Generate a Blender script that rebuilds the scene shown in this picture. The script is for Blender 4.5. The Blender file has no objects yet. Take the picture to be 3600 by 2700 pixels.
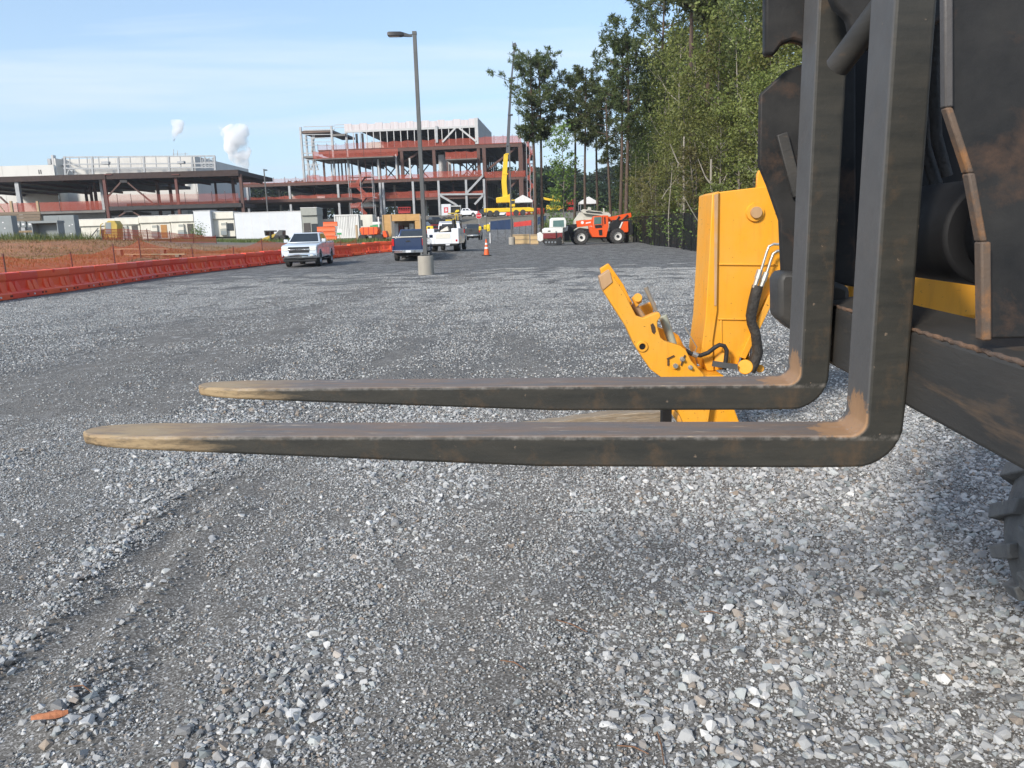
import bpy, bmesh, math, random
import numpy as np
from mathutils import Matrix, Vector
random.seed(7); RNG = np.random.default_rng(7)
R = math.radians
SC = bpy.context.scene
COL = SC.collection

# ------------------------------------------------------------------ camera
FPX, PITCH, ROLL, CZ = 2650.0, R(11.3), R(-1.6), 1.6
cam_data = bpy.data.cameras.new('camera')
cam_data.sensor_width = 36.0
cam_data.lens = FPX / 3600 * 36.0
cam_data.clip_start = 0.05
cam_data.clip_end = 8000
cam = bpy.data.objects.new('camera', cam_data)
COL.objects.link(cam)
CM = Matrix.Rotation(math.pi / 2 - PITCH, 3, 'X') @ Matrix.Rotation(ROLL, 3, 'Z')
cam.matrix_world = Matrix.Translation((0, 0, CZ)) @ CM.to_4x4()
SC.camera = cam

# ------------------------------------------------------------------ sky and sun
SUN_AZ = R(-143)      # compass style: 0 = +Y, positive towards +X; the sun stands behind and left of the camera
SUN_EL = R(30)
SUN_DIR = Vector((math.sin(SUN_AZ) * math.cos(SUN_EL), math.cos(SUN_AZ) * math.cos(SUN_EL), math.sin(SUN_EL)))
W = bpy.data.worlds.new('World'); SC.world = W; W.use_nodes = True
nt = W.node_tree; nt.nodes.clear()
wo = nt.nodes.new('ShaderNodeOutputWorld'); bg = nt.nodes.new('ShaderNodeBackground')
sky = nt.nodes.new('ShaderNodeTexSky'); sky.sky_type = 'NISHITA'; sky.sun_disc = False
sky.sun_elevation = SUN_EL; sky.sun_rotation = SUN_AZ
sky.altitude = 100; sky.air_density = 1.0; sky.dust_density = 0.6; sky.ozone_density = 2.0
tc = nt.nodes.new('ShaderNodeTexCoord')
sep = nt.nodes.new('ShaderNodeSeparateXYZ'); nt.links.new(tc.outputs['Generated'], sep.inputs[0])
def wmath(op, a, b=None, c=None):
    n = nt.nodes.new('ShaderNodeMath'); n.operation = op
    for i, v in enumerate((a, b, c)):
        if v is None: continue
        if isinstance(v, (int, float)): n.inputs[i].default_value = v
        else: nt.links.new(v, n.inputs[i])
    return n.outputs[0]
zc = wmath('MAXIMUM', wmath('ADD', sep.outputs[2], 0.10), 0.03)
u = wmath('DIVIDE', sep.outputs[0], zc); v = wmath('DIVIDE', sep.outputs[1], zc)
cmb = nt.nodes.new('ShaderNodeCombineXYZ')
nt.links.new(wmath('MULTIPLY', u, 0.42), cmb.inputs[0]); nt.links.new(wmath('MULTIPLY', v, 1.3), cmb.inputs[1])
n1 = nt.nodes.new('ShaderNodeTexNoise'); n1.inputs['Scale'].default_value = 0.8; n1.inputs['Detail'].default_value = 8; n1.inputs['Roughness'].default_value = .55
n1.inputs['Distortion'].default_value = .6
mp = nt.nodes.new('ShaderNodeMapping'); mp.inputs['Location'].default_value = (3.1, 1.7, 0)
nt.links.new(cmb.outputs[0], mp.inputs[0]); nt.links.new(mp.outputs[0], n1.inputs['Vector'])
rmp = nt.nodes.new('ShaderNodeValToRGB'); rmp.color_ramp.elements[0].position = .47; rmp.color_ramp.elements[1].position = .62
nt.links.new(n1.outputs['Fac'], rmp.inputs[0])
mixc = nt.nodes.new('ShaderNodeMix'); mixc.data_type = 'RGBA'
nt.links.new(wmath('MULTIPLY', rmp.outputs[0], 0.72), mixc.inputs[0])
nt.links.new(sky.outputs[0], mixc.inputs[6]); mixc.inputs[7].default_value = (4.9, 5.2, 5.6, 1)
# pale summer haze low over the land
hz = nt.nodes.new('ShaderNodeMix'); hz.data_type = 'RGBA'
hr = nt.nodes.new('ShaderNodeMapRange'); hr.inputs['From Min'].default_value = 0.0; hr.inputs['From Max'].default_value = .42; hr.inputs['To Min'].default_value = .82; hr.inputs['To Max'].default_value = .12
nt.links.new(sep.outputs[2], hr.inputs['Value']); nt.links.new(hr.outputs[0], hz.inputs[0])
nt.links.new(mixc.outputs[2], hz.inputs[6]); hz.inputs[7].default_value = (2.2, 3.0, 3.85, 1)
nt.links.new(hz.outputs[2], bg.inputs['Color']); nt.links.new(bg.outputs[0], wo.inputs[0])
bg.inputs['Strength'].default_value = 0.148
sd = bpy.data.lights.new('sun', 'SUN'); sd.energy = 2.9; sd.angle = R(9); sd.color = (1, .93, .83)
so = bpy.data.objects.new('sun', sd); COL.objects.link(so)
so.rotation_euler = (-SUN_DIR).to_track_quat('-Z', 'Y').to_euler()
so.location = (-20, -20, 40)
SC.view_settings.view_transform = 'Standard'; SC.view_settings.look = 'None'
SC.view_settings.exposure = 0.66; SC.view_settings.gamma = 1.0
SC.view_settings.use_curve_mapping = False
SC.cycles.max_bounces = 10; SC.cycles.diffuse_bounces = 2; SC.cycles.glossy_bounces = 2; SC.cycles.volume_bounces = 9; SC.cycles.transparent_max_bounces = 12
SC.cycles.volume_step_rate = 1.0; SC.cycles.volume_max_steps = 128
SC.cycles.use_denoising = True

# ------------------------------------------------------------------ measuring helpers (photograph pixels, 3600 x 2700)
CAMP = np.array([0, 0, CZ]); CMN = np.array(CM)
def ray(px, py): return CMN @ np.array([(px - 1800) / FPX, -(py - 1350) / FPX, -1.0])
def D(px, py, Y):
    r = ray(px, py); return CAMP + r * (Y / r[1])
def G(px, py, z=0.0):
    r = ray(px, py); return CAMP + r * ((z - CZ) / r[2])
class Frame:
    """A thing's own axes: origin o, turned by angle a about z."""
    def __init__(s, o, a): s.o = np.array(o, float); s.a = a; s.c, s.s = math.cos(a), math.sin(a)
    def loc(s, p):
        d = np.array(p) - s.o; return np.array([s.c * d[0] + s.s * d[1], -s.s * d[0] + s.c * d[1], d[2]])
    def at_y(s, px, py, yl):
        o = s.loc(CAMP); r = ray(px, py); rl = np.array([s.c * r[0] + s.s * r[1], -s.s * r[0] + s.c * r[1], r[2]])
        return o + rl * ((yl - o[1]) / rl[1])
    def at_x(s, px, py, xl):
        o = s.loc(CAMP); r = ray(px, py); rl = np.array([s.c * r[0] + s.s * r[1], -s.s * r[0] + s.c * r[1], r[2]])
        return o + rl * ((xl - o[0]) / rl[0])

# ------------------------------------------------------------------ mesh helpers
def mesh_np(name, v, f):
    """fast mesh from arrays: f is (n,3) or (n,4)"""
    v = np.asarray(v, np.float32); f = np.asarray(f, np.int32); k = f.shape[1]
    me = bpy.data.meshes.new(name)
    me.vertices.add(len(v)); me.vertices.foreach_set('co', v.ravel())
    me.loops.add(f.size); me.loops.foreach_set('vertex_index', f.ravel())
    me.polygons.add(len(f)); me.polygons.foreach_set('loop_start', np.arange(0, f.size, k, dtype=np.int32))
    try: me.polygons.foreach_set('loop_total', np.full(len(f), k, np.int32))
    except Exception: pass
    me.update(calc_edges=True); me.validate()
    me.polygons.foreach_set('use_smooth', [False] * len(me.polygons))
    return me
def link(name, me, mat=None, parent=None, loc=None, rot=None):
    o = bpy.data.objects.new(name, me); COL.objects.link(o)
    if mat is not None and me is not None and not me.materials: me.materials.append(mat)
    if parent is not None: o.parent = parent
    if loc is not None: o.location = [float(c) for c in loc]
    if rot is not None: o.rotation_euler = rot
    return o
def tag(o, label=None, cat=None, group=None, kind=None):
    if label: o['label'] = label
    if cat: o['category'] = cat
    if group: o['group'] = group
    if kind: o['kind'] = kind
    return o
def thing(name, label, cat, loc=(0, 0, 0), rz=0.0, group=None):
    o = link(name, None, loc=loc, rot=(0, 0, rz)); o.empty_display_size = .2
    return tag(o, label, cat, group)
def dup(root, loc=None, rz=None, label=None, group=None, scale=None):
    def cp(o, par):
        c = o.copy(); COL.objects.link(c); c.parent = par
        for ch in list(o.children): cp(ch, c)
        return c
    r = cp(root, None)
    if loc is not None: r.location = [float(c) for c in loc]
    if rz is not None: r.rotation_euler = (0, 0, rz)
    if scale is not None: r.scale = (scale,) * 3 if isinstance(scale, (int, float)) else scale
    if label: r['label'] = label
    if group: r['group'] = group
    return r
ORD = ('first second third fourth fifth sixth seventh eighth ninth tenth eleventh twelfth thirteenth fourteenth fifteenth sixteenth '
       'seventeenth eighteenth nineteenth twentieth twenty-first twenty-second twenty-third twenty-fourth twenty-fifth twenty-sixth twenty-seventh '
       'twenty-eighth twenty-ninth thirtieth thirty-first thirty-second thirty-third thirty-fourth thirty-fifth thirty-sixth thirty-seventh '
       'thirty-eighth thirty-ninth fortieth').split()

class MB:
    def __init__(s): s.v = []; s.f = []
    def add(s, vs, fs):
        o = len(s.v); s.v += [tuple(float(c) for c in p) for p in vs]; s.f += [tuple(i + o for i in f) for f in fs]; return s
    def box(s, x0, x1, y0, y1, z0, z1):
        return s.add([(x0, y0, z0), (x1, y0, z0), (x1, y1, z0), (x0, y1, z0), (x0, y0, z1), (x1, y0, z1), (x1, y1, z1), (x0, y1, z1)],
                     [(0, 3, 2, 1), (4, 5, 6, 7), (0, 1, 5, 4), (1, 2, 6, 5), (2, 3, 7, 6), (3, 0, 4, 7)])
    def bar(s, p0, p1, w, h=None, up=(0, 0, 1)):
        h = h or w; p0, p1 = Vector(p0), Vector(p1); d = (p1 - p0).normalized(); up = Vector(up)
        if abs(d.dot(up)) > .98: up = Vector((0, 1, 0))
        a = d.cross(up).normalized() * (w / 2); b = a.cross(d).normalized() * (h / 2)
        vs = [p + q for p in (p0, p1) for q in (-a - b, a - b, a + b, -a + b)]
        return s.add(vs, [(3, 2, 1, 0), (4, 5, 6, 7), (0, 1, 5, 4), (1, 2, 6, 5), (2, 3, 7, 6), (3, 0, 4, 7)])
    def cyl(s, p0, p1, r0, r1=None, n=14, caps=True):
        r1 = r0 if r1 is None else r1; p0, p1 = Vector(p0), Vector(p1); d = (p1 - p0).normalized()
        up = Vector((0, 0, 1)) if abs(d.z) < .9 else Vector((1, 0, 0))
        a = d.cross(up).normalized(); b = d.cross(a)
        vs = []
        for p, r in ((p0, r0), (p1, r1)):
            for i in range(n):
                t = 2 * math.pi * i / n; vs.append(p + (a * math.cos(t) + b * math.sin(t)) * r)
        fs = [(i, (i + 1) % n, n + (i + 1) % n, n + i) for i in range(n)]
        if caps: fs += [tuple(range(n))[::-1], tuple(range(n, 2 * n))]
        return s.add(vs, fs)
    def tube(s, pts, r, n=8, caps=True):
        pts = [Vector(p) for p in pts]; m = len(pts); rs = r if isinstance(r, (list, tuple)) else [r] * m
        prev = None; vs = []
        for i, p in enumerate(pts):
            d = (pts[min(i + 1, m - 1)] - pts[max(i - 1, 0)]).normalized()
            if prev is None:
                up = Vector((0, 0, 1)) if abs(d.z) < .9 else Vector((1, 0, 0)); a = d.cross(up).normalized()
            else: a = (prev - d * prev.dot(d)).normalized()
            prev = a; b = d.cross(a)
            for k in range(n):
                t = 2 * math.pi * k / n; vs.append(p + (a * math.cos(t) + b * math.sin(t)) * rs[i])
        fs = [(i * n + k, i * n + (k + 1) % n, (i + 1) * n + (k + 1) % n, (i + 1) * n + k) for i in range(m - 1) for k in range(n)]
        if caps: fs += [tuple(range(n))[::-1], tuple(range((m - 1) * n, m * n))]
        return s.add(vs, fs)
    def prism(s, poly, axis, a, b):
        n = len(poly)
        def pt(p, t): return {'x': (t, p[0], p[1]), 'y': (p[0], t, p[1]), 'z': (p[0], p[1], t)}[axis]
        return s.add([pt(p, a) for p in poly] + [pt(p, b) for p in poly],
                     [tuple(range(n)), tuple(range(2 * n - 1, n - 1, -1))] + [(i, (i + 1) % n, n + (i + 1) % n, n + i) for i in range(n)])
    def loft(s, rings, caps=True):
        n = len(rings[0]); vs = [p for r in rings for p in r]
        fs = [(i * n + k, i * n + (k + 1) % n, (i + 1) * n + (k + 1) % n, (i + 1) * n + k) for i in range(len(rings) - 1) for k in range(n)]
        if caps: fs += [tuple(range(n))[::-1], tuple(range((len(rings) - 1) * n, len(rings) * n))]
        return s.add(vs, fs)
    def lathe(s, prof, c, axis='x', n=24):
        """prof: (along, radius) list, closed ring profile"""
        m = len(prof); vs = []
        for i in range(n):
            t = 2 * math.pi * i / n; ct, st = math.cos(t), math.sin(t)
            for a, r in prof:
                vs.append({'x': (c[0] + a, c[1] + r * ct, c[2] + r * st), 'y': (c[0] + r * ct, c[1] + a, c[2] + r * st), 'z': (c[0] + r * ct, c[1] + r * st, c[2] + a)}[axis])
        fs = [(i * m + k, i * m + (k + 1) % m, ((i + 1) % n) * m + (k + 1) % m, ((i + 1) % n) * m + k) for i in range(n) for k in range(m)]
        return s.add(vs, fs)
    def mesh(s, name, smooth=None):
        me = bpy.data.meshes.new(name); me.from_pydata(s.v, [], s.f)
        bm = bmesh.new(); bm.from_mesh(me); bmesh.ops.recalc_face_normals(bm, faces=bm.faces); bm.to_mesh(me); bm.free()
        if smooth is not None:
            me.polygons.foreach_set('use_smooth', [True] * len(me.polygons)); me.set_sharp_from_angle(angle=R(smooth))
        me.update(); return me
    def build(s, name, mat, parent=None, smooth=None, bevel=0.0, seg=2, loc=None, rot=None):
        o = link(name, s.mesh(name, smooth), mat, parent, loc, rot)
        if bevel:
            m = o.modifiers.new('bevel', 'BEVEL'); m.width = bevel; m.segments = seg; m.limit_method = 'ANGLE'; m.angle_limit = R(32)
            m.harden_normals = False
            o.data.polygons.foreach_set('use_smooth', [True] * len(o.data.polygons)); o.data.set_sharp_from_angle(angle=R(50))
        return o
def part(name, mat, parent, fn, **k):
    m = MB(); fn(m); return m.build(name, mat, parent, **k)
def pbox(name, mat, parent, *b, **k): return MB().box(*b).build(name, mat, parent, **k)
def pbar(name, mat, parent, *b, **k): return MB().bar(*b).build(name, mat, parent, **k)
def pcyl(name, mat, parent, *b, **k):
    n = k.pop('n', 14); return MB().cyl(*b, n=n).build(name, mat, parent, smooth=40, **k)

# ------------------------------------------------------------------ materials
MATS = {}
def new_mat(name):
    m = bpy.data.materials.new(name); m.use_nodes = True; t = m.node_tree
    b = t.nodes['Principled BSDF']; return m, t, b
class N:
    """small node helper"""
    def __init__(s, t): s.t = t
    def __call__(s, typ, ins=None, **props):
        n = s.t.nodes.new(typ)
        for k, v in props.items(): setattr(n, k, v)
        for k, v in (ins or {}).items():
            if hasattr(v, 'is_output'): s.t.links.new(v, n.inputs[k])
            else: n.inputs[k].default_value = v
        return n
    def link(s, a, b): s.t.links.new(a, b)
    def noise(s, vec, scale, detail=5, rough=.55, dist=0.0):
        return s('ShaderNodeTexNoise', {'Vector': vec, 'Scale': scale, 'Detail': detail, 'Roughness': rough, 'Distortion': dist}).outputs['Fac']
    def ramp(s, fac, stops, interp='LINEAR'):
        n = s('ShaderNodeValToRGB', {'Fac': fac}); cr = n.color_ramp; cr.interpolation = interp
        while len(cr.elements) < len(stops): cr.elements.new(.5)
        for e, (p, c) in zip(cr.elements, stops):
            e.position = p; e.color = (c, c, c, 1) if isinstance(c, (int, float)) else (*c, 1)
        return n.outputs['Color']
    def mix(s, fac, a, b, blend='MIX'):
        n = s('ShaderNodeMix', data_type='RGBA', blend_type=blend)
        for i, v in ((0, fac), (6, a), (7, b)):
            if hasattr(v, 'is_output'): s.t.links.new(v, n.inputs[i])
            elif i == 0: n.inputs[0].default_value = v
            else: n.inputs[i].default_value = (*v, 1) if len(v) == 3 else v
        return n.outputs[2]
    def math(s, op, a, b=0.0, clamp=False):
        n = s('ShaderNodeMath', operation=op, use_clamp=clamp)
        for i, v in ((0, a), (1, b)):
            if hasattr(v, 'is_output'): s.t.links.new(v, n.inputs[i])
            else: n.inputs[i].default_value = v
        return n.outputs[0]
    def bump(s, h, strength, dist, bsdf, normal=None):
        n = s('ShaderNodeBump', {'Height': h, 'Strength': strength, 'Distance': dist})
        if normal is not None: s.t.links.new(normal, n.inputs['Normal'])
        if bsdf is not None: s.t.links.new(n.outputs[0], bsdf.inputs['Normal'])
        return n.outputs[0]
def pm(name, c1, c2=None, rough=.6, metal=0.0, scale=3.0, stops=(.35, .65), bump=0.0, bscale=30.0, layer=None, lscale=8.0, lstops=(.6, .7), stretch=(1, 1, 1), coat=0.0, spec=.5, rvar=.12, bdist=.01):
    """procedural paint / metal / wood: two tones of the same thing, an optional layer of dirt, rust or wear, fine relief"""
    if name in MATS: return MATS[name]
    m, t, b = new_mat(name); n = N(t)
    c2 = c2 or tuple(c * .82 for c in c1)
    vec = n('ShaderNodeTexCoord').outputs['Object']
    if stretch != (1, 1, 1): vec = n('ShaderNodeMapping', {'Vector': vec, 'Scale': stretch}).outputs[0]
    f = n.noise(vec, scale, 6, .6)
    col = n.mix(n.ramp(f, [(stops[0], 0.0), (stops[1], 1.0)]), c1, c2)
    if layer:
        g = n.noise(vec, lscale, 9, .68, .3)
        col = n.mix(n.ramp(g, [(lstops[0], 0.0), (lstops[1], 1.0)]), col, layer)
    n.link(col, b.inputs['Base Color'])
    n.link(n.math('ADD', n.math('MULTIPLY', n.noise(vec, scale * 3.1, 4), rvar * 2), rough - rvar), b.inputs['Roughness'])
    b.inputs['Metallic'].default_value = metal; b.inputs['Coat Weight'].default_value = coat; b.inputs['Specular IOR Level'].default_value = spec
    if bump: n.bump(n.noise(vec, bscale, 6, .6), bump, bdist, b)
    MATS[name] = m; return m
def glass(name='dark_glass', c=(.02, .025, .03), rough=.06):
    if name in MATS: return MATS[name]
    m, t, b = new_mat(name); n = N(t)
    vec = n('ShaderNodeTexCoord').outputs['Object']
    n.link(n.mix(n.noise(vec, 2.5, 3), c, tuple(x * 1.8 for x in c)), b.inputs['Base Color'])
    b.inputs['Roughness'].default_value = rough; b.inputs['Specular IOR Level'].default_value = .6; MATS[name] = m; return m
def net_mat(name, c, cell=.06, wire=.4):
    """open plastic net: strands with holes between them"""
    m, t, b = new_mat(name); n = N(t)
    vec = n('ShaderNodeTexCoord').outputs['Object']; s = n('ShaderNodeSeparateXYZ', {'Vector': vec})
    hs = n.math('ADD', s.outputs[0], n.math('MULTIPLY', s.outputs[1], .83))
    def strands(x): return n.math('LESS_THAN', n.math('FRACT', n.math('ADD', n.math('DIVIDE', x, cell), 100.0)), wire)
    a = n.math('MAXIMUM', strands(hs), strands(s.outputs[2]))
    n.link(n.mix(n.noise(vec, .7, 4), c, tuple(x * .7 for x in c)), b.inputs['Base Color'])
    b.inputs['Roughness'].default_value = .55
    tr = n('ShaderNodeBsdfTransparent'); tl = n('ShaderNodeBsdfTranslucent', {'Color': (*c, 1)})
    m1 = n('ShaderNodeMixShader', {0: .3}); n.link(b.outputs[0], m1.inputs[1]); n.link(tl.outputs[0], m1.inputs[2])
    mx = n('ShaderNodeMixShader', {0: a}); n.link(tr.outputs[0], mx.inputs[1]); n.link(m1.outputs[0], mx.inputs[2])
    n.link(mx.outputs[0], t.nodes['Material Output'].inputs['Surface']); MATS[name] = m; return m
def leaf_mat(name, c1, c2, c3, sc=.5):
    m, t, b = new_mat(name); n = N(t)
    vec = n('ShaderNodeTexCoord').outputs['Object']; oi = n('ShaderNodeObjectInfo')
    f = n.noise(vec, sc, 3); g = n.noise(vec, 9.0, 2)
    col = n.mix(n.ramp(f, [(.35, 0.0), (.65, 1.0)]), c1, c2)
    col = n.mix(n.ramp(g, [(.45, 0.0), (.75, 1.0)]), col, c3)
    hs = n('ShaderNodeHueSaturation', {'Color': col, 'Hue': n.math('ADD', n.math('MULTIPLY', oi.outputs['Random'], .03), .487), 'Value': n.math('ADD', n.math('MULTIPLY', oi.outputs['Random'], .5), .75)})
    n.link(hs.outputs[0], b.inputs['Base Color']); b.inputs['Roughness'].default_value = .5; b.inputs['Specular IOR Level'].default_value = .35
    tl = n('ShaderNodeBsdfTranslucent', {'Color': hs.outputs[0]})
    mx = n('ShaderNodeMixShader', {0: .35}); n.link(b.outputs[0], mx.inputs[1]); n.link(tl.outputs[0], mx.inputs[2])
    n.link(mx.outputs[0], t.nodes['Material Output'].inputs['Surface']); MATS[name] = m; return m

M = {}
M['black_paint'] = pm('black_paint', (.010, .0105, .0115), (.028, .027, .026), .6, 0, 7, spec=.3, bump=.2, bscale=70, bdist=.003, layer=(.075, .045, .03), lscale=9, lstops=(.52, .72))
M['black_plain'] = pm('black_plain', (.008, .008, .009), (.016, .016, .017), .65, 0, 5, spec=.25)
M['rubber'] = pm('rubber', (.03, .03, .03), (.055, .052, .05), .85, 0, 6, bump=.3)
M['dusty_rubber'] = pm('dusty_rubber', (.11, .113, .115), (.17, .17, .165), .9, 0, 9, bump=.6, bscale=45, layer=(.3, .28, .25), lscale=14, lstops=(.62, .8))
M['yellow_plain'] = pm('machine_yellow', (.80, .345, .014), (.70, .285, .014), .44, 0, 3.5, layer=(.16, .07, .02), lscale=22, lstops=(.64, .70), bump=.1, bscale=25, rvar=.12)
M['yellow_clean'] = pm('crane_yellow', (.78, .52, .02), (.72, .46, .02), .4, 0, 1)
M['tan_wear'] = pm('tan_wear', (.42, .25, .12), (.52, .33, .18), .6, 0, 9, stretch=(1, 1, .3), layer=(.55, .26, .03), lscale=7, lstops=(.55, .7))
M['zinc'] = pm('zinc', (.42, .41, .37), (.5, .49, .45), .4, .7, 20)
M['chrome'] = pm('chrome', (.75, .75, .76), (.65, .65, .66), .14, 1.0, 3, rvar=.05)
M['pale_paint'] = pm('pale_cylinder_paint', (.42, .43, .33), (.34, .34, .26), .5, 0, 12, layer=(.16, .12, .08), lscale=20, lstops=(.62, .72))
M['hose'] = pm('hose_black', (.012, .012, .013), (.022, .021, .02), .62, 0, 12, bump=.4, bscale=70)
M['sleeve'] = pm('woven_sleeve', (.018, .016, .014), (.045, .038, .03), .7, 0, 14, bump=.9, bscale=26, bdist=.02)
M['timber'] = pm('weathered_timber', (.30, .235, .16), (.19, .15, .105), .85, 0, 6, stretch=(1, 14, 14), bump=.6, bscale=9, layer=(.40, .36, .30), lscale=5, lstops=(.5, .7))
M['concrete'] = pm('concrete', (.36, .33, .275), (.30, .275, .235), .85, 0, 3, bump=.4, bscale=40, layer=(.20, .18, .155), lscale=5, lstops=(.62, .8), stretch=(1, 1, .5))
M['pole_grey'] = pm('pole_grey', (.085, .088, .088), (.11, .112, .11), .5, .2, 2)
M['barrier_red'] = pm('barrier_red', (.88, .105, .04), (.80, .09, .035), .42, 0, 1.2, layer=(.66, .13, .075), lscale=3.5, lstops=(.58, .82), rvar=.08)
M['white_plug'] = pm('white_plug', (.8, .78, .75), None, .5)
M['orange_plastic'] = pm('orange_plastic', (.80, .13, .025), (.72, .11, .02), .5, 0, 2)
M['cone_white'] = pm('cone_white', (.78, .78, .77), None, .4)
M['net_orange'] = net_mat('orange_net', (.75, .13, .04), .05, .24)
M['net_site'] = net_mat('site_net', (.62, .12, .07), .12, .36)
M['net_site_thin'] = net_mat('site_net_thin', (.66, .17, .12), .12, .17)
M['screen_black'] = net_mat('screen_black', (.010, .011, .012), .02, .52)
M['steel_brown'] = pm('primed_steel', (.085, .045, .036), (.115, .058, .045), .7, .1, 1.5)
M['steel_fascia'] = pm('dark_fascia', (.045, .031, .028), (.06, .04, .035), .75, 0, 1.5, spec=.3)
M['steel_red'] = pm('red_primed_steel', (.13, .045, .035), (.10, .04, .033), .7, 0, 1.5)
M['steel_dark'] = pm('dark_deck', (.028, .026, .027), (.04, .036, .036), .7, 0, .6)
M['steel_grey'] = pm('galvanised_steel', (.36, .37, .38), (.29, .30, .31), .5, .35, 1.2)
M['steel_white'] = pm('white_stud', (.48, .48, .47), (.42, .42, .42), .5, .1, 1.2)
M['slab'] = pm('slab', (.20, .19, .175), (.15, .14, .13), .85, 0, .6)
M['parapet'] = pm('sheathing_white', (.60, .59, .60), (.52, .45, .45), .6, 0, .9, stretch=(9, 1, .2), stops=(.40, .58))
M['panel_white'] = pm('tilt_panel', (.67, .65, .60), (.60, .58, .54), .8, 0, .09, layer=(.50, .485, .45), lscale=.35, lstops=(.55, .8), stretch=(1, 1, .35))
M['trailer_cream'] = pm('trailer_cream', (.70, .67, .58), (.60, .57, .49), .65, 0, .8, layer=(.36, .33, .27), lscale=1.7, lstops=(.62, .85), stretch=(1, 1, .4))
M['trailer_white'] = pm('trailer_white', (.66, .68, .70), (.61, .63, .65), .4, 0, .7)
M['container_white'] = pm('container_white', (.74, .74, .71), (.66, .66, .63), .5, 0, 1, layer=(.35, .25, .18), lscale=4, lstops=(.7, .8))
M['roof_white'] = pm('roof_white', (.76, .75, .73), None, .6)
M['cabinet_grey'] = pm('cabinet_grey', (.235, .265, .27), (.20, .225, .23), .5, 0, 1.2)
M['plywood'] = pm('plywood', (.56, .33, .13), (.46, .27, .10), .75, 0, 1.3, layer=(.34, .19, .075), lscale=4, lstops=(.6, .75), stretch=(1, 1, 3))
M['plank'] = pm('plank', (.46, .34, .21), (.37, .27, .165), .85, 0, 3, stretch=(.3, 1, 6))
M['old_plank'] = pm('old_plank', (.24, .185, .135), (.17, .135, .10), .9, 0, 3, stretch=(.3, 1, 6))
M['plywood_pale'] = pm('plywood_pale', (.60, .44, .23), (.52, .37, .19), .75, 0, 1.3, stretch=(1, 1, 3))
M['door_wood'] = pm('door_wood', (.40, .19, .045), (.34, .155, .04), .5, 0, 2)
M['door_dark'] = pm('door_dark', (.05, .042, .04), (.07, .06, .055), .6, 0, 2)
M['ac_grey'] = pm('ac_grey', (.36, .37, .33), (.28, .29, .26), .6, 0, 4, stretch=(1, 1, 7))
M['truck_white'] = pm('truck_white', (.78, .80, .82), (.74, .76, .79), .25, 0, .8, coat=.6, rvar=.04)
M['truck_silver'] = pm('truck_pearl', (.66, .71, .76), (.62, .67, .72), .25, .15, .8, coat=.7, rvar=.04)
M['truck_blue'] = pm('truck_blue', (.016, .035, .09), (.02, .04, .10), .22, .2, .8, coat=.8, rvar=.04)
M['truck_dark'] = pm('truck_dark', (.045, .045, .048), (.06, .06, .062), .25, .3, .8, coat=.7, rvar=.04)
M['truck_red'] = pm('truck_red', (.42, .02, .018), (.36, .018, .016), .3, 0, .8, coat=.6)
M['trim_black'] = pm('trim_black', (.016, .016, .017), None, .5)
M['under_black'] = pm('under_black', (.012, .012, .012), None, .9)
M['cover_tan'] = pm('bed_cover', (.62, .58, .50), None, .6)
M['glass'] = glass(); M['glass_green'] = glass('cab_glass', (.07, .13, .12), .08)
M['lamp_clear'] = pm('headlight_glass', (.78, .77, .70), (.66, .66, .62), .12, 0, 6, rvar=.03)
M['lamp_red'] = pm('tail_lamp', (.55, .012, .012), None, .2)
M['plate_white'] = pm('number_plate', (.75, .76, .78), None, .5)
M['rim_white'] = pm('rim_white', (.62, .61, .58), None, .5)
M['rim_alloy'] = pm('rim_alloy', (.45, .46, .47), None, .3, .8)
M['orange_machine'] = pm('machine_orange', (.80, .105, .018), (.74, .095, .016), .4, 0, 1.5)
M['maroon'] = pm('maroon', (.20, .03, .03), (.17, .025, .028), .45, 0, 2)
M['white_machine'] = pm('machine_white', (.75, .75, .71), (.68, .68, .65), .45, 0, 2)
M['cream_machine'] = pm('machine_cream', (.56, .54, .47), (.48, .46, .40), .55, 0, 2)
M['sign_red'] = pm('sign_red', (.62, .02, .03), None, .4)
M['sign_white'] = pm('sign_white', (.8, .8, .8), None, .4)
M['site_yellow'] = pm('site_yellow', (.82, .60, .03), (.76, .54, .03), .5, 0, 2)
M['blue_tarp'] = pm('blue_screen', (.012, .03, .075), (.018, .04, .10), .7, 0, 1)
M['red_tarp'] = pm('red_sheet', (.55, .05, .035), (.42, .035, .03), .6, 0, 1.5, bump=.6, bscale=2)
M['green_box'] = pm('green_box', (.06, .33, .13), None, .5)
M['bark_pine'] = pm('pine_bark', (.125, .085, .062), (.065, .048, .04), .95, 0, 3, stretch=(2, 2, .5), bump=.7, bscale=6, bdist=.04)
M['bark_grey'] = pm('grey_bark', (.20, .175, .145), (.12, .105, .088), .95, 0, 3, stretch=(2, 2, .4), bump=.5, bscale=8, bdist=.03)
M['bark_pale'] = pm('pale_bark', (.36, .33, .28), (.24, .215, .18), .9, 0, 3, stretch=(2, 2, .4))
M['leaf_pine'] = leaf_mat('pine_needles', (.068, .095, .034), (.10, .128, .044), (.15, .17, .066), .35)
M['leaf_broad'] = leaf_mat('broad_leaves', (.135, .165, .04), (.20, .22, .06), (.28, .285, .10), .4)
M['leaf_light'] = leaf_mat('light_leaves', (.13, .20, .045), (.17, .25, .06), (.22, .30, .09), .6)
M['leaf_dark'] = leaf_mat('dark_leaves', (.08, .11, .03), (.115, .145, .04), (.16, .18, .06), .35)
M['leaf_olive'] = leaf_mat('olive_leaves', (.17, .165, .055), (.22, .20, .075), (.27, .24, .10), .5)
M['leaf_far'] = leaf_mat('far_leaves', (.035, .062, .026), (.05, .082, .032), (.075, .105, .045), .08)
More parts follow.
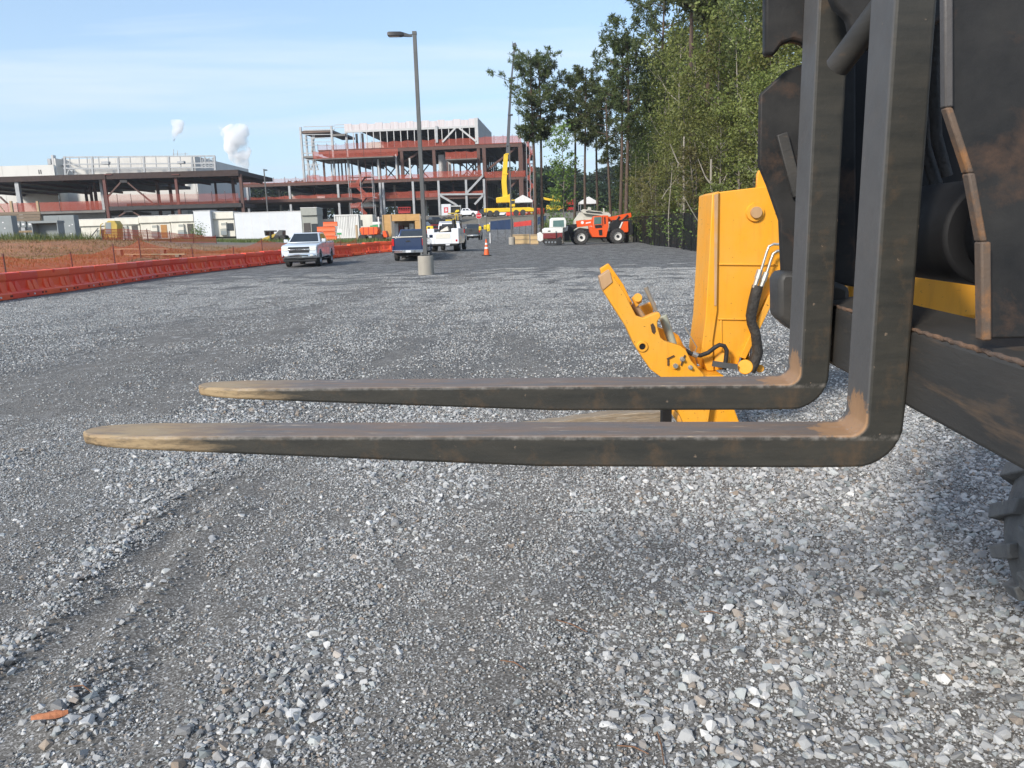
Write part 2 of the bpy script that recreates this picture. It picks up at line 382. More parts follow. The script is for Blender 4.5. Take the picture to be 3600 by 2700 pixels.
M['grass'] = leaf_mat('weeds', (.09, .14, .035), (.14, .18, .055), (.24, .22, .09), 1.0)
M['straw'] = leaf_mat('straw', (.30, .19, .075), (.24, .15, .06), (.38, .27, .12), .8)

# machine yellow with faded patches, grease speckles, scratches and dusty run marks
m, t, b = new_mat('worn_yellow'); n = N(t); M['yellow'] = m
vec = n('ShaderNodeTexCoord').outputs['Object']
col = n.mix(n.ramp(n.noise(vec, 2.6, 7, .6), [(.36, 0.0), (.66, 1.0)]), (.80, .335, .010), (.74, .355, .045))
col = n.mix(n.ramp(n.noise(n('ShaderNodeMapping', {'Vector': vec, 'Scale': (6, 6, .7)}).outputs[0], 5, 7, .65), [(.54, 0.0), (.78, .55)]), col, (.50, .215, .025))
col = n.mix(n.ramp(n.noise(vec, 48, 3, .55), [(.695, 0.0), (.72, .9)]), col, (.07, .04, .02))
col = n.mix(n.ramp(n.noise(vec, 15, 8, .7), [(.66, 0.0), (.70, .85)]), col, (.19, .09, .03))
sc_ = n.noise(n('ShaderNodeMapping', {'Vector': vec, 'Rotation': (0, .5, 0), 'Scale': (3, 3, 45)}).outputs[0], 6, 4, .6)
col = n.mix(n.ramp(sc_, [(.69, 0.0), (.72, .7)]), col, (.30, .12, .02))
n.link(col, b.inputs['Base Color']); n.link(n.math('ADD', n.math('MULTIPLY', n.noise(vec, 9, 6), .35), .30), b.inputs['Roughness']); b.inputs['Specular IOR Level'].default_value = .45
n.bump(n.noise(vec, 20, 6), .12, .006, b)
# barriers fade one by one
bt = M['barrier_red'].node_tree; bb = bt.nodes['Principled BSDF']; nb_ = N(bt); src = bb.inputs['Base Color'].links[0].from_socket; rnd = nb_('ShaderNodeObjectInfo').outputs['Random']
hs_ = nb_('ShaderNodeHueSaturation', {'Color': src, 'Saturation': 1.0, 'Value': nb_.math('ADD', nb_.math('MULTIPLY', rnd, .14), .93), 'Hue': nb_.math('ADD', nb_.math('MULTIPLY', rnd, .012), .494)}); bt.links.new(hs_.outputs[0], bb.inputs['Base Color'])

# ------------------------------------------------------------------ terrain
def sstep(x, a, b):
    t = np.clip((np.asarray(x, float) - a) / (b - a), 0, 1); return t * t * (3 - 2 * t)
_perm = np.random.default_rng(3).random((512, 512))
def vnoise(x, y, s=0):
    x = np.asarray(x, float) + 37.7 * s + 200; y = np.asarray(y, float) + 91.3 * s + 200
    xi = np.floor(x).astype(int); yi = np.floor(y).astype(int); fx = x - xi; fy = y - yi
    fx = fx * fx * (3 - 2 * fx); fy = fy * fy * (3 - 2 * fy)
    g = lambda a, b: _perm[a % 512, b % 512]
    return (g(xi, yi) * (1 - fx) + g(xi + 1, yi) * fx) * (1 - fy) + (g(xi, yi + 1) * (1 - fx) + g(xi + 1, yi + 1) * fx) * fy
def fnoise(x, y, s=0, o=4):
    r = 0; a = .5
    for k in range(o): r = r + a * vnoise(np.asarray(x) * 2 ** k, np.asarray(y) * 2 ** k, s + k); a *= .5
    return r / (1 - .5 ** o)
CTRL = [(1570, 882, 55), (1660, 844, 92), (1690, 815, 125), (1765, 763, 185), (1850, 757, 185), (1930, 750, 185),
        (1040, 930, 44), (1430, 915, 47), (1900, 858, 85), (2110, 858, 76), (2225, 852, 77), (2490, 885, 49), (2350, 866, 62), (2600, 905, 42), (1760, 850, 100), (1720, 800, 150),
        (0, 846, 62), (250, 847, 62), (520, 848, 75), (700, 852, 80), (900, 852, 82), (1000, 856, 75), (1130, 848, 90), (1250, 836, 92), (1410, 842, 84), (1330, 850, 74),
        (0, 930, 33), (200, 905, 38), (480, 900, 43), (800, 888, 52), (-500, 925, 36), (-600, 850, 62), (1250, 872, 66),
        (480, 848, 120), (100, 846, 120), (800, 838, 120), (300, 835, 160), (-600, 846, 130), (700, 825, 165),
        (1200, 770, 200), (1450, 762, 200), (1600, 757, 200), (1900, 745, 205), (1000, 790, 200), (300, 795, 220), (1980, 745, 200),
        (2400, 850, 95), (2800, 840, 80), (2300, 800, 140), (3200, 880, 50), (2000, 830, 110), (3500, 830, 90), (2050, 745, 230), (2300, 760, 220)]
_cp = np.array([D(*c) for c in CTRL] + [(x, y, 0.0) for y in (-15, -5, 5, 15, 25, 35, 42) for x in (-13, -6, 0, 6, 13)] + [(-11, 50, .05), (-3, 50, .05), (5, 50, .1), (6, 62, .2)]
               + [(-400, 420, 10.), (0, 420, 9.), (300, 420, 8.), (-200, 700, 12.), (300, 700, 12.), (-60, -40, 0.), (60, -40, .3)])
def hgt(x, y):
    x = np.asarray(x, float); y = np.asarray(y, float); sh = x.shape; xf, yf = x.ravel(), y.ravel(); out = np.empty(xf.shape)
    for i in range(0, len(xf), 20000):
        dx = xf[i:i + 20000, None] - _cp[None, :, 0]; dy = yf[i:i + 20000, None] - _cp[None, :, 1]
        w = 1 / (dx * dx + dy * dy * .6 + 6) ** 1.9; out[i:i + 20000] = (w * _cp[None, :, 2]).sum(1) / w.sum(1)
    m = np.maximum(np.maximum(sstep(yf, 40, 56), sstep(-xf, 16.6, 20)), sstep(xf, 14, 22))
    return (out * m).reshape(sh)
def h1(x, y): return float(hgt(np.array([x]), np.array([y]))[0])
def on_ground(px, py, Y=None):
    """the point of the ground seen at a pixel"""
    if Y is not None:
        p = D(px, py, Y); return np.array([p[0], p[1], h1(p[0], p[1])])
    r = ray(px, py); lo, hi = 1.0, 400.0; t = lo
    for k in range(1200):
        p = CAMP + r * (t / r[1])
        if p[2] <= h1(p[0], p[1]): break
        t *= 1.005
    return np.array([p[0], p[1], h1(p[0], p[1])])

RUTS = [[G(-250, 2560), G(40, 2300), G(330, 2010), G(620, 1765), G(800, 1640), G(980, 1500), G(1130, 1380)],
        [G(250, 2560), G(440, 2180), G(640, 1960), G(760, 1840), G(900, 1640), G(1010, 1540), G(1150, 1420)],
        [G(-900, 1900), G(-300, 1640), G(200, 1440), G(560, 1290), G(900, 1150), G(1150, 1060)],
        [G(1500, 2700), G(1900, 2200), G(2060, 1900), G(2100, 1700), G(2060, 1400), G(1980, 1200)]]
LANES = [[G(-350, 2250), G(120, 1720), G(560, 1400), G(900, 1205), G(1200, 1050), G(1420, 970), G(1570, 915)],
         [G(-400, 1680), G(200, 1385), G(650, 1185), G(1000, 1050), G(1300, 958)],
         [G(700, 2150), G(1080, 1600), G(1330, 1290), G(1480, 1110), G(1580, 1000), G(1640, 930)],
         [G(1450, 2500), G(1800, 1900), G(1900, 1600), G(1850, 1250), G(1800, 1050), G(1760, 950)]]
def rut_dist(x, y, r):
    P = np.array(r)[:, :2]; best = np.full(np.shape(x), 1e9); side = np.zeros(np.shape(x))
    for a, b in zip(P[:-1], P[1:]):
        d = b - a; L2 = d @ d; t = np.clip(((x - a[0]) * d[0] + (y - a[1]) * d[1]) / L2, 0, 1)
        ex = x - a[0] - t * d[0]; ey = y - a[1] - t * d[1]; q = np.hypot(ex, ey); s = np.sign(d[0] * ey - d[1] * ex)
        u = q < best; best = np.where(u, q, best); side = np.where(u, s, side)
    return best * side
def micro(x, y):
    """small relief of the yard: wheel ruts with thrown-up edges, unevenness"""
    z = .03 * (fnoise(x * .9, y * .6, 5, 3) - .5) + .028 * (fnoise(x * 5, y * 5, 9, 3) - .5)
    wob = .16 * (fnoise(x * 2.2, y * 2.2, 12, 2) - .5)
    for r, amp in zip(RUTS, (.026, .024, .012, .004)):
        q = rut_dist(x, y, r) + wob
        z = z + amp * (np.exp(-((np.abs(q)) / .08) ** 2) * 1.1 - np.exp(-((q + .20) / .10) ** 2) * .8 - np.exp(-((q - .20) / .11) ** 2) * .6)
    f = 1 - sstep(np.hypot(x, y), 16, 26)
    return z * f
def stones_density(x, y):
    """0 = bare fines, 1 = thick loose stone"""
    n = fnoise(x * .75, y * .32, 21, 4); n2 = fnoise(x * 2.6, y * 2.0, 33, 3); st = fnoise(x * .9 + .05 * y, y * .05, 41, 3)
    d = .60 + 1.6 * (n - .5) + 1.1 * (n2 - .5) + 1.1 * (st - .5)
    d = d + .55 * sstep(x - .25 * y, -.3, .9) * (1 - sstep(y, 5.5, 8)) + .28 * sstep(y, 7, 14) + .35 * sstep(y, 22, 36)
    for r, a in zip(RUTS[:3], (1, 1, .8)):
        q = rut_dist(x, y, r) + .08 * (n2 - .5)
        d = d + a * (.22 * np.exp(-(q / .11) ** 2) - .8 * np.exp(-((q + .28) / .17) ** 2) - .5 * np.exp(-((q - .28) / .16) ** 2)) * (1 - .7 * sstep(y, 5, 9))
    for r, w, a in zip(LANES, (.34, .42, .40, .28), (.75, .6, .75, .45)):
        q = rut_dist(x, y, r) + .5 * (n - .5); d = d - a * np.exp(-(np.abs(q) / (w * (1 + .03 * y))) ** 2.4)
    return np.clip(d, 0.03, 1)

# barrier line (left edge of the yard) and fence line (right edge)
BAR_PX = [(-420, 1112), (0, 1053), (271, 1023), (452, 990), (678, 957), (963, 929), (1180, 901), (1368, 886)]
BAR = [on_ground(*p) for p in BAR_PX]
BAR.append(BAR[-1] + (BAR[-1] - BAR[-2]) * .35)
def left_edge(y):
    P = sorted((b[1], b[0]) for b in BAR); ys = [p[0] for p in P]; xs = [p[1] for p in P]
    return np.interp(y, [-40] + ys + [120, 190, 230], [-30] + xs + [-9, -12, -14])
def right_edge(y): return np.interp(y, [-40, 20, 47, 76, 84, 100, 150, 190, 230], [24, 17, 14.6, 14.0, 9, 3, 6, 10, 12])

m, t, b = new_mat('gravel_ground'); n = N(t); MATS['gravel_ground'] = m
vec = n('ShaderNodeTexCoord').outputs['Object']
att = n('ShaderNodeAttribute', attribute_name='loose').outputs['Fac']
vo = n('ShaderNodeTexVoronoi', {'Vector': vec, 'Scale': 42.0, 'Randomness': 1.0})
vo2 = n('ShaderNodeTexVoronoi', {'Vector': vec, 'Scale': 150.0})
sp = n('ShaderNodeSeparateColor', {'Color': vo.outputs['Color']})
stone = n.ramp(sp.outputs[0], [(0, (.19, .194, .197)), (.35, (.31, .317, .322)), (.7, (.41, .417, .42)), (.9, (.50, .503, .50)), (1, (.60, .595, .58))])
sp2 = n('ShaderNodeSeparateColor', {'Color': vo2.outputs['Color']})
fines = n.ramp(sp2.outputs[0], [(0, (.07, .066, .059)), (.45, (.130, .123, .112)), (.8, (.215, .206, .190)), (1, (.40, .39, .368))])
big = n.noise(vec, .8, 5); brown = n.ramp(n.noise(vec, .22, 5, .6), [(.60, 0.0), (.76, .45)])
fines = n.mix(n.math('MULTIPLY', big, .3), fines, (.15, .135, .115))
edge = n.ramp(n.math('ADD', sp.outputs[1], n.math('MULTIPLY', vo.outputs['Distance'], -8.0)), [(0, 0.0), (1, 1.0)])
cover = n.math('GREATER_THAN', n.math('ADD', n.math('MULTIPLY', att, 1.15), n.math('MULTIPLY', sp.outputs[2], -.8)), .0)
near = n.ramp(n.math('MULTIPLY', n('ShaderNodeVectorMath', {0: vec}, operation='LENGTH').outputs['Value'], .02), [(.10, 0.0), (.40, 1.0)])
cover = n.math('MULTIPLY', cover, near)
col = n.mix(cover, fines, stone)
gap = n.ramp(vo.outputs['Distance'], [(.010, 1.0), (.022, .25)])
col = n.mix(n.math('MULTIPLY', brown, .5), col, (.20, .135, .085))
mot = n.noise(n('ShaderNodeMapping', {'Vector': vec, 'Scale': (1.0, .35, 1)}).outputs[0], 1.7, 9, .72)
col = n.mix(n.math('MULTIPLY', n.ramp(mot, [(.40, 0.0), (.56, 1.0)]), near), col, n.mix(.5, col, (.095, .09, .083)))
mot2 = n.noise(n('ShaderNodeMapping', {'Vector': vec, 'Scale': (1.0, .5, 1)}).outputs[0], 7, 6, .7)
col = n.mix(n.math('MULTIPLY', n.ramp(mot2, [(.52, 0.0), (.64, .7)]), near), col, (.46, .455, .44))
n.link(col, b.inputs['Base Color']); b.inputs['Roughness'].default_value = .9; b.inputs['Specular IOR Level'].default_value = .25
hh = n.math('ADD', n.math('MULTIPLY', n.math('MULTIPLY', n.math('SUBTRACT', .02, vo.outputs['Distance']), 30.0), cover), n.math('MULTIPLY', sp2.outputs[1], .25))
n.bump(hh, .8, .012, b)

def grid_mesh(name, X, Y, Z, mat, kind='structure', extra=None):
    r, c = X.shape; v = np.stack([X, Y, Z], -1).reshape(-1, 3)
    i = np.arange(r * c).reshape(r, c); f = np.stack([i[:-1, :-1], i[:-1, 1:], i[1:, 1:], i[1:, :-1]], -1).reshape(-1, 4)
    me = mesh_np(name, v, f)
    me.polygons.foreach_set('use_smooth', [True] * len(me.polygons))
    if extra is not None:
        a = me.attributes.new('loose', 'FLOAT', 'POINT'); a.data.foreach_set('value', extra.ravel().astype(np.float32))
    o = link(name, me, mat); tag(o, kind=kind); return o
ys = np.concatenate([np.linspace(-30, .6, 20)[:-1], .6 + np.cumsum(np.geomspace(.028, 1.6, 330))]); ys = ys[ys < 215]; ys = np.append(ys, 216)
tt = np.linspace(-1, 1, 241); tt = np.sign(tt) * np.abs(tt) ** 1.75
Yg = np.repeat(ys[:, None], len(tt), 1); le = left_edge(ys)[:, None] - .9; re = right_edge(ys)[:, None] + .5
Xg = np.where(tt[None] < 0, -tt[None] * le, tt[None] * re) + 0 * Yg
Zg = hgt(Xg, Yg) + micro(Xg, Yg)
yard = grid_mesh('gravel_yard', Xg, Yg, Zg, MATS['gravel_ground'], extra=stones_density(Xg, Yg))

# the land round the yard
m, t, b = new_mat('earth'); n = N(t); MATS['earth'] = m
vec = n('ShaderNodeTexCoord').outputs['Object']
c = n.mix(n.ramp(n.noise(vec, .16, 6, .6), [(.38, 0.0), (.62, 1.0)]), (.40, .175, .08), (.28, .125, .06))
c = n.mix(n.ramp(n.noise(vec, .34, 8, .65), [(.54, 0.0), (.70, .8)]), c, (.42, .31, .16))
c = n.mix(n.ramp(n.noise(vec, 1.3, 8, .7), [(.52, 0.0), (.72, .8)]), c, (.13, .088, .055))
far = n('ShaderNodeSeparateXYZ', {'Vector': vec})
gmask = n.ramp(n.math('ADD', n.math('MULTIPLY', far.outputs[1], .01), n.math('MULTIPLY', n.noise(vec, .05, 4), .4)), [(.78, 0.0), (.98, 1.0)])
c = n.mix(gmask, c, (.17, .155, .125))
rightm = n.ramp(n.math('MULTIPLY', far.outputs[0], .02), [(.30, 0.0), (.36, 1.0)])
c = n.mix(n.math('MULTIPLY', rightm, n.ramp(n.noise(vec, .5, 5), [(.3, .5), (.6, 1.0)])), c, (.15, .095, .055))
n.link(c, b.inputs['Base Color']); b.inputs['Roughness'].default_value = .95
n.bump(n.noise(vec, 2.2, 8, .7), .9, .25, b)
gx = np.concatenate([np.linspace(-1500, -90, 14)[:-1], np.linspace(-90, 80, 171), np.linspace(80, 1500, 14)[1:]])
gy = np.concatenate([np.linspace(-60, 20, 20)[:-1], np.linspace(20, 110, 120), np.linspace(110, 300, 60)[1:], np.linspace(300, 2600, 16)[1:]])
Xt, Yt = np.meshgrid(gx, gy)
inside = sstep(Xt, left_edge(Yt) - .9, left_edge(Yt) + .5) * (1 - sstep(Xt, right_edge(Yt) - .9, right_edge(Yt) + .4)) * (1 - sstep(Yt, 213, 216))
Zt = hgt(Xt, Yt) - .35 * inside + (1 - sstep(Yt, 90, 140)) * (1 - inside) * .22 * (fnoise(Xt * .35, Yt * .35, 2, 4) - .5) * sstep(-Xt, 17, 24)
Zt = np.where(Yt > 400, hgt(Xt, np.minimum(Yt, 420)), Zt)
grid_mesh('earth_ground', Xt, Yt, Zt, MATS['earth'])

# ------------------------------------------------------------------ loose stone (countless: one mass)
m, t, b = new_mat('crushed_stone'); n = N(t); MATS['crushed_stone'] = m
vec = n('ShaderNodeTexCoord').outputs['Object']; oi = n('ShaderNodeObjectInfo')
tone = n('ShaderNodeAttribute', attribute_name='tone').outputs['Fac']
rv = n.math('FRACT', n.math('ADD', oi.outputs['Random'], tone))
rv2 = n.math('FRACT', n.math('MULTIPLY', rv, 37.3))
col = n.ramp(rv, [(0, (.105, .105, .104)), (.2, (.205, .206, .205)), (.5, (.325, .328, .325)), (.78, (.42, .422, .415)), (.93, (.51, .508, .49)), (1, (.60, .592, .572))])
col = n.mix(n.ramp(rv2, [(.90, 0.0), (.93, .55), (.98, .85)]), col, (.27, .205, .145))
col = n.mix(n.ramp(rv2, [(.0, .35), (.14, .35), (.16, 0.0)]), col, (.22, .275, .27))
col = n.mix(n.ramp(n.noise(vec, 2.2, 5, .6), [(.45, 0.0), (.75, .5)]), col, (.42, .42, .41))
n.link(col, b.inputs['Base Color']); b.inputs['Roughness'].default_value = .72; b.inputs['Specular IOR Level'].default_value = .35
n.bump(n.noise(vec, 3.0, 5), .35, .1, b)

def hull(seed, npts=12):
    rg = np.random.default_rng(seed); p = rg.normal(size=(npts, 3)); p /= np.linalg.norm(p, axis=1)[:, None]; p *= rg.uniform(.84, 1.0, (npts, 1))
    p *= np.array([rg.uniform(.85, 1.25), rg.uniform(.68, .95), rg.uniform(.46, .74)])
    bm = bmesh.new(); vs = [bm.verts.new(q) for q in p]
    g = bmesh.ops.convex_hull(bm, input=vs)
    bmesh.ops.delete(bm, geom=[e for e in g['geom_interior'] if isinstance(e, bmesh.types.BMVert)], context='VERTS')
    bmesh.ops.triangulate(bm, faces=bm.faces); bm.verts.index_update()
    v = np.array([x.co[:] for x in bm.verts]); f = np.array([[x.index for x in fc.verts] for fc in bm.faces]); bm.free(); return v, f
HULLS = [hull(100 + i) for i in range(14)]
def stone_col(name, protos):
    c = bpy.data.collections.new(name)
    for i, me in enumerate(protos):
        me.materials.append(MATS['crushed_stone']); o = bpy.data.objects.new('%s_shape' % name, me); c.objects.link(o)
    return c
def rotm(rg, k):
    a = rg.uniform(0, 2 * np.pi, k); t1 = rg.normal(0, .33, k); t2 = rg.normal(0, .33, k); return t1, t2, a
singles = [mesh_np('stone', *h) for h in HULLS]
def tile(seed, count, rad, smin, smax):
    rg = np.random.default_rng(seed); V = []; Fc = []; T = []; off = 0
    for k in range(count):
        v, f = HULLS[rg.integers(len(HULLS))]; s = smin + (smax - smin) * rg.random() ** 2.0
        t1, t2, a = rotm(rg, 1); Rm = np.array(Matrix.Rotation(a[0], 3, 'Z') @ Matrix.Rotation(t1[0], 3, 'X') @ Matrix.Rotation(t2[0], 3, 'Y'))
        r = rad * math.sqrt(rg.random()); q = rg.uniform(0, 6.283)
        V.append((v * s) @ Rm.T + [r * math.cos(q), r * math.sin(q), s * .18]); Fc.append(f + off); off += len(v); T += [rg.random()] * len(v)
    me = mesh_np('stone_patch', np.concatenate(V), np.concatenate(Fc))
    at = me.attributes.new('tone', 'FLOAT', 'POINT'); at.data.foreach_set('value', np.array(T, np.float32)); return me
tiles = [tile(300 + i, 290, .5, .007, .0195) for i in range(5)] + [tile(400 + i, 130, .5, .005, .016) for i in range(4)]
grits = [tile(500 + i, 380, .17, .0022, .0095) for i in range(6)]
def scatter(name, protos, P, rot, scl, idx):
    col = stone_col(name, protos)
    me = bpy.data.meshes.new(name); me.vertices.add(len(P)); me.vertices.foreach_set('co', P.astype(np.float32).ravel())
    for nm, ty, dat, key in (('rot', 'FLOAT_VECTOR', rot, 'vector'), ('scl', 'FLOAT', scl, 'value'), ('idx', 'INT', idx, 'value')):
        a = me.attributes.new(nm, ty, 'POINT'); a.data.foreach_set(key, np.ascontiguousarray(dat, np.int32 if ty == 'INT' else np.float32).ravel())
    ng = bpy.data.node_groups.new(name, 'GeometryNodeTree')
    ng.interface.new_socket('Geometry', in_out='INPUT', socket_type='NodeSocketGeometry'); ng.interface.new_socket('Geometry', in_out='OUTPUT', socket_type='NodeSocketGeometry')
    gi = ng.nodes.new('NodeGroupInput'); go = ng.nodes.new('NodeGroupOutput'); ip = ng.nodes.new('GeometryNodeInstanceOnPoints')
    ci = ng.nodes.new('GeometryNodeCollectionInfo'); ci.inputs['Collection'].default_value = col; ci.inputs['Separate Children'].default_value = True; ci.inputs['Reset Children'].default_value = True
    def na(nm, dt):
        q = ng.nodes.new('GeometryNodeInputNamedAttribute'); q.data_type = dt; q.inputs['Name'].default_value = nm; return q.outputs['Attribute']
    L = ng.links.new
    L(gi.outputs[0], ip.inputs['Points']); L(ci.outputs[0], ip.inputs['Instance']); ip.inputs['Pick Instance'].default_value = True
    L(na('idx', 'INT'), ip.inputs['Instance Index']); L(na('rot', 'FLOAT_VECTOR'), ip.inputs['Rotation']); L(na('scl', 'FLOAT'), ip.inputs['Scale'])
    L(ip.outputs[0], go.inputs[0])
    o = link(name, me); md = o.modifiers.new('scatter', 'NODES'); md.node_group = ng; return o
# near stones, the larger ones one by one in a single mass
k = 200000
yy = np.sqrt(RNG.uniform(.8 ** 2, 7.6 ** 2, k)); xx = RNG.uniform(-1, 1, k) * (.78 * yy + 1.3)
dn = stones_density(xx, yy); keep = RNG.random(k) < (.34 + .66 * dn ** 1.1) * (1 - .80 * sstep(yy, 3.6, 7.6)); xx, yy, dn = xx[keep], yy[keep], dn[keep]; k = len(xx)
sz = np.exp(RNG.normal(math.log(.0094), .52, k)) * (.66 + .5 * dn) * (1 + .25 * sstep(yy, 4, 9)); sz = np.clip(sz, .004, .036)
t1, t2, a = rotm(RNG, k)
P = np.stack([xx, yy, hgt(xx, yy) + micro(xx, yy) + sz * (-.08 + .36 * RNG.random(k) * dn)], -1)
ca, sa, c1, s1, c2, s2 = np.cos(a), np.sin(a), np.cos(t1), np.sin(t1), np.cos(t2), np.sin(t2); o0 = 0 * a
Rz_ = np.stack([ca, -sa, o0, sa, ca, o0, o0, o0, o0 + 1], -1).reshape(-1, 3, 3)
Rx_ = np.stack([o0 + 1, o0, o0, o0, c1, -s1, o0, s1, c1], -1).reshape(-1, 3, 3)
Ry_ = np.stack([c2, o0, s2, o0, o0 + 1, o0, -s2, o0, c2], -1).reshape(-1, 3, 3)
RM = Rz_ @ Rx_ @ Ry_ * sz[:, None, None]
hi = RNG.integers(0, len(HULLS), k); tn = RNG.random(k); V = []; Fc = []; T = []; off = 0
for j, (v, f) in enumerate(HULLS):
    q = np.nonzero(hi == j)[0]; vv = np.einsum('kij,vj->kvi', RM[q], v) + P[q][:, None]
    V.append(vv.reshape(-1, 3)); Fc.append((f[None] + (off + np.arange(len(q)) * len(v))[:, None, None]).reshape(-1, 3)); T.append(np.repeat(tn[q], len(v))); off += len(q) * len(v)
me = mesh_np('loose_gravel', np.concatenate(V), np.concatenate(Fc)); me.materials.append(MATS['crushed_stone'])
at = me.attributes.new('tone', 'FLOAT', 'POINT'); at.data.foreach_set('value', np.concatenate(T).astype(np.float32))
g1 = link('loose_gravel', me); tag(g1, 'grey crushed stone lying loose round the forks', 'gravel', kind='stuff')
# grit between them, laid in tiles
def lay(cell, y0, y1, slope, marg):
    gy_ = np.arange(y0, y1, cell); out = []
    for q in gy_:
        w = slope * q + marg; xs_ = np.arange(-w, w, cell); out.append(np.stack([xs_, np.full(len(xs_), q)], -1))
    p = np.concatenate(out); p += RNG.uniform(-.2, .2, p.shape) * cell; return p[:, 0], p[:, 1]
xx, yy = lay(.25, .9, 7.0, .76, 1.4); k = len(xx)
g2 = scatter('stone_grit', grits, np.stack([xx, yy, hgt(xx, yy) + micro(xx, yy) + .001], -1), np.stack([0 * xx, 0 * xx, RNG.uniform(0, 6.28, k)], -1), RNG.uniform(.9, 1.15, k), RNG.integers(0, len(grits), k))
tag(g2, 'fine dark stone grit between the larger stones', 'grit', kind='stuff')
# further out in patches
xx, yy = lay(.58, 3.8, 36, .76, 2.0)
ok = (xx > left_edge(yy) + .8) & (xx < right_edge(yy)); xx, yy = xx[ok], yy[ok]; k = len(xx); dn = stones_density(xx, yy)
idx = np.where(dn > RNG.uniform(.15, .65, k), RNG.integers(0, 5, k), RNG.integers(5, 9, k))
keepi = RNG.random(k) < sstep(yy, 3.2, 7.0) * (.55 + .6 * dn) * (1 - .9 * sstep(yy, 16, 36)); xx, yy, idx = xx[keepi], yy[keepi], idx[keepi]; k = len(xx)
g3 = scatter('spread_gravel', tiles, np.stack([xx, yy, hgt(xx, yy) + micro(xx, yy)], -1), np.stack([0 * xx, 0 * xx, RNG.uniform(0, 6.28, k)], -1), RNG.uniform(.8, 1.3, k), idx)
tag(g3, 'grey crushed stone spread across the yard beyond the forks', 'gravel', kind='stuff')

# ------------------------------------------------------------------ near machine: fork carriage, forks, wheel
m, t, b = new_mat('fork_steel'); n = N(t); MATS['fork_steel'] = m
vec = n('ShaderNodeTexCoord').outputs['Object']; sx = n('ShaderNodeSeparateXYZ', {'Vector': vec})
nz = n('ShaderNodeSeparateXYZ', {'Vector': n('ShaderNodeNewGeometry').outputs['Normal']})
nx = n('ShaderNodeSeparateXYZ', {'Vector': n('ShaderNodeTexCoord').outputs['Normal']})
st = n('ShaderNodeMapping', {'Vector': vec, 'Scale': (.6, 4, 4)}).outputs[0]
base = n.mix(n.ramp(n.noise(st, 6, 8, .65), [(.35, 0.0), (.65, 1.0)]), (.024, .0245, .022), (.044, .041, .034))
base = n.mix(n.ramp(n.noise(vec, 9, 8, .7), [(.52, 0.0), (.72, .8)]), base, (.095, .062, .036))
wear = n.mix(n.ramp(n.noise(st, 7, 7, .6), [(.38, 0.0), (.6, 1.0)]), (.140, .128, .120), (.195, .138, .100))
wear = n.mix(n.ramp(n.noise(st, 11, 8, .7), [(.60, 0.0), (.68, .9)]), wear, (.43, .345, .25))
topm = n.ramp(nx.outputs[2], [(.55, 0.0), (.85, 1.0)])
low = n.ramp(sx.outputs[2], [(.40, 1.0), (.6, 1.0)])
face = n.math('MULTIPLY', n.ramp(n.math('MULTIPLY', nx.outputs[0], -1.0), [(.55, 0.0), (.85, 1.0)]), 1.0)
col = n.mix(topm, base, wear)
col = n.mix(n.math('MULTIPLY', face, .75), col, n.mix(n.noise(vec, 8, 6), (.085, .085, .086), (.135, .13, .126)))
# bright rust in the inside of the heel, sand caked on the tip and along lower edges
heel = n.math('SUBTRACT', 1.0, n.math('MULTIPLY', n('ShaderNodeVectorMath', {0: n('ShaderNodeVectorMath', {0: vec, 1: (-.025, .05, .02)}, operation='SUBTRACT').outputs[0]}, operation='LENGTH').outputs['Value'], 6.5), True)
up = n.math('MAXIMUM', topm, n.math('MULTIPLY', face, 1.0))
heel = n.math('MULTIPLY', n.math('MULTIPLY', n.ramp(n.math('ADD', heel, n.math('MULTIPLY', n.noise(vec, 26, 9, .75), .8)), [(.92, 0.0), (1.26, 1.0)]), 1.0), n.ramp(n.math('MULTIPLY', n.math('ADD', nx.outputs[2], n.math('MULTIPLY', nx.outputs[0], -1.0)), 1.0), [(.4, 0.0), (.9, 1.0)]))
col = n.mix(n.math('MULTIPLY', heel, .72), col, n.mix(n.noise(vec, 30, 6, .7), (.30, .155, .07), (.46, .27, .13)))
tip = n.ramp(n.math('ADD', n.math('MULTIPLY', sx.outputs[0], -1.0), n.math('MULTIPLY', n.noise(vec, 7, 8, .7), .5)), [(.0, 0.0), (.1, 0.0)])
tm = n('ShaderNodeMapRange', {'Value': n.math('ADD', sx.outputs[0], n.math('MULTIPLY', n.noise(st, 8, 8, .7), -.62)), 'From Min': -1.66, 'From Max': -1.86, 'To Min': 0.0, 'To Max': 1.0})
tmn = n.math('MULTIPLY', tm.outputs[0], n.ramp(n.noise(st, 13, 9, .72), [(.40, .35), (.52, 1.0)]))
col = n.mix(n.math('MULTIPLY', tmn, .92), col, n.mix(n.noise(vec, 12, 6), (.40, .31, .18), (.30, .19, .10)))
under = n.ramp(n.math('ADD', n.math('MULTIPLY', n.math('ADD', sx.outputs[2], .064), -14.0), n.math('MULTIPLY', n.noise(vec, 10, 8, .7), .75)), [(.42, 0.0), (.62, 1.0)])
col = n.mix(n.math('MULTIPLY', under, .55), col, (.26, .185, .10))
edge_ = n.math('MULTIPLY', n.ramp(n.math('ABSOLUTE', n.math('ADD', sx.outputs[2], .003)), [(.002, 1.0), (.0075, 0.0)]), n.ramp(sx.outputs[1], [(.004, 1.0), (.014, 0.0)]))
edge_ = n.math('MULTIPLY', edge_, n.ramp(n.noise(n('ShaderNodeMapping', {'Vector': vec, 'Scale': (1, 1, 1)}).outputs[0], 24, 6, .7), [(.46, 0.0), (.66, 1.0)]))
col = n.mix(n.math('MULTIPLY', edge_, .45), col, (.36, .33, .30))
scr = n.noise(n('ShaderNodeMapping', {'Vector': vec, 'Scale': (1.2, 30, 30)}).outputs[0], 7, 5, .7)
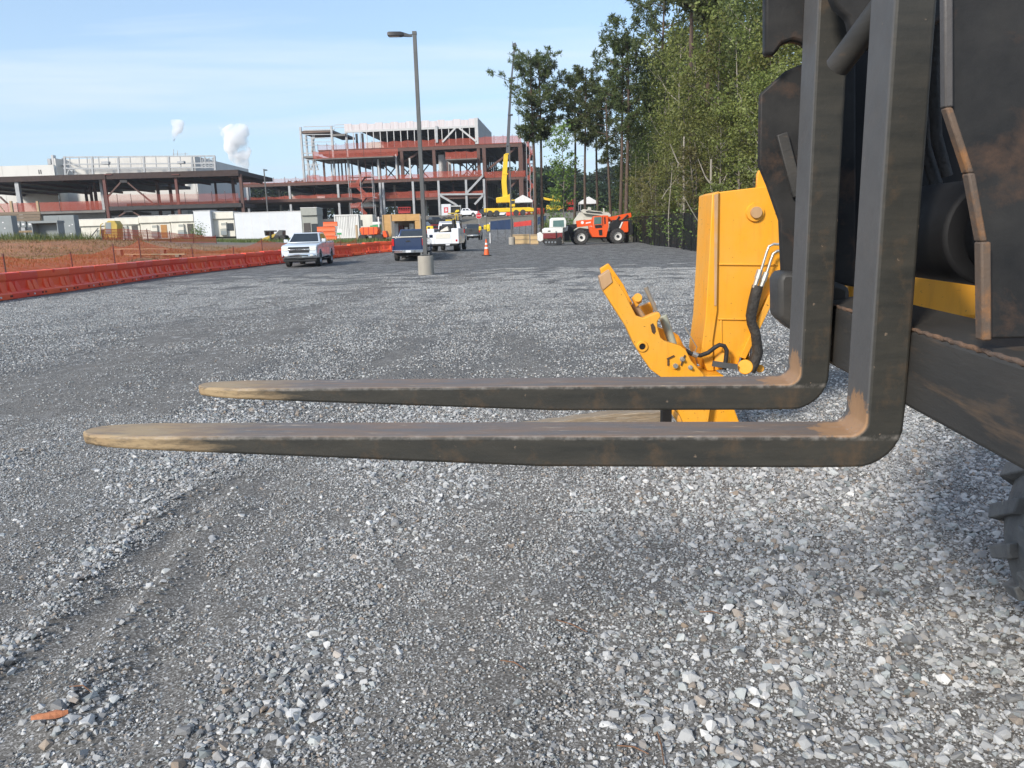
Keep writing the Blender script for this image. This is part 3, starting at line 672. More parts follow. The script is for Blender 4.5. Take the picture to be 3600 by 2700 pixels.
col = n.mix(n.math('MULTIPLY', n.ramp(scr, [(.60, 0.0), (.70, .6)]), topm), col, (.40, .37, .36))
chip = n.ramp(n.noise(vec, 60, 3, .6), [(.70, 0.0), (.74, .8)])
col = n.mix(chip, col, (.20, .15, .11))
n.link(col, b.inputs['Base Color'])
n.link(n.math('ADD', n.math('MULTIPLY', n.noise(vec, 14, 5), .3), .42), b.inputs['Roughness']); b.inputs['Specular IOR Level'].default_value = .32
n.bump(n.noise(vec, 55, 6, .65), .22, .004, b)

CF = Frame((0.70, 1.50, 0.0), R(-6.0))
def make_carriage():
    root = thing('telehandler', 'black telehandler fork carriage with two steel forks pointing left at the right edge', 'telehandler', (CF.o[0], CF.o[1], 0), CF.a)
    # fork: local x runs from the tip (negative) to the shank, z = 0 is the top of the blade
    TT, FW, L = .075, .132, 1.76
    def fork_mesh(L, asym):
        st_ = []
        for i in range(27):                                    # blade
            s = i / 26; x = -L + (L - .09) * (s ** 1.35)
            d = x + L; th = .026 + (TT - .032) * min(1, d / (.62 * L)); wv = FW
            tipl = .19
            if d < tipl: wv = FW * (.22 + .78 * math.sqrt(max(0, 1 - ((tipl - d) / tipl) ** 2)))
            y0 = (FW - wv) * (.5 + asym); y1 = y0 + wv
            st_.append(((x, 0.0), (x, -th), y0, y1))
        for k in range(1, 8):                                  # heel
            a = k / 8 * math.pi / 2; ri, ro = .035, .098
            cxi, czi = -.035, .035; cxo, czo = TT - ro, -TT + .006 + ro
            st_.append(((cxi + ri * math.sin(a), czi - ri * math.cos(a)), (cxo + ro * math.sin(a), czo - ro * math.cos(a)), 0, FW))
        for z in (.06, .2, .45, .8, 1.1): st_.append(((0.0, z), (TT, z), 0, FW))
        mb = MB(); mb.loft([[(a_[0], y0, a_[1]), (a_[0], y1, a_[1]), (b_[0], y1, b_[1]), (b_[0], y0, b_[1])] for a_, b_, y0, y1 in st_])
        return mb
    zt = 1.170
    fm = fork_mesh(L, 0.0)
    f1 = fm.build('fork', MATS['fork_steel'], root, bevel=.007, seg=3, loc=(.026, 0, zt)); f1['label'] = 'nearer steel fork with sand caked on its rounded tip'
    f2 = fork_mesh(1.70, .1).build('fork', MATS['fork_steel'], root, bevel=.007, seg=3, loc=(.012, .448, zt + .018)); f2['label'] = 'farther steel fork with a rusty pointed tip'
    bp = M['black_paint']
    # lower cross beam
    part('cross_beam', M['beam'], root, lambda m: m.prism([(.100, 1.232), (.25, 1.232), (.25, 1.405), (.104, 1.388)], 'y', -.95, .66), bevel=.009)
    part('weld_bead', M['rust_bead'], root, lambda m: m.tube([(.108 + .0015 * math.sin(i * 2.3), -.9 + i * .012, 1.388 + .0012 * math.sin(i * 1.7)) for i in range(128)], .0045, 6), smooth=60)
    # stub block at the far end of the beam
    S = lambda pts, yl: [tuple(CF.at_y(px, py, yl)[[0, 2]]) for px, py in pts]
    part('end_block', M['beam'], root, lambda m: m.prism(S([(2737, 985), (2752, 955), (2860, 960), (2990, 1010), (2990, 1190), (2800, 1172), (2738, 1118)], .62), 'y', .62, .74), bevel=.014)
    # far side plate with its edge rib
    part('side_plate', bp, root, lambda m: m.prism(S([(2672, 330), (2668, 580), (2698, 652), (2741, 775), (2749, 968), (3010, 1010), (3010, 200), (2900, 190), (2760, 250)], .70), 'y', .70, .725), bevel=.006)
    part('plate_rib', M['beam'], root, lambda m: m.bar(CF.at_y(2748, 470, .685), CF.at_y(2806, 690, .685), .018, .03), bevel=.003)
    part('upper_lug', bp, root, lambda m: m.prism(S([(2690, -260), (2690, 190), (2722, 195), (2752, 152), (2790, 140), (2828, 152), (2846, 185), (2880, 150), (2884, -260)], .62), 'y', .62, .66), bevel=.008)
    # inner back plates
    pbox('back_plate', M['black_plain'], root, .10, 1.1, .735, .75, 1.475, 2.5)
    part('curved_plate', bp, root, lambda m: m.prism(S([(2890, -250), (2905, -60), (2940, 20), (2985, 60), (3000, 130), (3060, 170), (3200, 150), (3330, 60), (3330, -250)], .30), 'y', .30, .34), bevel=.008)
    # tilt cylinder seen edge on and its pivot tube
    c0 = CF.at_y(3345, 820, .05)
    part('pivot_tube', M['black_plain'], root, lambda m: m.cyl((c0[0] + .08, .02, c0[2]), (c0[0] + .08, .45, c0[2]), .108, n=36), smooth=40, bevel=.008)
    part('pivot_flange', M['black_plain'], root, lambda m: m.cyl((c0[0] + .10, -.02, c0[2]), (c0[0] + .10, .02, c0[2]), .092, n=36), smooth=40, bevel=.006)
    part('hydraulic_cylinder', M['beam'], root, lambda m: (m.cyl(CF.at_y(3240, -160, .12), CF.at_y(2945, 235, .30), .028, n=18), m.cyl(CF.at_y(3290, -200, .10), CF.at_y(3120, 30, .19), .04, n=18)), smooth=40)
    # near side plate with flange strip
    fl = [(3312, -200), (3316, 380), (3392, 610), (3436, 850), (3440, 1195)]
    pl = [CF.at_y(px, py, -.30) for px, py in fl]
    for k_, (p, q) in enumerate(zip(pl[:-1], pl[1:])):
        w_ = (.013, .011, .011, .015)[k_]; part('edge_flange', M['rusty_edge'] if k_ == 0 else M['rusty_brace'], root, lambda m: m.prism([(p[0], p[2]), (q[0], q[2]), (q[0] + w_, q[2]), (p[0] + w_, p[2])], 'y', -.306 - .002 * k_, -.288), bevel=.003)
    part('side_plate', bp, root, lambda m: m.prism([(p[0] + .015, p[2]) for p in pl] + [(pl[-1][0] + .9, pl[-1][2]), (pl[-1][0] + .9, pl[0][2])], 'y', -.29, -.265), bevel=.004)
    part('hose', M['hose'], root, lambda m: m.tube([CF.at_y(3260, 60, .45), CF.at_y(3235, 300, .5), CF.at_y(3250, 520, .55), CF.at_y(3290, 640, .55), CF.at_y(3300, 760, .5)], .016, 8), smooth=60)
    part('hose', M['hose'], root, lambda m: m.tube([CF.at_y(3300, 40, .42), CF.at_y(3282, 260, .46), CF.at_y(3292, 480, .5), CF.at_y(3330, 620, .5)], .014, 8), smooth=60)
    part('weld_bead', M['rust_bead'], root, lambda m: m.tube([(.62 + .002 * math.sin(i * 2.1), .66, 1.42 + i * .012) for i in range(15)], .005, 6), smooth=60)
    # boom of the same machine, behind the carriage
    part('boom', M['yellow'], root, lambda m: m.prism([(.22, 1.33), (.22, 1.458), (1.1, 1.456), (3.6, 2.0), (3.6, 1.6), (1.1, 1.30)], 'y', .755, 1.05), bevel=.012)
    part('hose', M['zinc'], root, lambda m: m.cyl((.36, .74, 1.36), (.365, .73, 1.52), .016), smooth=40)
    # front wheel at the edge of the picture
    wc = CF.loc((2.29, 2.42, .505))
    def tyre(m):
        prof = [(-.19, .34), (-.21, .45), (-.185, .56), (-.10, .60), (.10, .60), (.185, .56), (.21, .45), (.19, .34)]
        m.lathe([(a, r * .87) for a, r in prof], wc, 'y', 48)
    w = part('wheel', M['dusty_rubber'], root, tyre, smooth=40)
    def lugs(m):
        for i in range(20):
            for sgn in (-1, 1):
                a = (i + (.5 if sgn > 0 else 0)) / 20 * 2 * math.pi
                ring = []
                for yo, da, rr in ((.02 * sgn, -.05, .625), (.21 * sgn, .12, .60), (.225 * sgn, .17, .52), (.215 * sgn, .19, .44)):
                    for dw in (-.055, .055):
                        for rad in (rr * .87 - .06, rr * .87 + .012):
                            t_ = a + da + dw
                            ring.append((wc[0] + rad * math.cos(t_), wc[1] + yo, wc[2] + rad * math.sin(t_)))
                secs = [ring[k * 4:k * 4 + 4] for k in range(4)]
                m.loft([[s_[0], s_[1], s_[3], s_[2]] for s_ in secs])
    part('tread_lugs', M['dusty_rubber'], w, lugs, bevel=.012)
    part('rim', M['yellow'], w, lambda m: m.lathe([(-.15, .345), (-.15, .30), (-.06, .27), (-.06, .06), (.06, .06), (.06, .27), (.15, .30), (.15, .345)], wc, 'y', 32), smooth=40)
    part('axle', M['black_plain'], root, lambda m: m.cyl((wc[0], wc[1] - .2, wc[2]), (wc[0], wc[1] - 1.9, wc[2]), .09), smooth=40)
    part('chassis', M['black_plain'], root, lambda m: m.prism([(wc[0] - .35, .55), (wc[0] + 2.4, .55), (wc[0] + 2.4, 1.05), (wc[0] - .1, 1.05), (wc[0] - .35, .85)], 'y', wc[1] - 1.55, wc[1] - .55), bevel=.02)
    part('boom_post', M['black_plain'], root, lambda m: m.bar((wc[0] + 1.6, wc[1] - 1.3, 1.0), (wc[0] + 1.75, wc[1] - 1.3, 2.0), .35, .3), bevel=.02)
M['beam'] = pm('worn_black_steel', (.026, .026, .025), (.050, .046, .041), .6, 0, 4, stretch=(1, .35, 2.2), layer=(.13, .085, .052), lscale=6, lstops=(.58, .74), bump=.25, bscale=50, bdist=.004)
M['rusty_brace'] = pm('rusty_brace', (.075, .06, .05), (.13, .085, .055), .75, 0, 9, layer=(.24, .115, .045), lscale=14, lstops=(.50, .66), bump=.5, bscale=60, bdist=.004)
M['rust_bead'] = pm('rust_bead', (.20, .11, .06), (.10, .075, .06), .8, 0, 12, bump=.7, bscale=60)
M['rusty_edge'] = pm('rusty_edge', (.055, .053, .052), (.095, .085, .08), .6, 0, 5, layer=(.19, .085, .04), lscale=9, lstops=(.58, .68), bump=.4, bscale=50, bdist=.004)
make_carriage()

# ------------------------------------------------------------------ yellow boom head behind the forks
YB = 5.55
def make_boom_head():
    o = D(2560, 1560, YB); root = thing('telescopic_boom', 'yellow telescopic boom head with its quick coupler tilted up, behind the forks', 'boom', (o[0], YB, 0), 0)
    BF = Frame((o[0], YB, 0), 0)
    S = lambda pts, yl=0.0: [tuple(BF.at_y(px, py, yl)[[0, 2]]) for px, py in pts]
    ye = M['yellow']
    # nose casting: side plate with a broad front strip
    part('nose_box', ye, root, lambda m: m.prism(S([(2520, 676), (2716, 652), (2760, 660), (2775, 820), (2742, 960), (2690, 1055), (2608, 1240), (2592, 1290), (2500, 1306), (2490, 1200), (2506, 1090)]), 'y', 0, .34), bevel=.006)
    part('front_strip', ye, root, lambda m: m.prism(S([(2504, 682), (2528, 672), (2522, 1090), (2506, 1200), (2510, 1304), (2487, 1304), (2464, 1245), (2481, 1120), (2494, 900)], -.025), 'y', -.025, .36), bevel=.005)
    part('worn_strip', M['tan_wear'], root, lambda m: m.prism(S([(2512, 684), (2525, 680), (2519, 1075), (2512, 1075)], -.034), 'y', -.032, -.02))
    for y_, x0, x1 in ((929, 2527, 2732), (1121, 2524, 2642)):
        part('weld_seam', ye, root, lambda m: m.bar(BF.at_y(x0, y_, -.004), BF.at_y(x1, y_ + 2, -.004), .018, .014), bevel=.004)
    part('seam', ye, root, lambda m: m.bar(BF.at_y(2535, 1124, -.004), BF.at_y(2537, 1262, -.004), .012, .01), bevel=.003)
    part('lower_flange', ye, root, lambda m: m.prism(S([(2742, 955), (2752, 985), (2620, 1262), (2600, 1255)], -.02), 'y', -.03, .3), bevel=.004)
    c = BF.at_y(2653, 747, 0)
    bs = part('pin_boss', ye, root, lambda m: (m.cyl((c[0], .02, c[2]), (c[0], -.022, c[2]), .072, .062, n=32)), smooth=35)
    part('pin', M['tan_wear'], bs, lambda m: (m.cyl((c[0], 0, c[2]), (c[0], -.045, c[2]), .040, n=28)), smooth=35)
    part('top_lug', ye, root, lambda m: m.prism(S([(2664, 612), (2670, 598), (2682, 596), (2700, 640), (2760, 660), (2662, 662)], .06), 'y', .06, .10), bevel=.004)
    # coupler cheeks
    ck = [(2110, 972), (2142, 952), (2199, 1034), (2212, 1062), (2236, 1110), (2262, 1119), (2296, 1104), (2318, 1098), (2324, 1112), (2312, 1130), (2312, 1150), (2322, 1186), (2336, 1199), (2392, 1216), (2410, 1228), (2430, 1268), (2474, 1316), (2500, 1420), (2480, 1560), (2420, 1560), (2400, 1480), (2330, 1330), (2288, 1300), (2262, 1262), (2228, 1208), (2200, 1147), (2160, 1085), (2119, 1020)]
    sh = S(ck, -.28)
    part('coupler_cheek', ye, root, lambda m: m.prism(sh, 'y', -.28, -.20), bevel=.006)
    far = [(x + .062, z + .03) for x, z in sh]
    part('coupler_cheek', ye, root, lambda m: m.prism(far, 'y', .22, .28), bevel=.006)
    part('web_plate', ye, root, lambda m: m.prism(S([(2135, 985), (2165, 1010), (2225, 1110), (2330, 1230), (2400, 1300), (2380, 1330), (2290, 1270), (2215, 1130)], -.1), 'y', -.20, .22), bevel=.004)
    part('worn_end', M['tan_wear'], root, lambda m: m.prism(S([(2107, 973), (2143, 949), (2154, 992), (2119, 1021)], -.288), 'y', -.288, -.19), bevel=.003)
    cx = BF.at_y(2258, 1218, -.28)
    part('pin_hole', M['black_plain'], root, lambda m: m.cyl((cx[0], -.284, cx[2]), (cx[0], -.20, cx[2]), .021, n=20), smooth=35)
    part('hole_ring', ye, root, lambda m: m.lathe([(0, .022), (-.012, .024), (-.012, .036), (0, .042)], (cx[0], -.281, cx[2]), 'y', 24), smooth=35)
    [part('cross_tube', ye, root, lambda m: m.cyl(BF.at_y(px, py, -.24), BF.at_y(px, py, -.24) + np.array([.02, .5, .01]), r), smooth=35) for px, py, r in ((2215, 1100, .03), (2440, 1330, .05), (2420, 1500, .05))]
    a_, b_ = BF.at_y(2226, 1068, -.12), BF.at_y(2262, 1122, -.12)
    part('link_bar', M['tan_wear'], root, lambda m: m.cyl(a_, b_, .026), smooth=35)
    for px, py, r in ((2372, 1284, .028), (2398, 1262, .018), (2426, 1291, .016)):
        p = BF.at_y(px, py, -.28)
        bo = part('bolt', M['zinc'], root, lambda m: (m.cyl((p[0], -.29, p[2]), (p[0], -.315, p[2]), r * .62, n=10)), smooth=30)
        part('washer', ye if r > .02 else M['zinc'], bo, lambda m: (m.cyl((p[0], -.279, p[2]), (p[0], -.292, p[2]), r, n=20)), smooth=30)
    [part('keeper_plate', M['old_rust'], root, lambda m: m.bar(BF.at_y(*p_, -.287), BF.at_y(*q_, -.287), .011, .008)) for p_, q_ in (((2345, 1262), (2370, 1250)), ((2349, 1264), (2349, 1285)), ((2394, 1285), (2408, 1248)))]
    part('chipped_paint', M['old_rust'], root, lambda m: m.prism(S([(2287, 1142), (2296, 1136), (2304, 1150), (2306, 1166), (2300, 1176), (2292, 1168)], -.284), 'y', -.2825, -.27))
    # locking cylinder
    part('hydraulic_cylinder', M['pale_paint'], root, lambda m: m.cyl(BF.at_y(2330, 1110, -.1), BF.at_y(2366, 1212, -.1), .030, n=18), smooth=35, bevel=.004)
    part('cylinder_rod', M['pale_rod'], root, lambda m: m.cyl(BF.at_y(2270, 1010, -.08), BF.at_y(2306, 1092, -.08), .0145, n=14), smooth=35)
    part('cylinder_eye', ye, root, lambda m: (m.cyl(BF.at_y(2242, 1046, -.2), BF.at_y(2242, 1046, .2), .030, n=18), m.prism(S([(2222, 1050), (2240, 1034), (2258, 1042), (2256, 1062), (2236, 1080)], -.16), 'y', -.16, -.12)), smooth=35)
    part('lock_wire', M['pale_rod'], root, lambda m: m.tube([BF.at_y(2408, 1150, -.15), BF.at_y(2432, 1190, -.15), BF.at_y(2450, 1220, -.15), BF.at_y(2444, 1236, -.15)], .004, 6), smooth=60)
    # hoses
    hp = [(2412, 1232), (2430, 1244), (2462, 1250), (2490, 1240), (2512, 1222), (2530, 1212), (2546, 1216), (2555, 1232), (2552, 1262), (2546, 1300)]
    part('hose', M['hose'], root, lambda m: m.tube([BF.at_y(px, py, -.10) for px, py in hp], .016, 10), smooth=60)
    fit = part('hose_fitting', M['zinc'], root, lambda m: m.cyl(BF.at_y(2434, 1243, -.1), BF.at_y(2452, 1250, -.1), .021, n=8), smooth=30)
    for pts in ([(2790, 862), (2720, 858), (2703, 866), (2694, 890), (2682, 930), (2672, 962)], [(2790, 884), (2732, 882), (2718, 892), (2708, 920), (2698, 952), (2690, 972)]):
        part('steel_pipe', M['zinc'], root, lambda m: m.tube([BF.at_y(px, py, -.08) for px, py in pts], .010, 8), smooth=60)
    for p0, p1 in (((2672, 948), (2652, 1012)), ((2694, 958), (2672, 1018))):
        part('hose_end', M['zinc'], root, lambda m: (m.cyl(BF.at_y(*p0, -.08), BF.at_y(*p1, -.08), .017, n=8), m.cyl(BF.at_y(*p0, -.08), BF.at_y((p0[0] + p1[0]) / 2, (p0[1] + p1[1]) / 2, -.08), .022, n=8)), smooth=30)
    slv = [(2664, 1004), (2650, 1060), (2640, 1110), (2642, 1136), (2656, 1170), (2660, 1200), (2664, 1240), (2652, 1276), (2636, 1306)]
    part('hose_sleeve', M['sleeve'], root, lambda m: m.tube([BF.at_y(px, py, -.07) for px, py in slv], [.040, .040, .038, .034, .036, .036, .040, .038, .042], 14), smooth=60)
    part('tilt_rod', M['chrome'], root, lambda m: m.cyl(BF.at_y(2642, 1170, .12), BF.at_y(2632, 1290, .12), .02), smooth=35)
    part('rod_guard', M['hose'], root, lambda m: m.cyl(BF.at_y(2622, 1170, .16), BF.at_y(2618, 1300, .16), .03), smooth=35)
    part('pivot_eye', ye, root, lambda m: (m.cyl(BF.at_y(2540, 1268, -.05), BF.at_y(2540, 1268, .3), .06, n=24), m.cyl(BF.at_y(2620, 1290, -.1), BF.at_y(2620, 1290, .3), .055, n=24), m.cyl(BF.at_y(2672, 1296, -.02), BF.at_y(2672, 1296, .28), .03, n=18)), smooth=35, bevel=.006)
    part('bracket', M['pole_grey'], root, lambda m: m.bar(BF.at_y(2505, 1278, -.12), BF.at_y(2590, 1290, -.12), .02, .04))
    # coupler foot standing on the ground
    part('coupler_foot', ye, root, lambda m: m.prism(S([(2385, 1400), (2380, 1425), (2408, 1470), (2440, 1562), (2640, 1562), (2594, 1440), (2560, 1330), (2420, 1330)], -.30), 'y', -.195, .215), bevel=.008)
    part('stop_post', M['black_plain'], root, lambda m: m.bar(BF.at_y(2342, 1405, -.1), np.array([*BF.at_y(2342, 1405, -.1)[:2], .0]), .075, .06), bevel=.005)
    # the boom going off to the right, its ram and cheek
    part('boom', ye, root, lambda m: m.prism([(.38, 1.35), (.45, 1.90), (5.2, 2.25), (5.2, 1.80), (.5, 1.25)], 'y', .03, .31), bevel=.01)
    part('boom_prop', M['black_plain'], root, lambda m: m.bar((4.6, .17, 0.0), (4.75, .17, 1.85), .4, .35), bevel=.01)
    return root
M['old_rust'] = pm('old_rust', (.05, .03, .018), (.09, .05, .025), .85, 0, 20)
M['pale_rod'] = pm('pale_rod', (.33, .29, .23), (.26, .225, .18), .5, .2, 12)
make_boom_head()

# timber bearer lying between the forks' shadow and the coupler, bark and twigs on the gravel
def make_timber():
    a, b_ = G(1800, 1512), G(2325, 1482); zc = .055
    root = MB(); L = float(np.linalg.norm(b_ - a))
    rings = []
    for i in range(13):
        s = i / 12; x = s * L; w = .075 + .006 * math.sin(i * 1.9); h = .10 * (.35 + .65 * min(1, s * 1.6)) + .005 * math.sin(i * 2.7)
        rings.append([(x, -w, 0), (x, w, 0), (x, w * .96, h), (x, -w * .97, h * (1 + .03 * math.sin(i)))])
    root.loft(rings)
    o = root.build('timber_beam', M['timber'], None, bevel=.008, loc=(a[0], a[1], .005), rot=(0, 0, math.atan2(b_[1] - a[1], b_[0] - a[0])))
    tag(o, 'weathered timber beam lying on the gravel beyond the nearer fork', 'timber')
make_timber()
p = G(180, 2545)
ob = MB()
ob.loft([[(-.055 + .11 * i / 6, -.018 * math.sin(math.pi * (.12 + .8 * i / 6)), .004 + .004 * math.sin(i)), (-.055 + .11 * i / 6, .018 * math.sin(math.pi * (.12 + .8 * i / 6)), .010 + .003 * math.sin(i * 2)), (-.055 + .11 * i / 6, 0, .017)] for i in range(7)])
M['chip'] = pm('wood_chip', (.50, .20, .09), (.36, .13, .06), .8, 0, 40, stretch=(.2, 1, 1))
tag(ob.build('wood_chip', M['chip'], None, loc=(p[0], p[1], float(micro(np.array([p[0]]), np.array([p[1]]))[0]) + .012), rot=(.1, .05, .35)), 'reddish wood chip lying on the gravel at lower left', 'wood chip')
M['twig'] = pm('twig', (.22, .11, .06), (.15, .08, .045), .9, 0, 30)
for i, (x0, y0, x1, y1, w_) in enumerate([(1955, 2185, 2065, 2225, 'near the middle'), (2460, 2165, 2540, 2175, 'right of the middle'), (2170, 2625, 2280, 2655, 'at the bottom edge right of centre'), (2310, 2580, 2335, 2700, 'pointing at the bottom edge'), (1760, 2335, 1850, 2365, 'left of the middle'), (250, 2450, 330, 2460, 'beside the wood chip')]):
    a, b_ = G(x0, y0), G(x1, y1); mid = (a + b_) / 2
    zz_ = lambda q: float(micro(np.array([q[0]]), np.array([q[1]]))[0]) + .013
    tag(MB().tube([(a[0], a[1], zz_(a)), (mid[0] + .004, mid[1] + .006, zz_(mid) + .006), (b_[0], b_[1], zz_(b_))], [.0022, .0028, .0015], 5).build('dead_twig', M['twig'], smooth=60), 'thin brown dead twig on the gravel ' + w_, 'twig', 'twigs on the gravel')

# ------------------------------------------------------------------ things standing in the yard
def gp(px, py, Y): return on_ground(px, py, Y)

# water-filled barriers along the left edge
def make_barrier():
    L = 1.98; root = thing('plastic_barrier', 'red water-filled plastic barrier', 'barrier')
    prof = [(-.29, 0), (.29, 0), (.29, .17), (.265, .20), (.15, .27), (.135, .55), (.17, .60), (.17, .79), (.15, .815), (-.15, .815), (-.17, .79), (-.17, .60), (-.135, .55), (-.15, .27), (-.265, .20), (-.29, .17)]
    part('body', M['barrier_red'], root, lambda m: m.prism(prof, 'x', -L / 2 + .03, L / 2 - .03), bevel=.018)
    for sgn in (-1, 1):
        for i, x in enumerate((-.58, -.28, .40, .70)):
            part('moulded_rib', M['barrier_red'], root, lambda m: m.loft([[(x - .12, sgn * .255, .205), (x + .12, sgn * .255, .205), (x + .12, sgn * .13, .205), (x - .12, sgn * .13, .205)],
                 [(x - .11, sgn * .205, .40), (x + .11, sgn * .205, .40), (x + .11, sgn * .12, .40), (x - .11, sgn * .12, .40)],
                 [(x - .06, sgn * .165, .53), (x + .06, sgn * .165, .53), (x + .06, sgn * .12, .53), (x - .06, sgn * .12, .53)]]), bevel=.015)
        for x in (-.8, .06, .9):
            part('base_slot', M['barrier_slot'], root, lambda m: m.box(x - .05, x + .05, sgn * .286 if sgn > 0 else -.294, .294 if sgn > 0 else -.286, .07, .13))
        part('drain_plug', M['white_plug'], root, lambda m: m.cyl((.42, sgn * .285, .09), (.42, sgn * .31, .09), .032, n=10), smooth=35)
    part('top_lug', M['barrier_red'], root, lambda m: m.loft([[(-.05, -.178, .70), (.05, -.178, .70), (.08, -.178, .82), (-.08, -.178, .82)], [(-.05, .178, .70), (.05, .178, .70), (.08, .178, .82), (-.08, .178, .82)]]), bevel=.012)
    return root
M['barrier_slot'] = pm('barrier_slot', (.16, .012, .01), None, .7)
pth = [np.array(q) for q in BAR]; seg = [np.linalg.norm((q - p)[:2]) for p, q in zip(pth[:-1], pth[1:])]; tot = sum(seg)
# smooth the line
cum = np.concatenate([[0], np.cumsum(seg)]); BX = lambda s: np.array([np.interp(s, cum, [p[0] for p in pth]), np.interp(s, cum, [p[1] for p in pth])])
def BXs(s): return sum(BX(np.clip(s + d, 0, tot)) for d in (-5, -2.5, 0, 2.5, 5)) / 5
s = .5; i = 0; proto = make_barrier(); bar_pts = []
while s < tot - 1.5 and i < 40:
    a, b_ = BXs(s), BXs(s + 2.0); c = (a + b_) / 2; ang = math.atan2(b_[1] - a[1], b_[0] - a[0])
    bar_pts.append((c, ang)); s += 2.0; i += 1
for i, (c, ang) in enumerate(bar_pts):
    o = proto if i == 0 else dup(proto)
    o.location = (c[0], c[1], h1(c[0], c[1]) + .005); o.rotation_euler = (0, 0, ang + R(random.uniform(-2.6, 2.6)))
    o['label'] = 'red water-filled plastic barrier, %s of the row counted from the near left end' % ORD[i]; o['group'] = 'red plastic barriers along the yard'

# sagging orange safety net fences on thin posts
def net_fence(name, label, pts, hs, mat, post='steel_red', posth=1.15, sag=.18):
    root = thing(name, label, 'fence', (pts[0][0], pts[0][1], h1(*pts[0])))
    o = np.array([pts[0][0], pts[0][1], h1(*pts[0])]); P = [np.array([p[0], p[1], h1(p[0], p[1])]) - o for p in pts]
    for p, hh_ in zip(P, hs): pbar('post', M[post], root, p, p + np.array([random.uniform(-.03, .03), random.uniform(-.03, .03), hh_ * posth]), .05)
    for a, b_, ha, hb in zip(P[:-1], P[1:], hs[:-1], hs[1:]):
        k = 8; vs = []
        for j in range(k + 1):
            u_ = j / k; q = a + (b_ - a) * u_; top = (ha + (hb - ha) * u_) * 1.05 - sag * 4 * u_ * (1 - u_)
            vs += [tuple(q + [0, 0, .04]), tuple(q + [0, .03 * math.sin(j * 2.1), top * .5]), tuple(q + [0, 0, top])]
        fs = [(j * 3 + r, j * 3 + 3 + r, j * 3 + 4 + r, j * 3 + 1 + r) for j in range(k) for r in range(2)]
        MB().add(vs, fs).build('net_panel', mat, root, smooth=60)
    return root
fp = []
for s in np.arange(0, tot + 4, 4.1):
    a = BXs(min(s, tot)); fp.append((a[0] - 2.6 - .4 * math.sin(s), a[1] + 1.6))
net_fence('safety_net_fence', 'sagging orange net fence on thin posts just behind the red barriers', fp, [.84 + .10 * math.sin(k * 1.7) for k in range(len(fp))], M['net_orange'])
fp2 = [tuple(gp(px, 846, Y)[:2]) for px, Y in ((360, 60), (440, 62), (520, 64), (600, 66), (680, 69), (760, 72))]
net_fence('safety_net_fence', 'upright orange net fence before the cream site cabins', fp2, [.95, .95, .9, .85, .8, .7], M['net_site'], sag=.08)
# pale planks lying behind the barriers
for i, (px, py, dx, lab) in enumerate(((455, 902, 0, 'upper pale plank lying behind the barriers'), (475, 910, .4, 'lower pale plank lying behind the barriers'))):
    q = on_ground(px, py)
    o = MB().box(-1.6, 1.6, -.14, .14, 0, .05).build('plank', M['plank'], None, bevel=.006, loc=(q[0] + dx, q[1] + 1.5, q[2] + .36 - .22 * i), rot=(0, R(1.5), R(4)))
    tag(o, lab, 'plank')
    for sx_ in (-1.2, 1.2): MB().box(-.1, .1, -.2, .2, -.34 + .22 * i, -.002).build('bearer', M['old_plank'], o, loc=(sx_, 0, 0))

# lamp post on its concrete drum
def lamp_post(px, py, label, h=9.2, head_rz=math.pi, base_h=.80, Y=None):
    q = on_ground(px, py, Y); root = thing('lamp_post', label, 'lamp post', (q[0], q[1], q[2] - .02))
    part('concrete_base', M['concrete'], root, lambda m: m.cyl((0, 0, -.1), (0, 0, base_h), .335, .325, n=40), smooth=40, bevel=.02)
    part('base_plate', M['pole_grey'], root, lambda m: m.box(-.2, .2, -.2, .2, base_h + .02, base_h + .06), bevel=.01)
    for sx_ in (-.16, .16):
        for sy_ in (-.16, .16): part('anchor_bolt', M['zinc'], root, lambda m: m.cyl((sx_, sy_, base_h), (sx_, sy_, base_h + .15), .015, n=6))
    part('pole', M['pole_grey'], root, lambda m: m.loft([[(-r, -r, z), (r, -r, z), (r, r, z), (-r, r, z)] for z, r in ((base_h + .06, .085), (h + base_h - .4, .072))]), bevel=.012)
    top = h + base_h - .45; c_, s_ = math.cos(head_rz), math.sin(head_rz)
    L_ = lambda a, z, w=0: (a * c_ - w * s_, a * s_ + w * c_, z)
    part('pole_cap', M['pole_grey'], root, lambda m: m.box(-.085, .085, -.085, .085, top, top + .12), bevel=.01)
    arm = part('arm', M['pole_grey'], root, lambda m: m.loft([[L_(a, z - t, -w), L_(a, z - t, w), L_(a, z + t, w), L_(a, z + t, -w)] for a, z, t, w in ((.09, top - .02, .05, .03), (.2, top - .03, .05, .03), (.45, top + .02, .07, .09))]), bevel=.006)
    hd = part('lamp_head', M['pole_dark'], root, lambda m: m.loft([[L_(a, z - t, -w), L_(a, z - t, w), L_(a, z + t, w * .9), L_(a, z + t, -w * .9)] for a, z, t, w in ((.42, top + .02, .06, .10), (.55, top + .03, .075, .16), (1.0, top + .035, .075, .165), (1.06, top + .035, .05, .15))]), bevel=.012)
    part('lens', M['lens'], hd, lambda m: m.add([L_(.6, top - .048, -.12), L_(1.0, top - .043, -.12), L_(1.0, top - .043, .12), L_(.6, top - .048, .12)], [(0, 1, 2, 3)]))
    return root
M['pole_dark'] = pm('lamp_dark', (.03, .03, .032), None, .5); M['lens'] = pm('lens', (.5, .5, .47), None, .3)
LP = on_ground(1499, 966)
lamp_post(1499, 966, 'tall grey lamp post on a concrete drum in the middle of the yard', h=9.05)
lamp_post(1800, 866, 'thin lamp post on a small concrete drum before the crane', h=9.6, head_rz=R(95), Y=80)

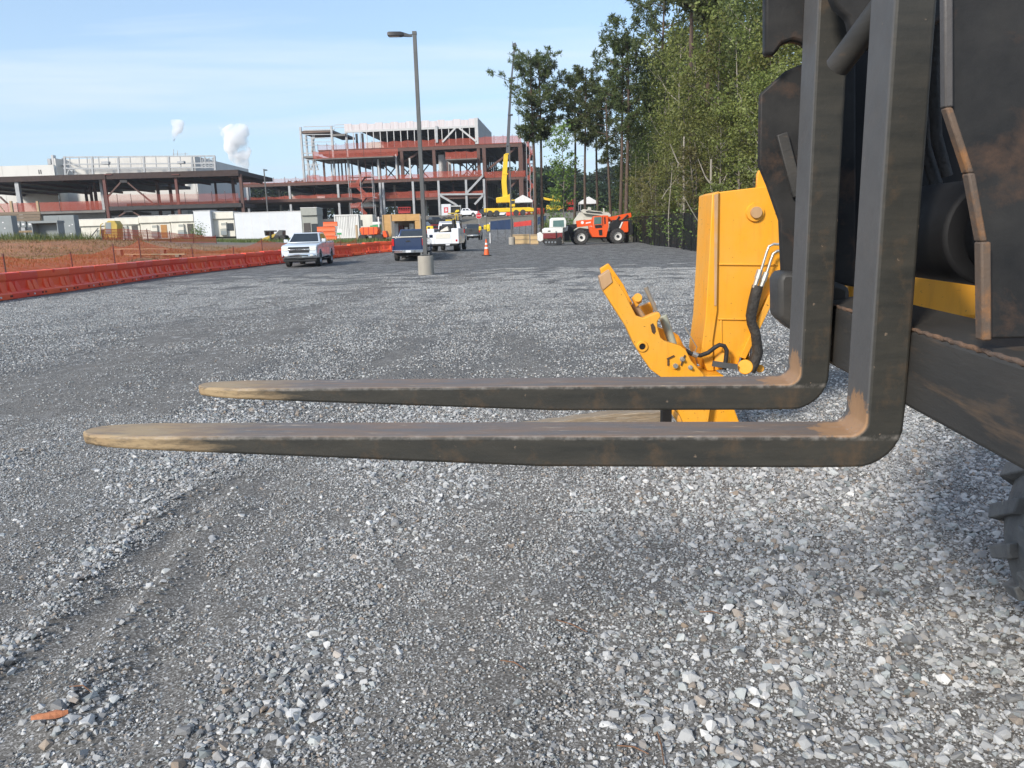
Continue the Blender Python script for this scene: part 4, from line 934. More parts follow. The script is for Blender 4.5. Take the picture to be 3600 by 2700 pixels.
# marker cone
def make_cone():
    q = on_ground(1711, 899); root = thing('traffic_cone', 'tall orange and white channelizer cone standing on a black rubber base', 'traffic cone', q)
    part('rubber_base', M['rubber'], root, lambda m: m.prism([(.36 * math.cos(R(a)), .36 * math.sin(R(a))) for a in range(22, 382, 45)], 'z', 0, .05), bevel=.01)
    zs = [.05, .30, .46, .58, .74, .86, 1.02, 1.10]; r = lambda z: .20 - .145 * min(1, z / 1.05) if z < 1.0 else .05
    for k, (a, b_) in enumerate(zip(zs[:-1], zs[1:])):
        mt = M['cone_white'] if k in (2, 4) else M['orange_plastic']
        part('white_band' if k in (2, 4) else 'cone_body', mt, root, lambda m: m.cyl((0, 0, a), (0, 0, b_), r(a), r(b_), n=18), smooth=40)
make_cone()

def text_mesh(name, body, size, ext, mat, parent, loc, rot):
    fc = bpy.data.curves.new(name, 'FONT'); fc.body = body; fc.size = size; fc.align_x = 'CENTER'; fc.extrude = ext
    tmp = bpy.data.objects.new(name, fc); me = bpy.data.meshes.new_from_object(tmp); bpy.data.objects.remove(tmp)
    me.materials.clear(); return link(name, me, mat, parent, loc, rot)
# ------------------------------------------------------------------ vehicles
def wheel(parent, x, y, z, r, w, rim, face=1, rr=.62, lug=False):
    wo_ = part('wheel', M['rubber'], parent, lambda m: m.lathe([(-w / 2, r * rr), (-w / 2, r * .9), (-w * .36, r), (w * .36, r), (w / 2, r * .9), (w / 2, r * rr)], (x, y, z), 'x', 28), smooth=40)
    part('rim', rim, wo_, lambda m: m.lathe([(-w * .44, r * rr), (-w * .42, r * rr * .9), (-w * .22, r * rr * .8), (-w * .22, .02), (w * .22, .02), (w * .22, r * rr * .8), (w * .42, r * rr * .9), (w * .44, r * rr)], (x, y, z), 'x', 20), smooth=35)
    part('hub', M['trim_black'], wo_, lambda m: m.cyl((x - w * .36, y, z), (x + w * .36, y, z), r * .2, n=10), smooth=35)
    if lug:
        def lg(m):
            for i in range(18):
                a = i / 18 * 2 * math.pi
                for sg in (-1, 1):
                    a2 = a + (.17 if sg > 0 else 0)
                    m.bar((x + sg * .04 * w, y + (r + .01) * math.cos(a2), z + (r + .01) * math.sin(a2)), (x + sg * .49 * w, y + (r - .01) * math.cos(a2 + .16), z + (r - .01) * math.sin(a2 + .16)), r * .085, r * .09, up=(0, math.cos(a2), math.sin(a2)))
        part('tread_lugs', M['rubber'], wo_, lg)
    return wo_
def arch(y0, r, z0, n=9): return [(y0 + r * math.cos(math.pi * (1 - i / (n - 1))), z0 + r * math.sin(math.pi * (1 - i / (n - 1)))) for i in range(n)]
def quad(name, mat, parent, pts, th=.008):
    a, b_, c = Vector(pts[0]), Vector(pts[1]), Vector(pts[2]); nrm = (b_ - a).cross(c - b_).normalized() * th
    n_ = len(pts); return MB().add([Vector(p) - nrm * .5 for p in pts] + [Vector(p) + nrm * .5 for p in pts], [tuple(range(n_))[::-1], tuple(range(n_, 2 * n_))] + [(i, (i + 1) % n_, n_ + (i + 1) % n_, n_ + i) for i in range(n_)]).build(name, mat, parent)
def pickup(label, loc, rz, paint, trim='chrome', crew=True, grille='bold', cover=False, tail=True, name='pickup_truck', scale=1.0):
    """front towards -y"""
    root = thing(name, label, 'pickup truck', loc, rz); pt = M[paint]; W_ = 1.0
    ce = 1.12 if crew else .6                           # end of the cab
    low = [(-2.80, .52), (-2.88, .62), (-2.90, .98), (-2.80, 1.17), (-2.62, 1.235), (-1.48, 1.33), (-1.2, 1.37), (ce, 1.39), (ce, .52)] + arch(-1.82, .49, .50)[::-1]
    part('body', pt, root, lambda m: m.prism(low, 'x', -W_, W_), bevel=.055, seg=3)
    bed = [(ce + .02, 1.40), (2.82, 1.42), (2.90, 1.38), (2.92, .62), (2.85, .55)] + arch(1.82, .49, .50)[::-1] + [(ce + .02, .52)]
    for s_ in (-1, 1): part('bed_side', pt, root, lambda m: m.prism(bed, 'x', s_ * W_, s_ * (W_ - .17)), bevel=.03)
    pbox('bed_floor', M['trim_black'], root, -.82, .82, ce + .02, 2.85, .80, .84)
    tg = pbox('tailgate', pt, root, -.83, .83, 2.86, 2.93, .62, 1.40, bevel=.015)
    pbox('tailgate_handle', M['trim_black'], tg, -.13, .13, 2.925, 2.945, 1.16, 1.25, bevel=.005)
    if cover: pbox('bed_cover', M['cover_tan'], root, -.97, .97, ce + .05, 2.90, 1.425, 1.50, bevel=.02)
    # cab
    B = 1.36; cab0 = [(-.95, -1.42, B), (.95, -1.42, B), (.95, ce, B), (-.95, ce, B)]; cab1 = [(-.74, -.58, 1.93), (.74, -.58, 1.93), (.74, ce - .18, 1.95), (-.74, ce - .18, 1.95)]
    part('cab', pt, root, lambda m: m.loft([cab0, cab1]), bevel=.05, seg=3)
    def onface(a, b_, c, d, u0, u1, v0, v1, off):
        A, B_, C_, D_ = (Vector(p) for p in (a, b_, c, d)); nrm = (B_ - A).cross(D_ - A).normalized() * off
        f = lambda u_, v_: (A * (1 - u_) + B_ * u_) * (1 - v_) + (D_ * (1 - u_) + C_ * u_) * v_ + nrm
        return [f(u0, v0), f(u1, v0), f(u1, v1), f(u0, v1)]
    gl = M['glass']
    quad('windshield', gl, root, onface(cab0[0], cab0[1], cab1[1], cab1[0], .05, .95, .08, .90, .008))
    quad('rear_window', gl, root, onface(cab0[2], cab0[3], cab1[3], cab1[2], .08, .92, .15, .85, .008))
    for sgn in (-1, 1):
        A = (cab0[1], cab0[2], cab1[2], cab1[1]) if sgn > 0 else (cab0[3], cab0[0], cab1[0], cab1[3])
        cuts = ((.12, .50), (.55, .90)) if crew else ((.14, .86),)
        for u0, u1 in cuts:
            if sgn < 0: u0, u1 = 1 - u1, 1 - u0
            quad('side_window', gl, root, onface(*A, u0, u1, .12, .84, .008))
        for yh in ((-.15, .85) if crew else (.2,)):
            d_ = pbox('door_handle', M['trim_black'] if trim != 'chrome' else M['chrome'], root, *( (W_ + .0, W_ + .03) if sgn > 0 else (-W_ - .03, -W_ - .0)), yh, yh + .2, 1.12, 1.16)
        part('door_gap', M['trim_black'], root, lambda m: [m.box(*((W_ - .002, W_ + .003) if sgn > 0 else (-W_ - .003, -W_ + .002)), yg, yg + .014, .62, 1.36) for yg in ((-1.15, .06, ce - .02) if crew else (-1.1, .5))][0])
        part('mirror', M['trim_black'] if trim != 'chrome' else pt, root, lambda m: m.box(*((.98, 1.22) if sgn > 0 else (-1.22, -.98)), -1.12, -1.0, 1.36, 1.56), bevel=.03)
        part('running_board', M['trim_black'], root, lambda m: m.box(*((.92, 1.06) if sgn > 0 else (-1.06, -.92)), -1.2, 1.2, .40, .45), bevel=.01)
        part('headlight', M['lamp_clear'], root, lambda m: m.prism([(sgn * .58, .92), (sgn * .60, 1.10), (sgn * .97, 1.12), (sgn * .98, .95), (sgn * .85, .90)], 'y', -2.915, -2.70), bevel=.015)
        part('tail_light', M['lamp_red'], root, lambda m: m.box(*((.86, 1.006) if sgn > 0 else (-1.006, -.86)), 2.80, 2.945, .93, 1.36), bevel=.015)
        part('fog_light', M['lamp_clear'], root, lambda m: m.box(*((.62, .78) if sgn > 0 else (-.78, -.62)), -3.0, -2.9, .62, .70), bevel=.01)
        for yw in (-1.82, 1.82): wheel(root, sgn * .86, yw, .415, .415, .28, M['rim_alloy'])
        for yw in (-1.82, 1.82):
            def flare(m):
                o_, i_ = arch(yw, .535, .50, 11), arch(yw, .485, .50, 11); m.prism(o_ + i_[::-1], 'x', sgn * (W_ - .03), sgn * (W_ + .012))
            part('wheel_arch', pt, root, flare, bevel=.008)
    g_ = part('grille', M['trim_black'], root, lambda m: m.prism([(-.56, .80), (-.60, 1.13), (.60, 1.13), (.56, .80)], 'y', -2.925, -2.80), bevel=.015)
    if grille == 'bold':
        part('grille_bar', pt if trim == 'body' else M[trim], g_, lambda m: m.prism([(-.60, .93), (-.60, 1.03), (-.18, 1.0), (-.18, .96)], 'y', -2.945, -2.9), bevel=.008)
        part('grille_bar', pt if trim == 'body' else M[trim], g_, lambda m: m.prism([(.60, .93), (.60, 1.03), (.18, 1.0), (.18, .96)], 'y', -2.945, -2.9), bevel=.008)
        text_mesh('grille_letters', 'RAM', .15, .008, M['chrome'], g_, (0, -2.94, .93), (math.pi / 2, 0, 0))
    else:
        for zb in (.88, .97, 1.06): pbox('grille_bar', M[trim] if trim != 'body' else pt, g_, -.56, .56, -2.94, -2.9, zb - .015, zb + .015)
    bm_ = M[trim] if trim != 'body' else pt
    fb = part('front_bumper', bm_, root, lambda m: m.loft([[(x, y - .0, .50), (x, y, .74), (x, y + .28, .76), (x, y + .28, .50)] for x, y in ((-1.02, -2.80), (-.85, -2.95), (0, -3.0), (.85, -2.95), (1.02, -2.80))]), bevel=.03)
    pbox('bumper_slot', M['trim_black'], fb, -.52, .52, -3.012, -2.96, .60, .67, bevel=.01)
    pbox('number_plate', M['pole_grey'], fb, -.16, .16, -3.02, -2.98, .50, .59)
    pbox('air_dam', M['trim_black'], root, -.93, .93, -2.86, -2.62, .30, .50, bevel=.03)
    rb = part('rear_bumper', M['chrome'] if trim in ('chrome', 'body') else M[trim], root, lambda m: m.loft([[(x, y, .50), (x, y, .68), (x, y - .2, .70), (x, y - .2, .50)] for x, y in ((-1.0, 2.95), (-.8, 3.06), (.8, 3.06), (1.0, 2.95))]), bevel=.02)
    pbox('number_plate', M['plate_white'], rb, -.16, .16, 3.05, 3.07, .53, .66)
    pbox('underbody', M['under_black'], root, -.72, .72, -2.5, 2.8, .30, .56)
    part('axle', M['under_black'], root, lambda m: (m.cyl((-.8, 1.82, .415), (.8, 1.82, .415), .07), m.cyl((-.13, 1.82, .40), (.13, 1.82, .40), .17, n=12))[0], smooth=35)
    if scale != 1.0: root.scale = (scale,) * 3
    return root
q = gp(1060, 931, 44.0)
pickup('white crew cab pickup with a bold black grille driving towards the camera', (q[0] - .1, 46.4, h1(q[0], 46)), R(3), 'truck_silver', trim='chrome')
q = gp(1433, 915, 47)
pickup('dark blue pickup with a pale bed cover seen from behind beside the lamp post', (q[0], 50.2, h1(q[0], 49.5)), R(180 + 1), 'truck_blue', cover=True, grille='plain', crew=False)
q = gp(1661, 844, 92)
pickup('dark grey pickup with chrome bumper driving away up the site road', (q[0], 95, h1(q[0], 95)), R(179), 'truck_dark', grille='plain')

def service_truck():
    q = gp(1556, 883, 54); y0 = 57.5
    root = thing('service_truck', 'white utility service truck with tool bins and a mounted crane seen from behind', 'truck', (q[0] + .15, y0, h1(q[0], y0)), R(180 - 3)); wt = M['truck_white']
    # front towards -y as above
    part('cab', wt, root, lambda m: m.loft([[(-.95, -2.6, 1.2), (.95, -2.6, 1.2), (.95, -.9, 1.2), (-.95, -.9, 1.2)], [(-.76, -2.0, 2.15), (.76, -2.0, 2.15), (.76, -1.0, 2.18), (-.76, -1.0, 2.18)]]), bevel=.06)
    quad('rear_window', M['glass'], root, [(-.6, -.93, 1.45), (.6, -.93, 1.45), (.55, -.965, 1.98), (-.55, -.965, 1.98)], .02)
    for s_ in (-1, 1): quad('side_window', M['glass'], root, [(s_ * .93, -2.3, 1.35), (s_ * .93, -1.2, 1.35), (s_ * .81, -1.2, 2.0), (s_ * .81, -1.9, 2.0)], .02)
    quad('windshield', M['glass'], root, [(-.85, -2.53, 1.32), (.85, -2.53, 1.32), (.74, -2.1, 2.05), (-.74, -2.1, 2.05)], .02)
    part('hood', wt, root, lambda m: m.prism([(-4.0, .6), (-4.05, 1.15), (-2.6, 1.30), (-2.0, 1.30), (-.95, 1.30), (-.95, .6)] + arch(-3.1, .5, .6)[::-1], 'x', -.98, .98), bevel=.05)
    for s_ in (-1, 1):
        x0, x1 = (.62, 1.12) if s_ > 0 else (-1.12, -.62)
        bn = pbox('tool_bin', wt, root, x0, x1, -.75, 2.75, .55, 1.62, bevel=.02)
        for k, yb in enumerate((-.6, .35, 1.45)):
            dr = pbox('bin_door', wt, bn, *((1.115, 1.135) if s_ > 0 else (-1.135, -1.115)), yb, yb + (.85 if k != 1 else 1.0), (.68 if k != 1 else 1.1), 1.54, bevel=.008)
            pbox('latch', M['trim_black'], dr, *((1.13, 1.15) if s_ > 0 else (-1.15, -1.13)), yb + .35, yb + .5, 1.2, 1.26)
        part('tail_light', M['lamp_red'], root, lambda m: m.box(*((.9, 1.02) if s_ > 0 else (-1.02, -.9)), 2.75, 2.77, .70, .84))
        for yw in (-3.1, 1.5): wheel(root, s_ * .84, yw, .42, .42, .30 if yw < 0 else .44, M['rim_alloy'])
    pbox('tailboard', wt, root, -.62, .62, 2.66, 2.75, .55, 1.36, bevel=.015)
    pbox('panel_recess', M['trailer_cream'], root, -.52, .52, 2.752, 2.765, .92, 1.25)
    pbox('bed_floor', M['trim_black'], root, -.62, .62, -.75, 2.66, .80, .86)
    pbox('step_bumper', M['trim_black'], root, -1.05, 1.05, 2.70, 2.95, .42, .56, bevel=.02)
    pbox('frame', M['under_black'], root, -.5, .5, -3.6, 2.7, .38, .56)
    part('crane_post', M['trim_black'], root, lambda m: m.cyl((-.75, 2.2, 1.6), (-.75, 2.2, 2.25), .13), smooth=35)
    part('crane_arm', M['site_yellow'], root, lambda m: m.bar((-.75, 2.3, 2.2), (-.55, -.4, 2.05), .14, .18), bevel=.02)
    part('welder', M['trim_black'], root, lambda m: m.box(-.45, .45, 0.2, 1.3, .88, 1.85), bevel=.05)
    part('hose_reel', M['trim_black'], root, lambda m: m.lathe([(-.12, .05), (-.12, .30), (-.08, .30), (-.08, .18), (.08, .18), (.08, .30), (.12, .30), (.12, .05)], (.2, 2.0, 1.5), 'x', 20), smooth=35)
    part('tarpaulin', M['cover_tan'], root, lambda m: m.loft([[(-.4, 1.5, 1.5), (.3, 1.5, 1.4), (.3, 2.4, 1.38), (-.4, 2.4, 1.45)], [(-.25, 1.6, 1.75), (.1, 1.6, 1.6), (.15, 2.3, 1.55), (-.3, 2.2, 1.8)]]), bevel=.06)
    part('rack', M['trim_black'], root, lambda m: m.tube([(-.95, -.85, 1.6), (-.95, -.85, 2.2), (.95, -.85, 2.2), (.95, -.85, 1.6)], .035), smooth=60)
    part('light_bar', M['site_yellow'], root, lambda m: m.box(-.3, .3, -1.45, -1.25, 2.2, 2.3), bevel=.02)
    pbox('number_plate', M['plate_white'], root, -.5, -.2, 2.95, 2.965, .44, .54)
service_truck()

# orange telehandler, seen from its side, front to the left
def telehandler():
    q = gp(2110, 858, 76); root = thing('telehandler', 'orange telehandler with white wheels parked by the black fence', 'telehandler', (q[0] - .1, 76, q[2]), R(2)); og = M['orange_machine']
    F_ = Frame((q[0] - .1, 76, q[2]), R(2)); S = lambda pts, yl=-.9: [tuple(F_.at_y(1700 + x / 3.687, 600 + y / 3.687, yl)[[0, 2]]) for x, y in pts]
    def wl(cx, yl):
        c = F_.at_y(1700 + cx / 3.687, 600 + 868 / 3.687, -1.1); r = .715
        wo_ = part('wheel', M['rubber'], root, lambda m: m.lathe([(-.24, r * .55), (-.25, r * .9), (-.19, r), (.19, r), (.25, r * .9), (.24, r * .55)], (c[0], yl, r), 'y', 30), smooth=40)
        part('rim', M['rim_white'], wo_, lambda m: m.lathe([(-.215, r * .56), (-.20, r * .48), (-.10, r * .42), (-.10, .03), (.10, .03), (.10, r * .42), (.20, r * .48), (.215, r * .56)], (c[0], yl, r), 'y', 24), smooth=35)
        part('hub', M['trim_black'], wo_, lambda m: m.cyl((c[0], yl - .19, r), (c[0], yl + .19, r), .14, n=14), smooth=35)
        def lg(m):
            for i in range(18):
                a = i / 18 * 2 * math.pi
                for sg in (-1, 1):
                    a2 = a + (.17 if sg > 0 else 0)
                    m.bar((c[0] + (r + .01) * math.cos(a2), yl + sg * .02, r + (r + .01) * math.sin(a2)), (c[0] + (r - .01) * math.cos(a2 + .16), yl + sg * .245, r + (r - .01) * math.sin(a2 + .16)), .065, .07, up=(math.cos(a2), 0, math.sin(a2)))
        part('tread_lugs', M['rubber'], wo_, lg)
        return c
    for cx in (1262, 1735):
        for yl in (-1.1, 1.1): c = wl(cx, yl)
        pcyl('axle', M['trim_black'], root, (c[0], -1, .715), (c[0], 1, .715), .12)
    part('chassis', M['trim_black'], root, lambda m: m.prism(S([(1150, 800), (1240, 740), (1390, 760), (1620, 790), (1660, 640), (1900, 640), (1940, 680), (1940, 830), (1800, 820), (1600, 880), (1390, 880), (1180, 880)], 0), 'y', -.55, .55), bevel=.03)
    part('boom', og, root, lambda m: m.prism(S([(1200, 652), (1400, 632), (1420, 600), (1590, 590), (1640, 600), (1905, 545), (1915, 600), (1800, 640), (1620, 664), (1440, 715), (1370, 715), (1210, 735)], .1), 'y', -.1, .35), bevel=.02)
    for k, (x, y) in enumerate(((1280, 672),)):
        p = F_.at_y(1700 + x / 3.687, 600 + y / 3.687, -.12); part('round_emblem', M['sign_white'], root, lambda m: m.cyl((p[0], -.105, p[2]), (p[0], -.115, p[2]), .15, n=16), smooth=35)
    part('white_marking', M['sign_white'], root, lambda m: m.prism(S([(1325, 672), (1390, 660), (1390, 676), (1325, 690)], -.11), 'y', -.108, -.102))
    part('cab', og, root, lambda m: m.prism(S([(1368, 715), (1420, 735), (1424, 592), (1550, 580), (1610, 580), (1620, 720), (1590, 862), (1410, 862), (1372, 790)]), 'y', -1.05, -.12), bevel=.03)
    for nm, mt, pts in (('cab_window', 'glass_green', [(1432, 604), (1530, 598), (1530, 690), (1432, 700)]), ('cab_window', 'trim_black', [(1562, 600), (1580, 600), (1584, 690), (1566, 694)]), ('door_opening', 'trim_black', [(1440, 706), (1530, 700), (1540, 740), (1450, 748)]), ('ladder_gap', 'trim_black', [(1490, 770), (1540, 765), (1540, 840), (1500, 840)]), ('grab_rail', 'trim_black', [(1540, 594), (1548, 594), (1550, 720), (1542, 720)])):
        part(nm, M[mt], root, lambda m: m.prism(S(pts, -1.06), 'y', -1.062, -1.04))
    part('engine_cover', og, root, lambda m: m.prism(S([(1778, 800), (1775, 730), (1800, 662), (1872, 656), (1876, 790), (1850, 800)]), 'y', -1.0, .1), bevel=.03)
    part('rear_guard', M['trim_black'], root, lambda m: m.prism(S([(1872, 640), (1935, 640), (1942, 800), (1935, 828), (1870, 828)]), 'y', -.8, .8), bevel=.03)
    part('fuel_tank', M['trim_black'], root, lambda m: m.prism(S([(1640, 690), (1700, 640), (1770, 650), (1770, 740), (1650, 780)]), 'y', -.9, -.2), bevel=.03)
    for a, b_ in (((1690, 690), (1760, 590)), ((1790, 650), (1870, 575))): part('lift_cylinder', M['trim_black'], root, lambda m: m.cyl(F_.at_y(1700 + a[0] / 3.687, 600 + a[1] / 3.687, -.2), F_.at_y(1700 + b_[0] / 3.687, 600 + b_[1] / 3.687, -.2), .08), smooth=35)
    part('boom_head', M['trim_black'], root, lambda m: m.prism(S([(1200, 690), (1110, 700), (1110, 760), (1130, 905), (1160, 905), (1160, 770), (1215, 735)], .1), 'y', -.05, .3), bevel=.02)
    part('fork_carriage', M['trim_black'], root, lambda m: m.prism(S([(1040, 705), (1112, 700), (1112, 905), (1045, 910)], -.3), 'y', -.7, 1.0), bevel=.02)
    for s_ in (-.4, .7): part('fork', M['trim_black'], root, lambda m: m.bar((F_.at_y(1700 + 1050 / 3.687, 600 + 905 / 3.687, 0)[0], s_, .12), (F_.at_y(1700 + 1050 / 3.687, 600, 0)[0] - 1.2, s_, .10), .12, .05))
    part('mudguard', M['white_machine'], root, lambda m: m.prism(S([(1755, 745), (1790, 665), (1810, 662), (1775, 745)], -1.04), 'y', -1.05, -1.01))
telehandler()

# compact excavator, white and maroon, in front of the telehandler's forks
def excavator():
    q = gp(1930, 862, 74); root = thing('compact_excavator', 'white and maroon compact excavator parked left of the orange telehandler', 'excavator', (q[0], 74, q[2]), 0)
    F_ = Frame((q[0], 74, q[2]), 0); S = lambda pts, yl=-.7: [tuple(F_.at_y(1700 + x / 3.687, 600 + y / 3.687, yl)[[0, 2]]) for x, y in pts]
    for yl in (-.85, .45):
        tr = part('track', M['rubber'], root, lambda m: m.prism(S([(778, 925), (800, 890), (990, 890), (1015, 925), (990, 958), (800, 958)]), 'y', yl, yl + .4), bevel=.04)
        for x in (810, 850, 890, 930, 970):
            p = F_.at_y(1700 + x / 3.687, 600 + 928 / 3.687, yl - .01); part('roller', M['rim_alloy'], tr, lambda m: m.cyl((p[0], yl - .015, p[2]), (p[0], yl + .1, p[2]), .09, n=10), smooth=35)
    part('undercarriage', M['trim_black'], root, lambda m: m.prism(S([(830, 900), (960, 900), (960, 870), (830, 870)]), 'y', -.45, .45))
    part('lower_house', M['maroon'], root, lambda m: m.prism(S([(770, 812), (1020, 805), (1024, 880), (770, 884)]), 'y', -.85, .85), bevel=.05)
    part('upper_house', M['white_machine'], root, lambda m: m.prism(S([(765, 760), (800, 742), (1030, 735), (1030, 808), (768, 812)]), 'y', -.85, .85), bevel=.06)
    cb = part('cab', M['white_machine'], root, lambda m: m.prism(S([(858, 740), (862, 630), (885, 612), (1050, 608), (1075, 650), (1070, 740)]), 'y', -.85, .25), bevel=.06)
    part('cab_window', M['glass_green'], cb, lambda m: m.prism(S([(900, 728), (902, 648), (1040, 640), (1046, 728)], -.86), 'y', -.862, -.84))
    part('boom', M['white_machine'], root, lambda m: m.prism(S([(1000, 740), (1040, 700), (1100, 720), (1090, 780), (1020, 800)], .2), 'y', .3, .55), bevel=.02)
    part('blade_arm', M['white_machine'], root, lambda m: m.prism(S([(700, 812), (740, 795), (775, 830), (775, 900), (735, 922), (705, 905)], -.6), 'y', -.8, .8), bevel=.04)
    part('blade', M['trim_black'], root, lambda m: m.prism(S([(940, 880), (1000, 850), (1010, 960), (950, 960)], -.6), 'y', -.95, -.86), bevel=.02)
    part('grab_bar', M['trim_black'], root, lambda m: m.bar(F_.at_y(1700 + 938 / 3.687, 600 + 780 / 3.687, -.95), F_.at_y(1700 + 942 / 3.687, 600 + 880 / 3.687, -.95), .05))
    part('small_mark', M['trim_black'], root, lambda m: m.prism(S([(832, 792), (838, 778), (868, 775), (868, 792)], -.857), 'y', -.858, -.84))
excavator()
# pale machine boom folded behind the telehandler
def pale_lift():
    q = gp(2090, 845, 84); root = thing('boom_lift', 'pale cream folded boom machine behind the orange telehandler', 'boom lift', (q[0], 84, q[2]), 0)
    F_ = Frame((q[0], 84, q[2]), 0); S = lambda pts, yl=0: [tuple(F_.at_y(1700 + x / 3.687, 600 + y / 3.687, yl)[[0, 2]]) for x, y in pts]
    part('lower_boom', M['cream_machine'], root, lambda m: m.prism(S([(1165, 650), (1240, 545), (1290, 535), (1300, 560), (1640, 590), (1640, 640), (1300, 640)]), 'y', -.3, .3), bevel=.03)
    part('upper_boom', M['cream_machine'], root, lambda m: m.prism(S([(1260, 520), (1290, 500), (1620, 545), (1650, 575), (1640, 600), (1290, 555)], -.5), 'y', -.8, -.4), bevel=.03)
    part('boom_rail', M['trim_black'], root, lambda m: m.bar(F_.at_y(2060, 743, -.9), F_.at_y(2115, 748, -.9), .1))
    part('joint', M['cream_machine'], root, lambda m: m.prism(S([(1340, 520), (1360, 470), (1390, 480), (1395, 525)], -.5), 'y', -.8, -.3), bevel=.02)
    part('jib_end', M['cream_machine'], root, lambda m: m.prism(S([(1550, 540), (1545, 490), (1562, 486), (1568, 545)], -.5), 'y', -.7, -.5), bevel=.02)
    part('chassis', M['cream_machine'], root, lambda m: m.prism(S([(1180, 780), (1170, 650), (1640, 640), (1660, 780)]), 'y', -.9, .9), bevel=.05)
    for x in (1240, 1590):
        for yl in (-1.0, .75):
            p = F_.at_y(1700 + x / 3.687, 600, 0); part('wheel', M['rubber'], root, lambda m: m.cyl((p[0], yl, .5), (p[0], yl + .3, .5), .5, n=22), smooth=35)
pale_lift()

# ------------------------------------------------------------------ left side of the site: cabins, cabinets, frames, white hall
C1 = lambda x, y: (x / 2.212, 380 + y / 2.212)                  # measured on an enlarged view
def cabin(label, p0, p1, Y, h, mat, depth=3.2, fascia=True, name='site_cabin'):
    a, b_ = D(p0, 845, Y), D(p1, 845, Y); z0 = h1((a[0] + b_[0]) / 2, Y) - .1
    root = thing(name, label, 'cabin', (a[0], Y, z0)); w = b_[0] - a[0]
    pbox('wall', mat, root, 0, w, 0, depth, .35, h, bevel=.03)
    pbox('skirting', M['under_black'], root, .05, w - .05, .06, depth - .06, 0, .35)
    if fascia: pbox('fascia', mat, root, -.05, w + .05, -.30, depth + .05, h - .95, h + .02, bevel=.03); pbox('roof', M['roof_white'], root, -.08, w + .08, -.33, depth + .1, h + .022, h + .10)
    else: pbox('roof', M['roof_white'], root, -.05, w + .05, -.05, depth + .05, h + .002, h + .07)
    return root, w
def cabin_bits(root, door=None, ac=None, win=None, w=6, hgt_=2.3):
    if door: 
        d_ = pbox('door', M[door[1]], root, door[0], door[0] + .92, -.05, .01, .45, 2.42, bevel=.01); pcyl('door_handle', M['chrome'], d_, (door[0] + .8, -.05, 1.4), (door[0] + .8, -.12, 1.4), .035)
    if ac is not None:
        a_ = pbox('air_conditioner', M['ac_grey'], root, ac, ac + .95, -.42, -.002, .55, 1.5, bevel=.03); pbox('grille', M['cabinet_grey'], a_, ac + .08, ac + .87, -.44, -.42, .62, 1.2)
        t_ = pbox('duct_box', M['trailer_cream'], root, ac + .1, ac + .9, -.30, -.002, 1.52, 2.45, bevel=.02); pbox('louvre', M['ac_grey'], t_, ac + .16, ac + .84, -.32, -.30, 2.0, 2.35)
    if win is not None:
        fr = pbox('window', M['trim_black'], root, win, win + .9, -.04, .0, 1.2, 2.3); pbox('pane', M['glass'], fr, win + .06, win + .84, -.05, -.035, 1.27, 2.23)
YC = 118.0
r1, w = cabin('cream cabin with stained fascia and a small dark window behind the yellow equipment', 257, 415, YC, 3.45, M['trailer_cream']); cabin_bits(r1, win=.5)
r2, w = cabin('cream cabin with a wood chip pile door left of the brown-door cabin', 418, 497, YC - .6, 3.55, M['trailer_cream']); r2['label'] = 'short cream cabin with a dark grey door and an air conditioner'
cabin_bits(r2, door=(2.2, 'door_dark'), ac=.7)
r3, w = cabin('cream cabin with a brown wooden door', 500, 605, YC - .8, 3.7, M['trailer_cream']); r3['label'] = 'cream site cabin with a brown wooden door and an air conditioner'
cabin_bits(r3, door=(3.05, 'door_wood'), ac=1.7)
r4, w = cabin('x', 607, 689, YC - 1.1, 3.72, M['trailer_cream']); r4['label'] = 'cream cabin with an open dark door beside the shaded white trailer'
cabin_bits(r4, door=(2.45, 'door_dark'), ac=1.1)
for rr, h_ in ((r1, 3.45), (r2, 3.55), (r3, 3.7), (r4, 3.72)):
    for k in range(1, 3): pbar('panel_joint', M['ac_grey'], rr, (k * 1.45, -.002, .5), (k * 1.45, -.002, 2.5), .03, .01)
r5, w = cabin('x', 690, 748, YC - 4, 4.1, M['trailer_white'], depth=10, fascia=False, name='box_trailer'); r5['label'] = 'white box trailer end squeezed between two cream cabins'; r5['category'] = 'trailer'
r6, w = cabin('x', 744, 830, YC - 3, 3.9, M['trailer_cream']); r6['label'] = 'single cream cabin with one window standing between two white trailers'
cabin_bits(r6, ac=1.6, win=2.6)
r7, w = cabin('x', 832, 1066, YC - 12, 3.9, M['trailer_white'], depth=2.6, fascia=False, name='box_trailer'); r7['label'] = 'long white box trailer behind the white pickup'; r7['category'] = 'trailer'
for k in range(1, 8): pbar('side_seam', M['roof_white'], r7, (k * w / 8, -.004, .4), (k * w / 8, -.004, 3.8), .05, .012)
for x_ in (w * .72, w * .80):
    for y_ in (.3, 2.2): part('wheel', M['rubber'], r7, lambda m: m.cyl((x_, y_, .45), (x_, y_ + .25, .45), .45, n=18), smooth=35)
r8, w = cabin('x', 1068, 1122, YC - 14, 4.35, M['ac_grey'], depth=3); r8['label'] = 'grey cabin with an overhanging canopy at the right end of the long white trailer'
cabin_bits(r8, door=(.15, 'door_dark'), win=1.2)

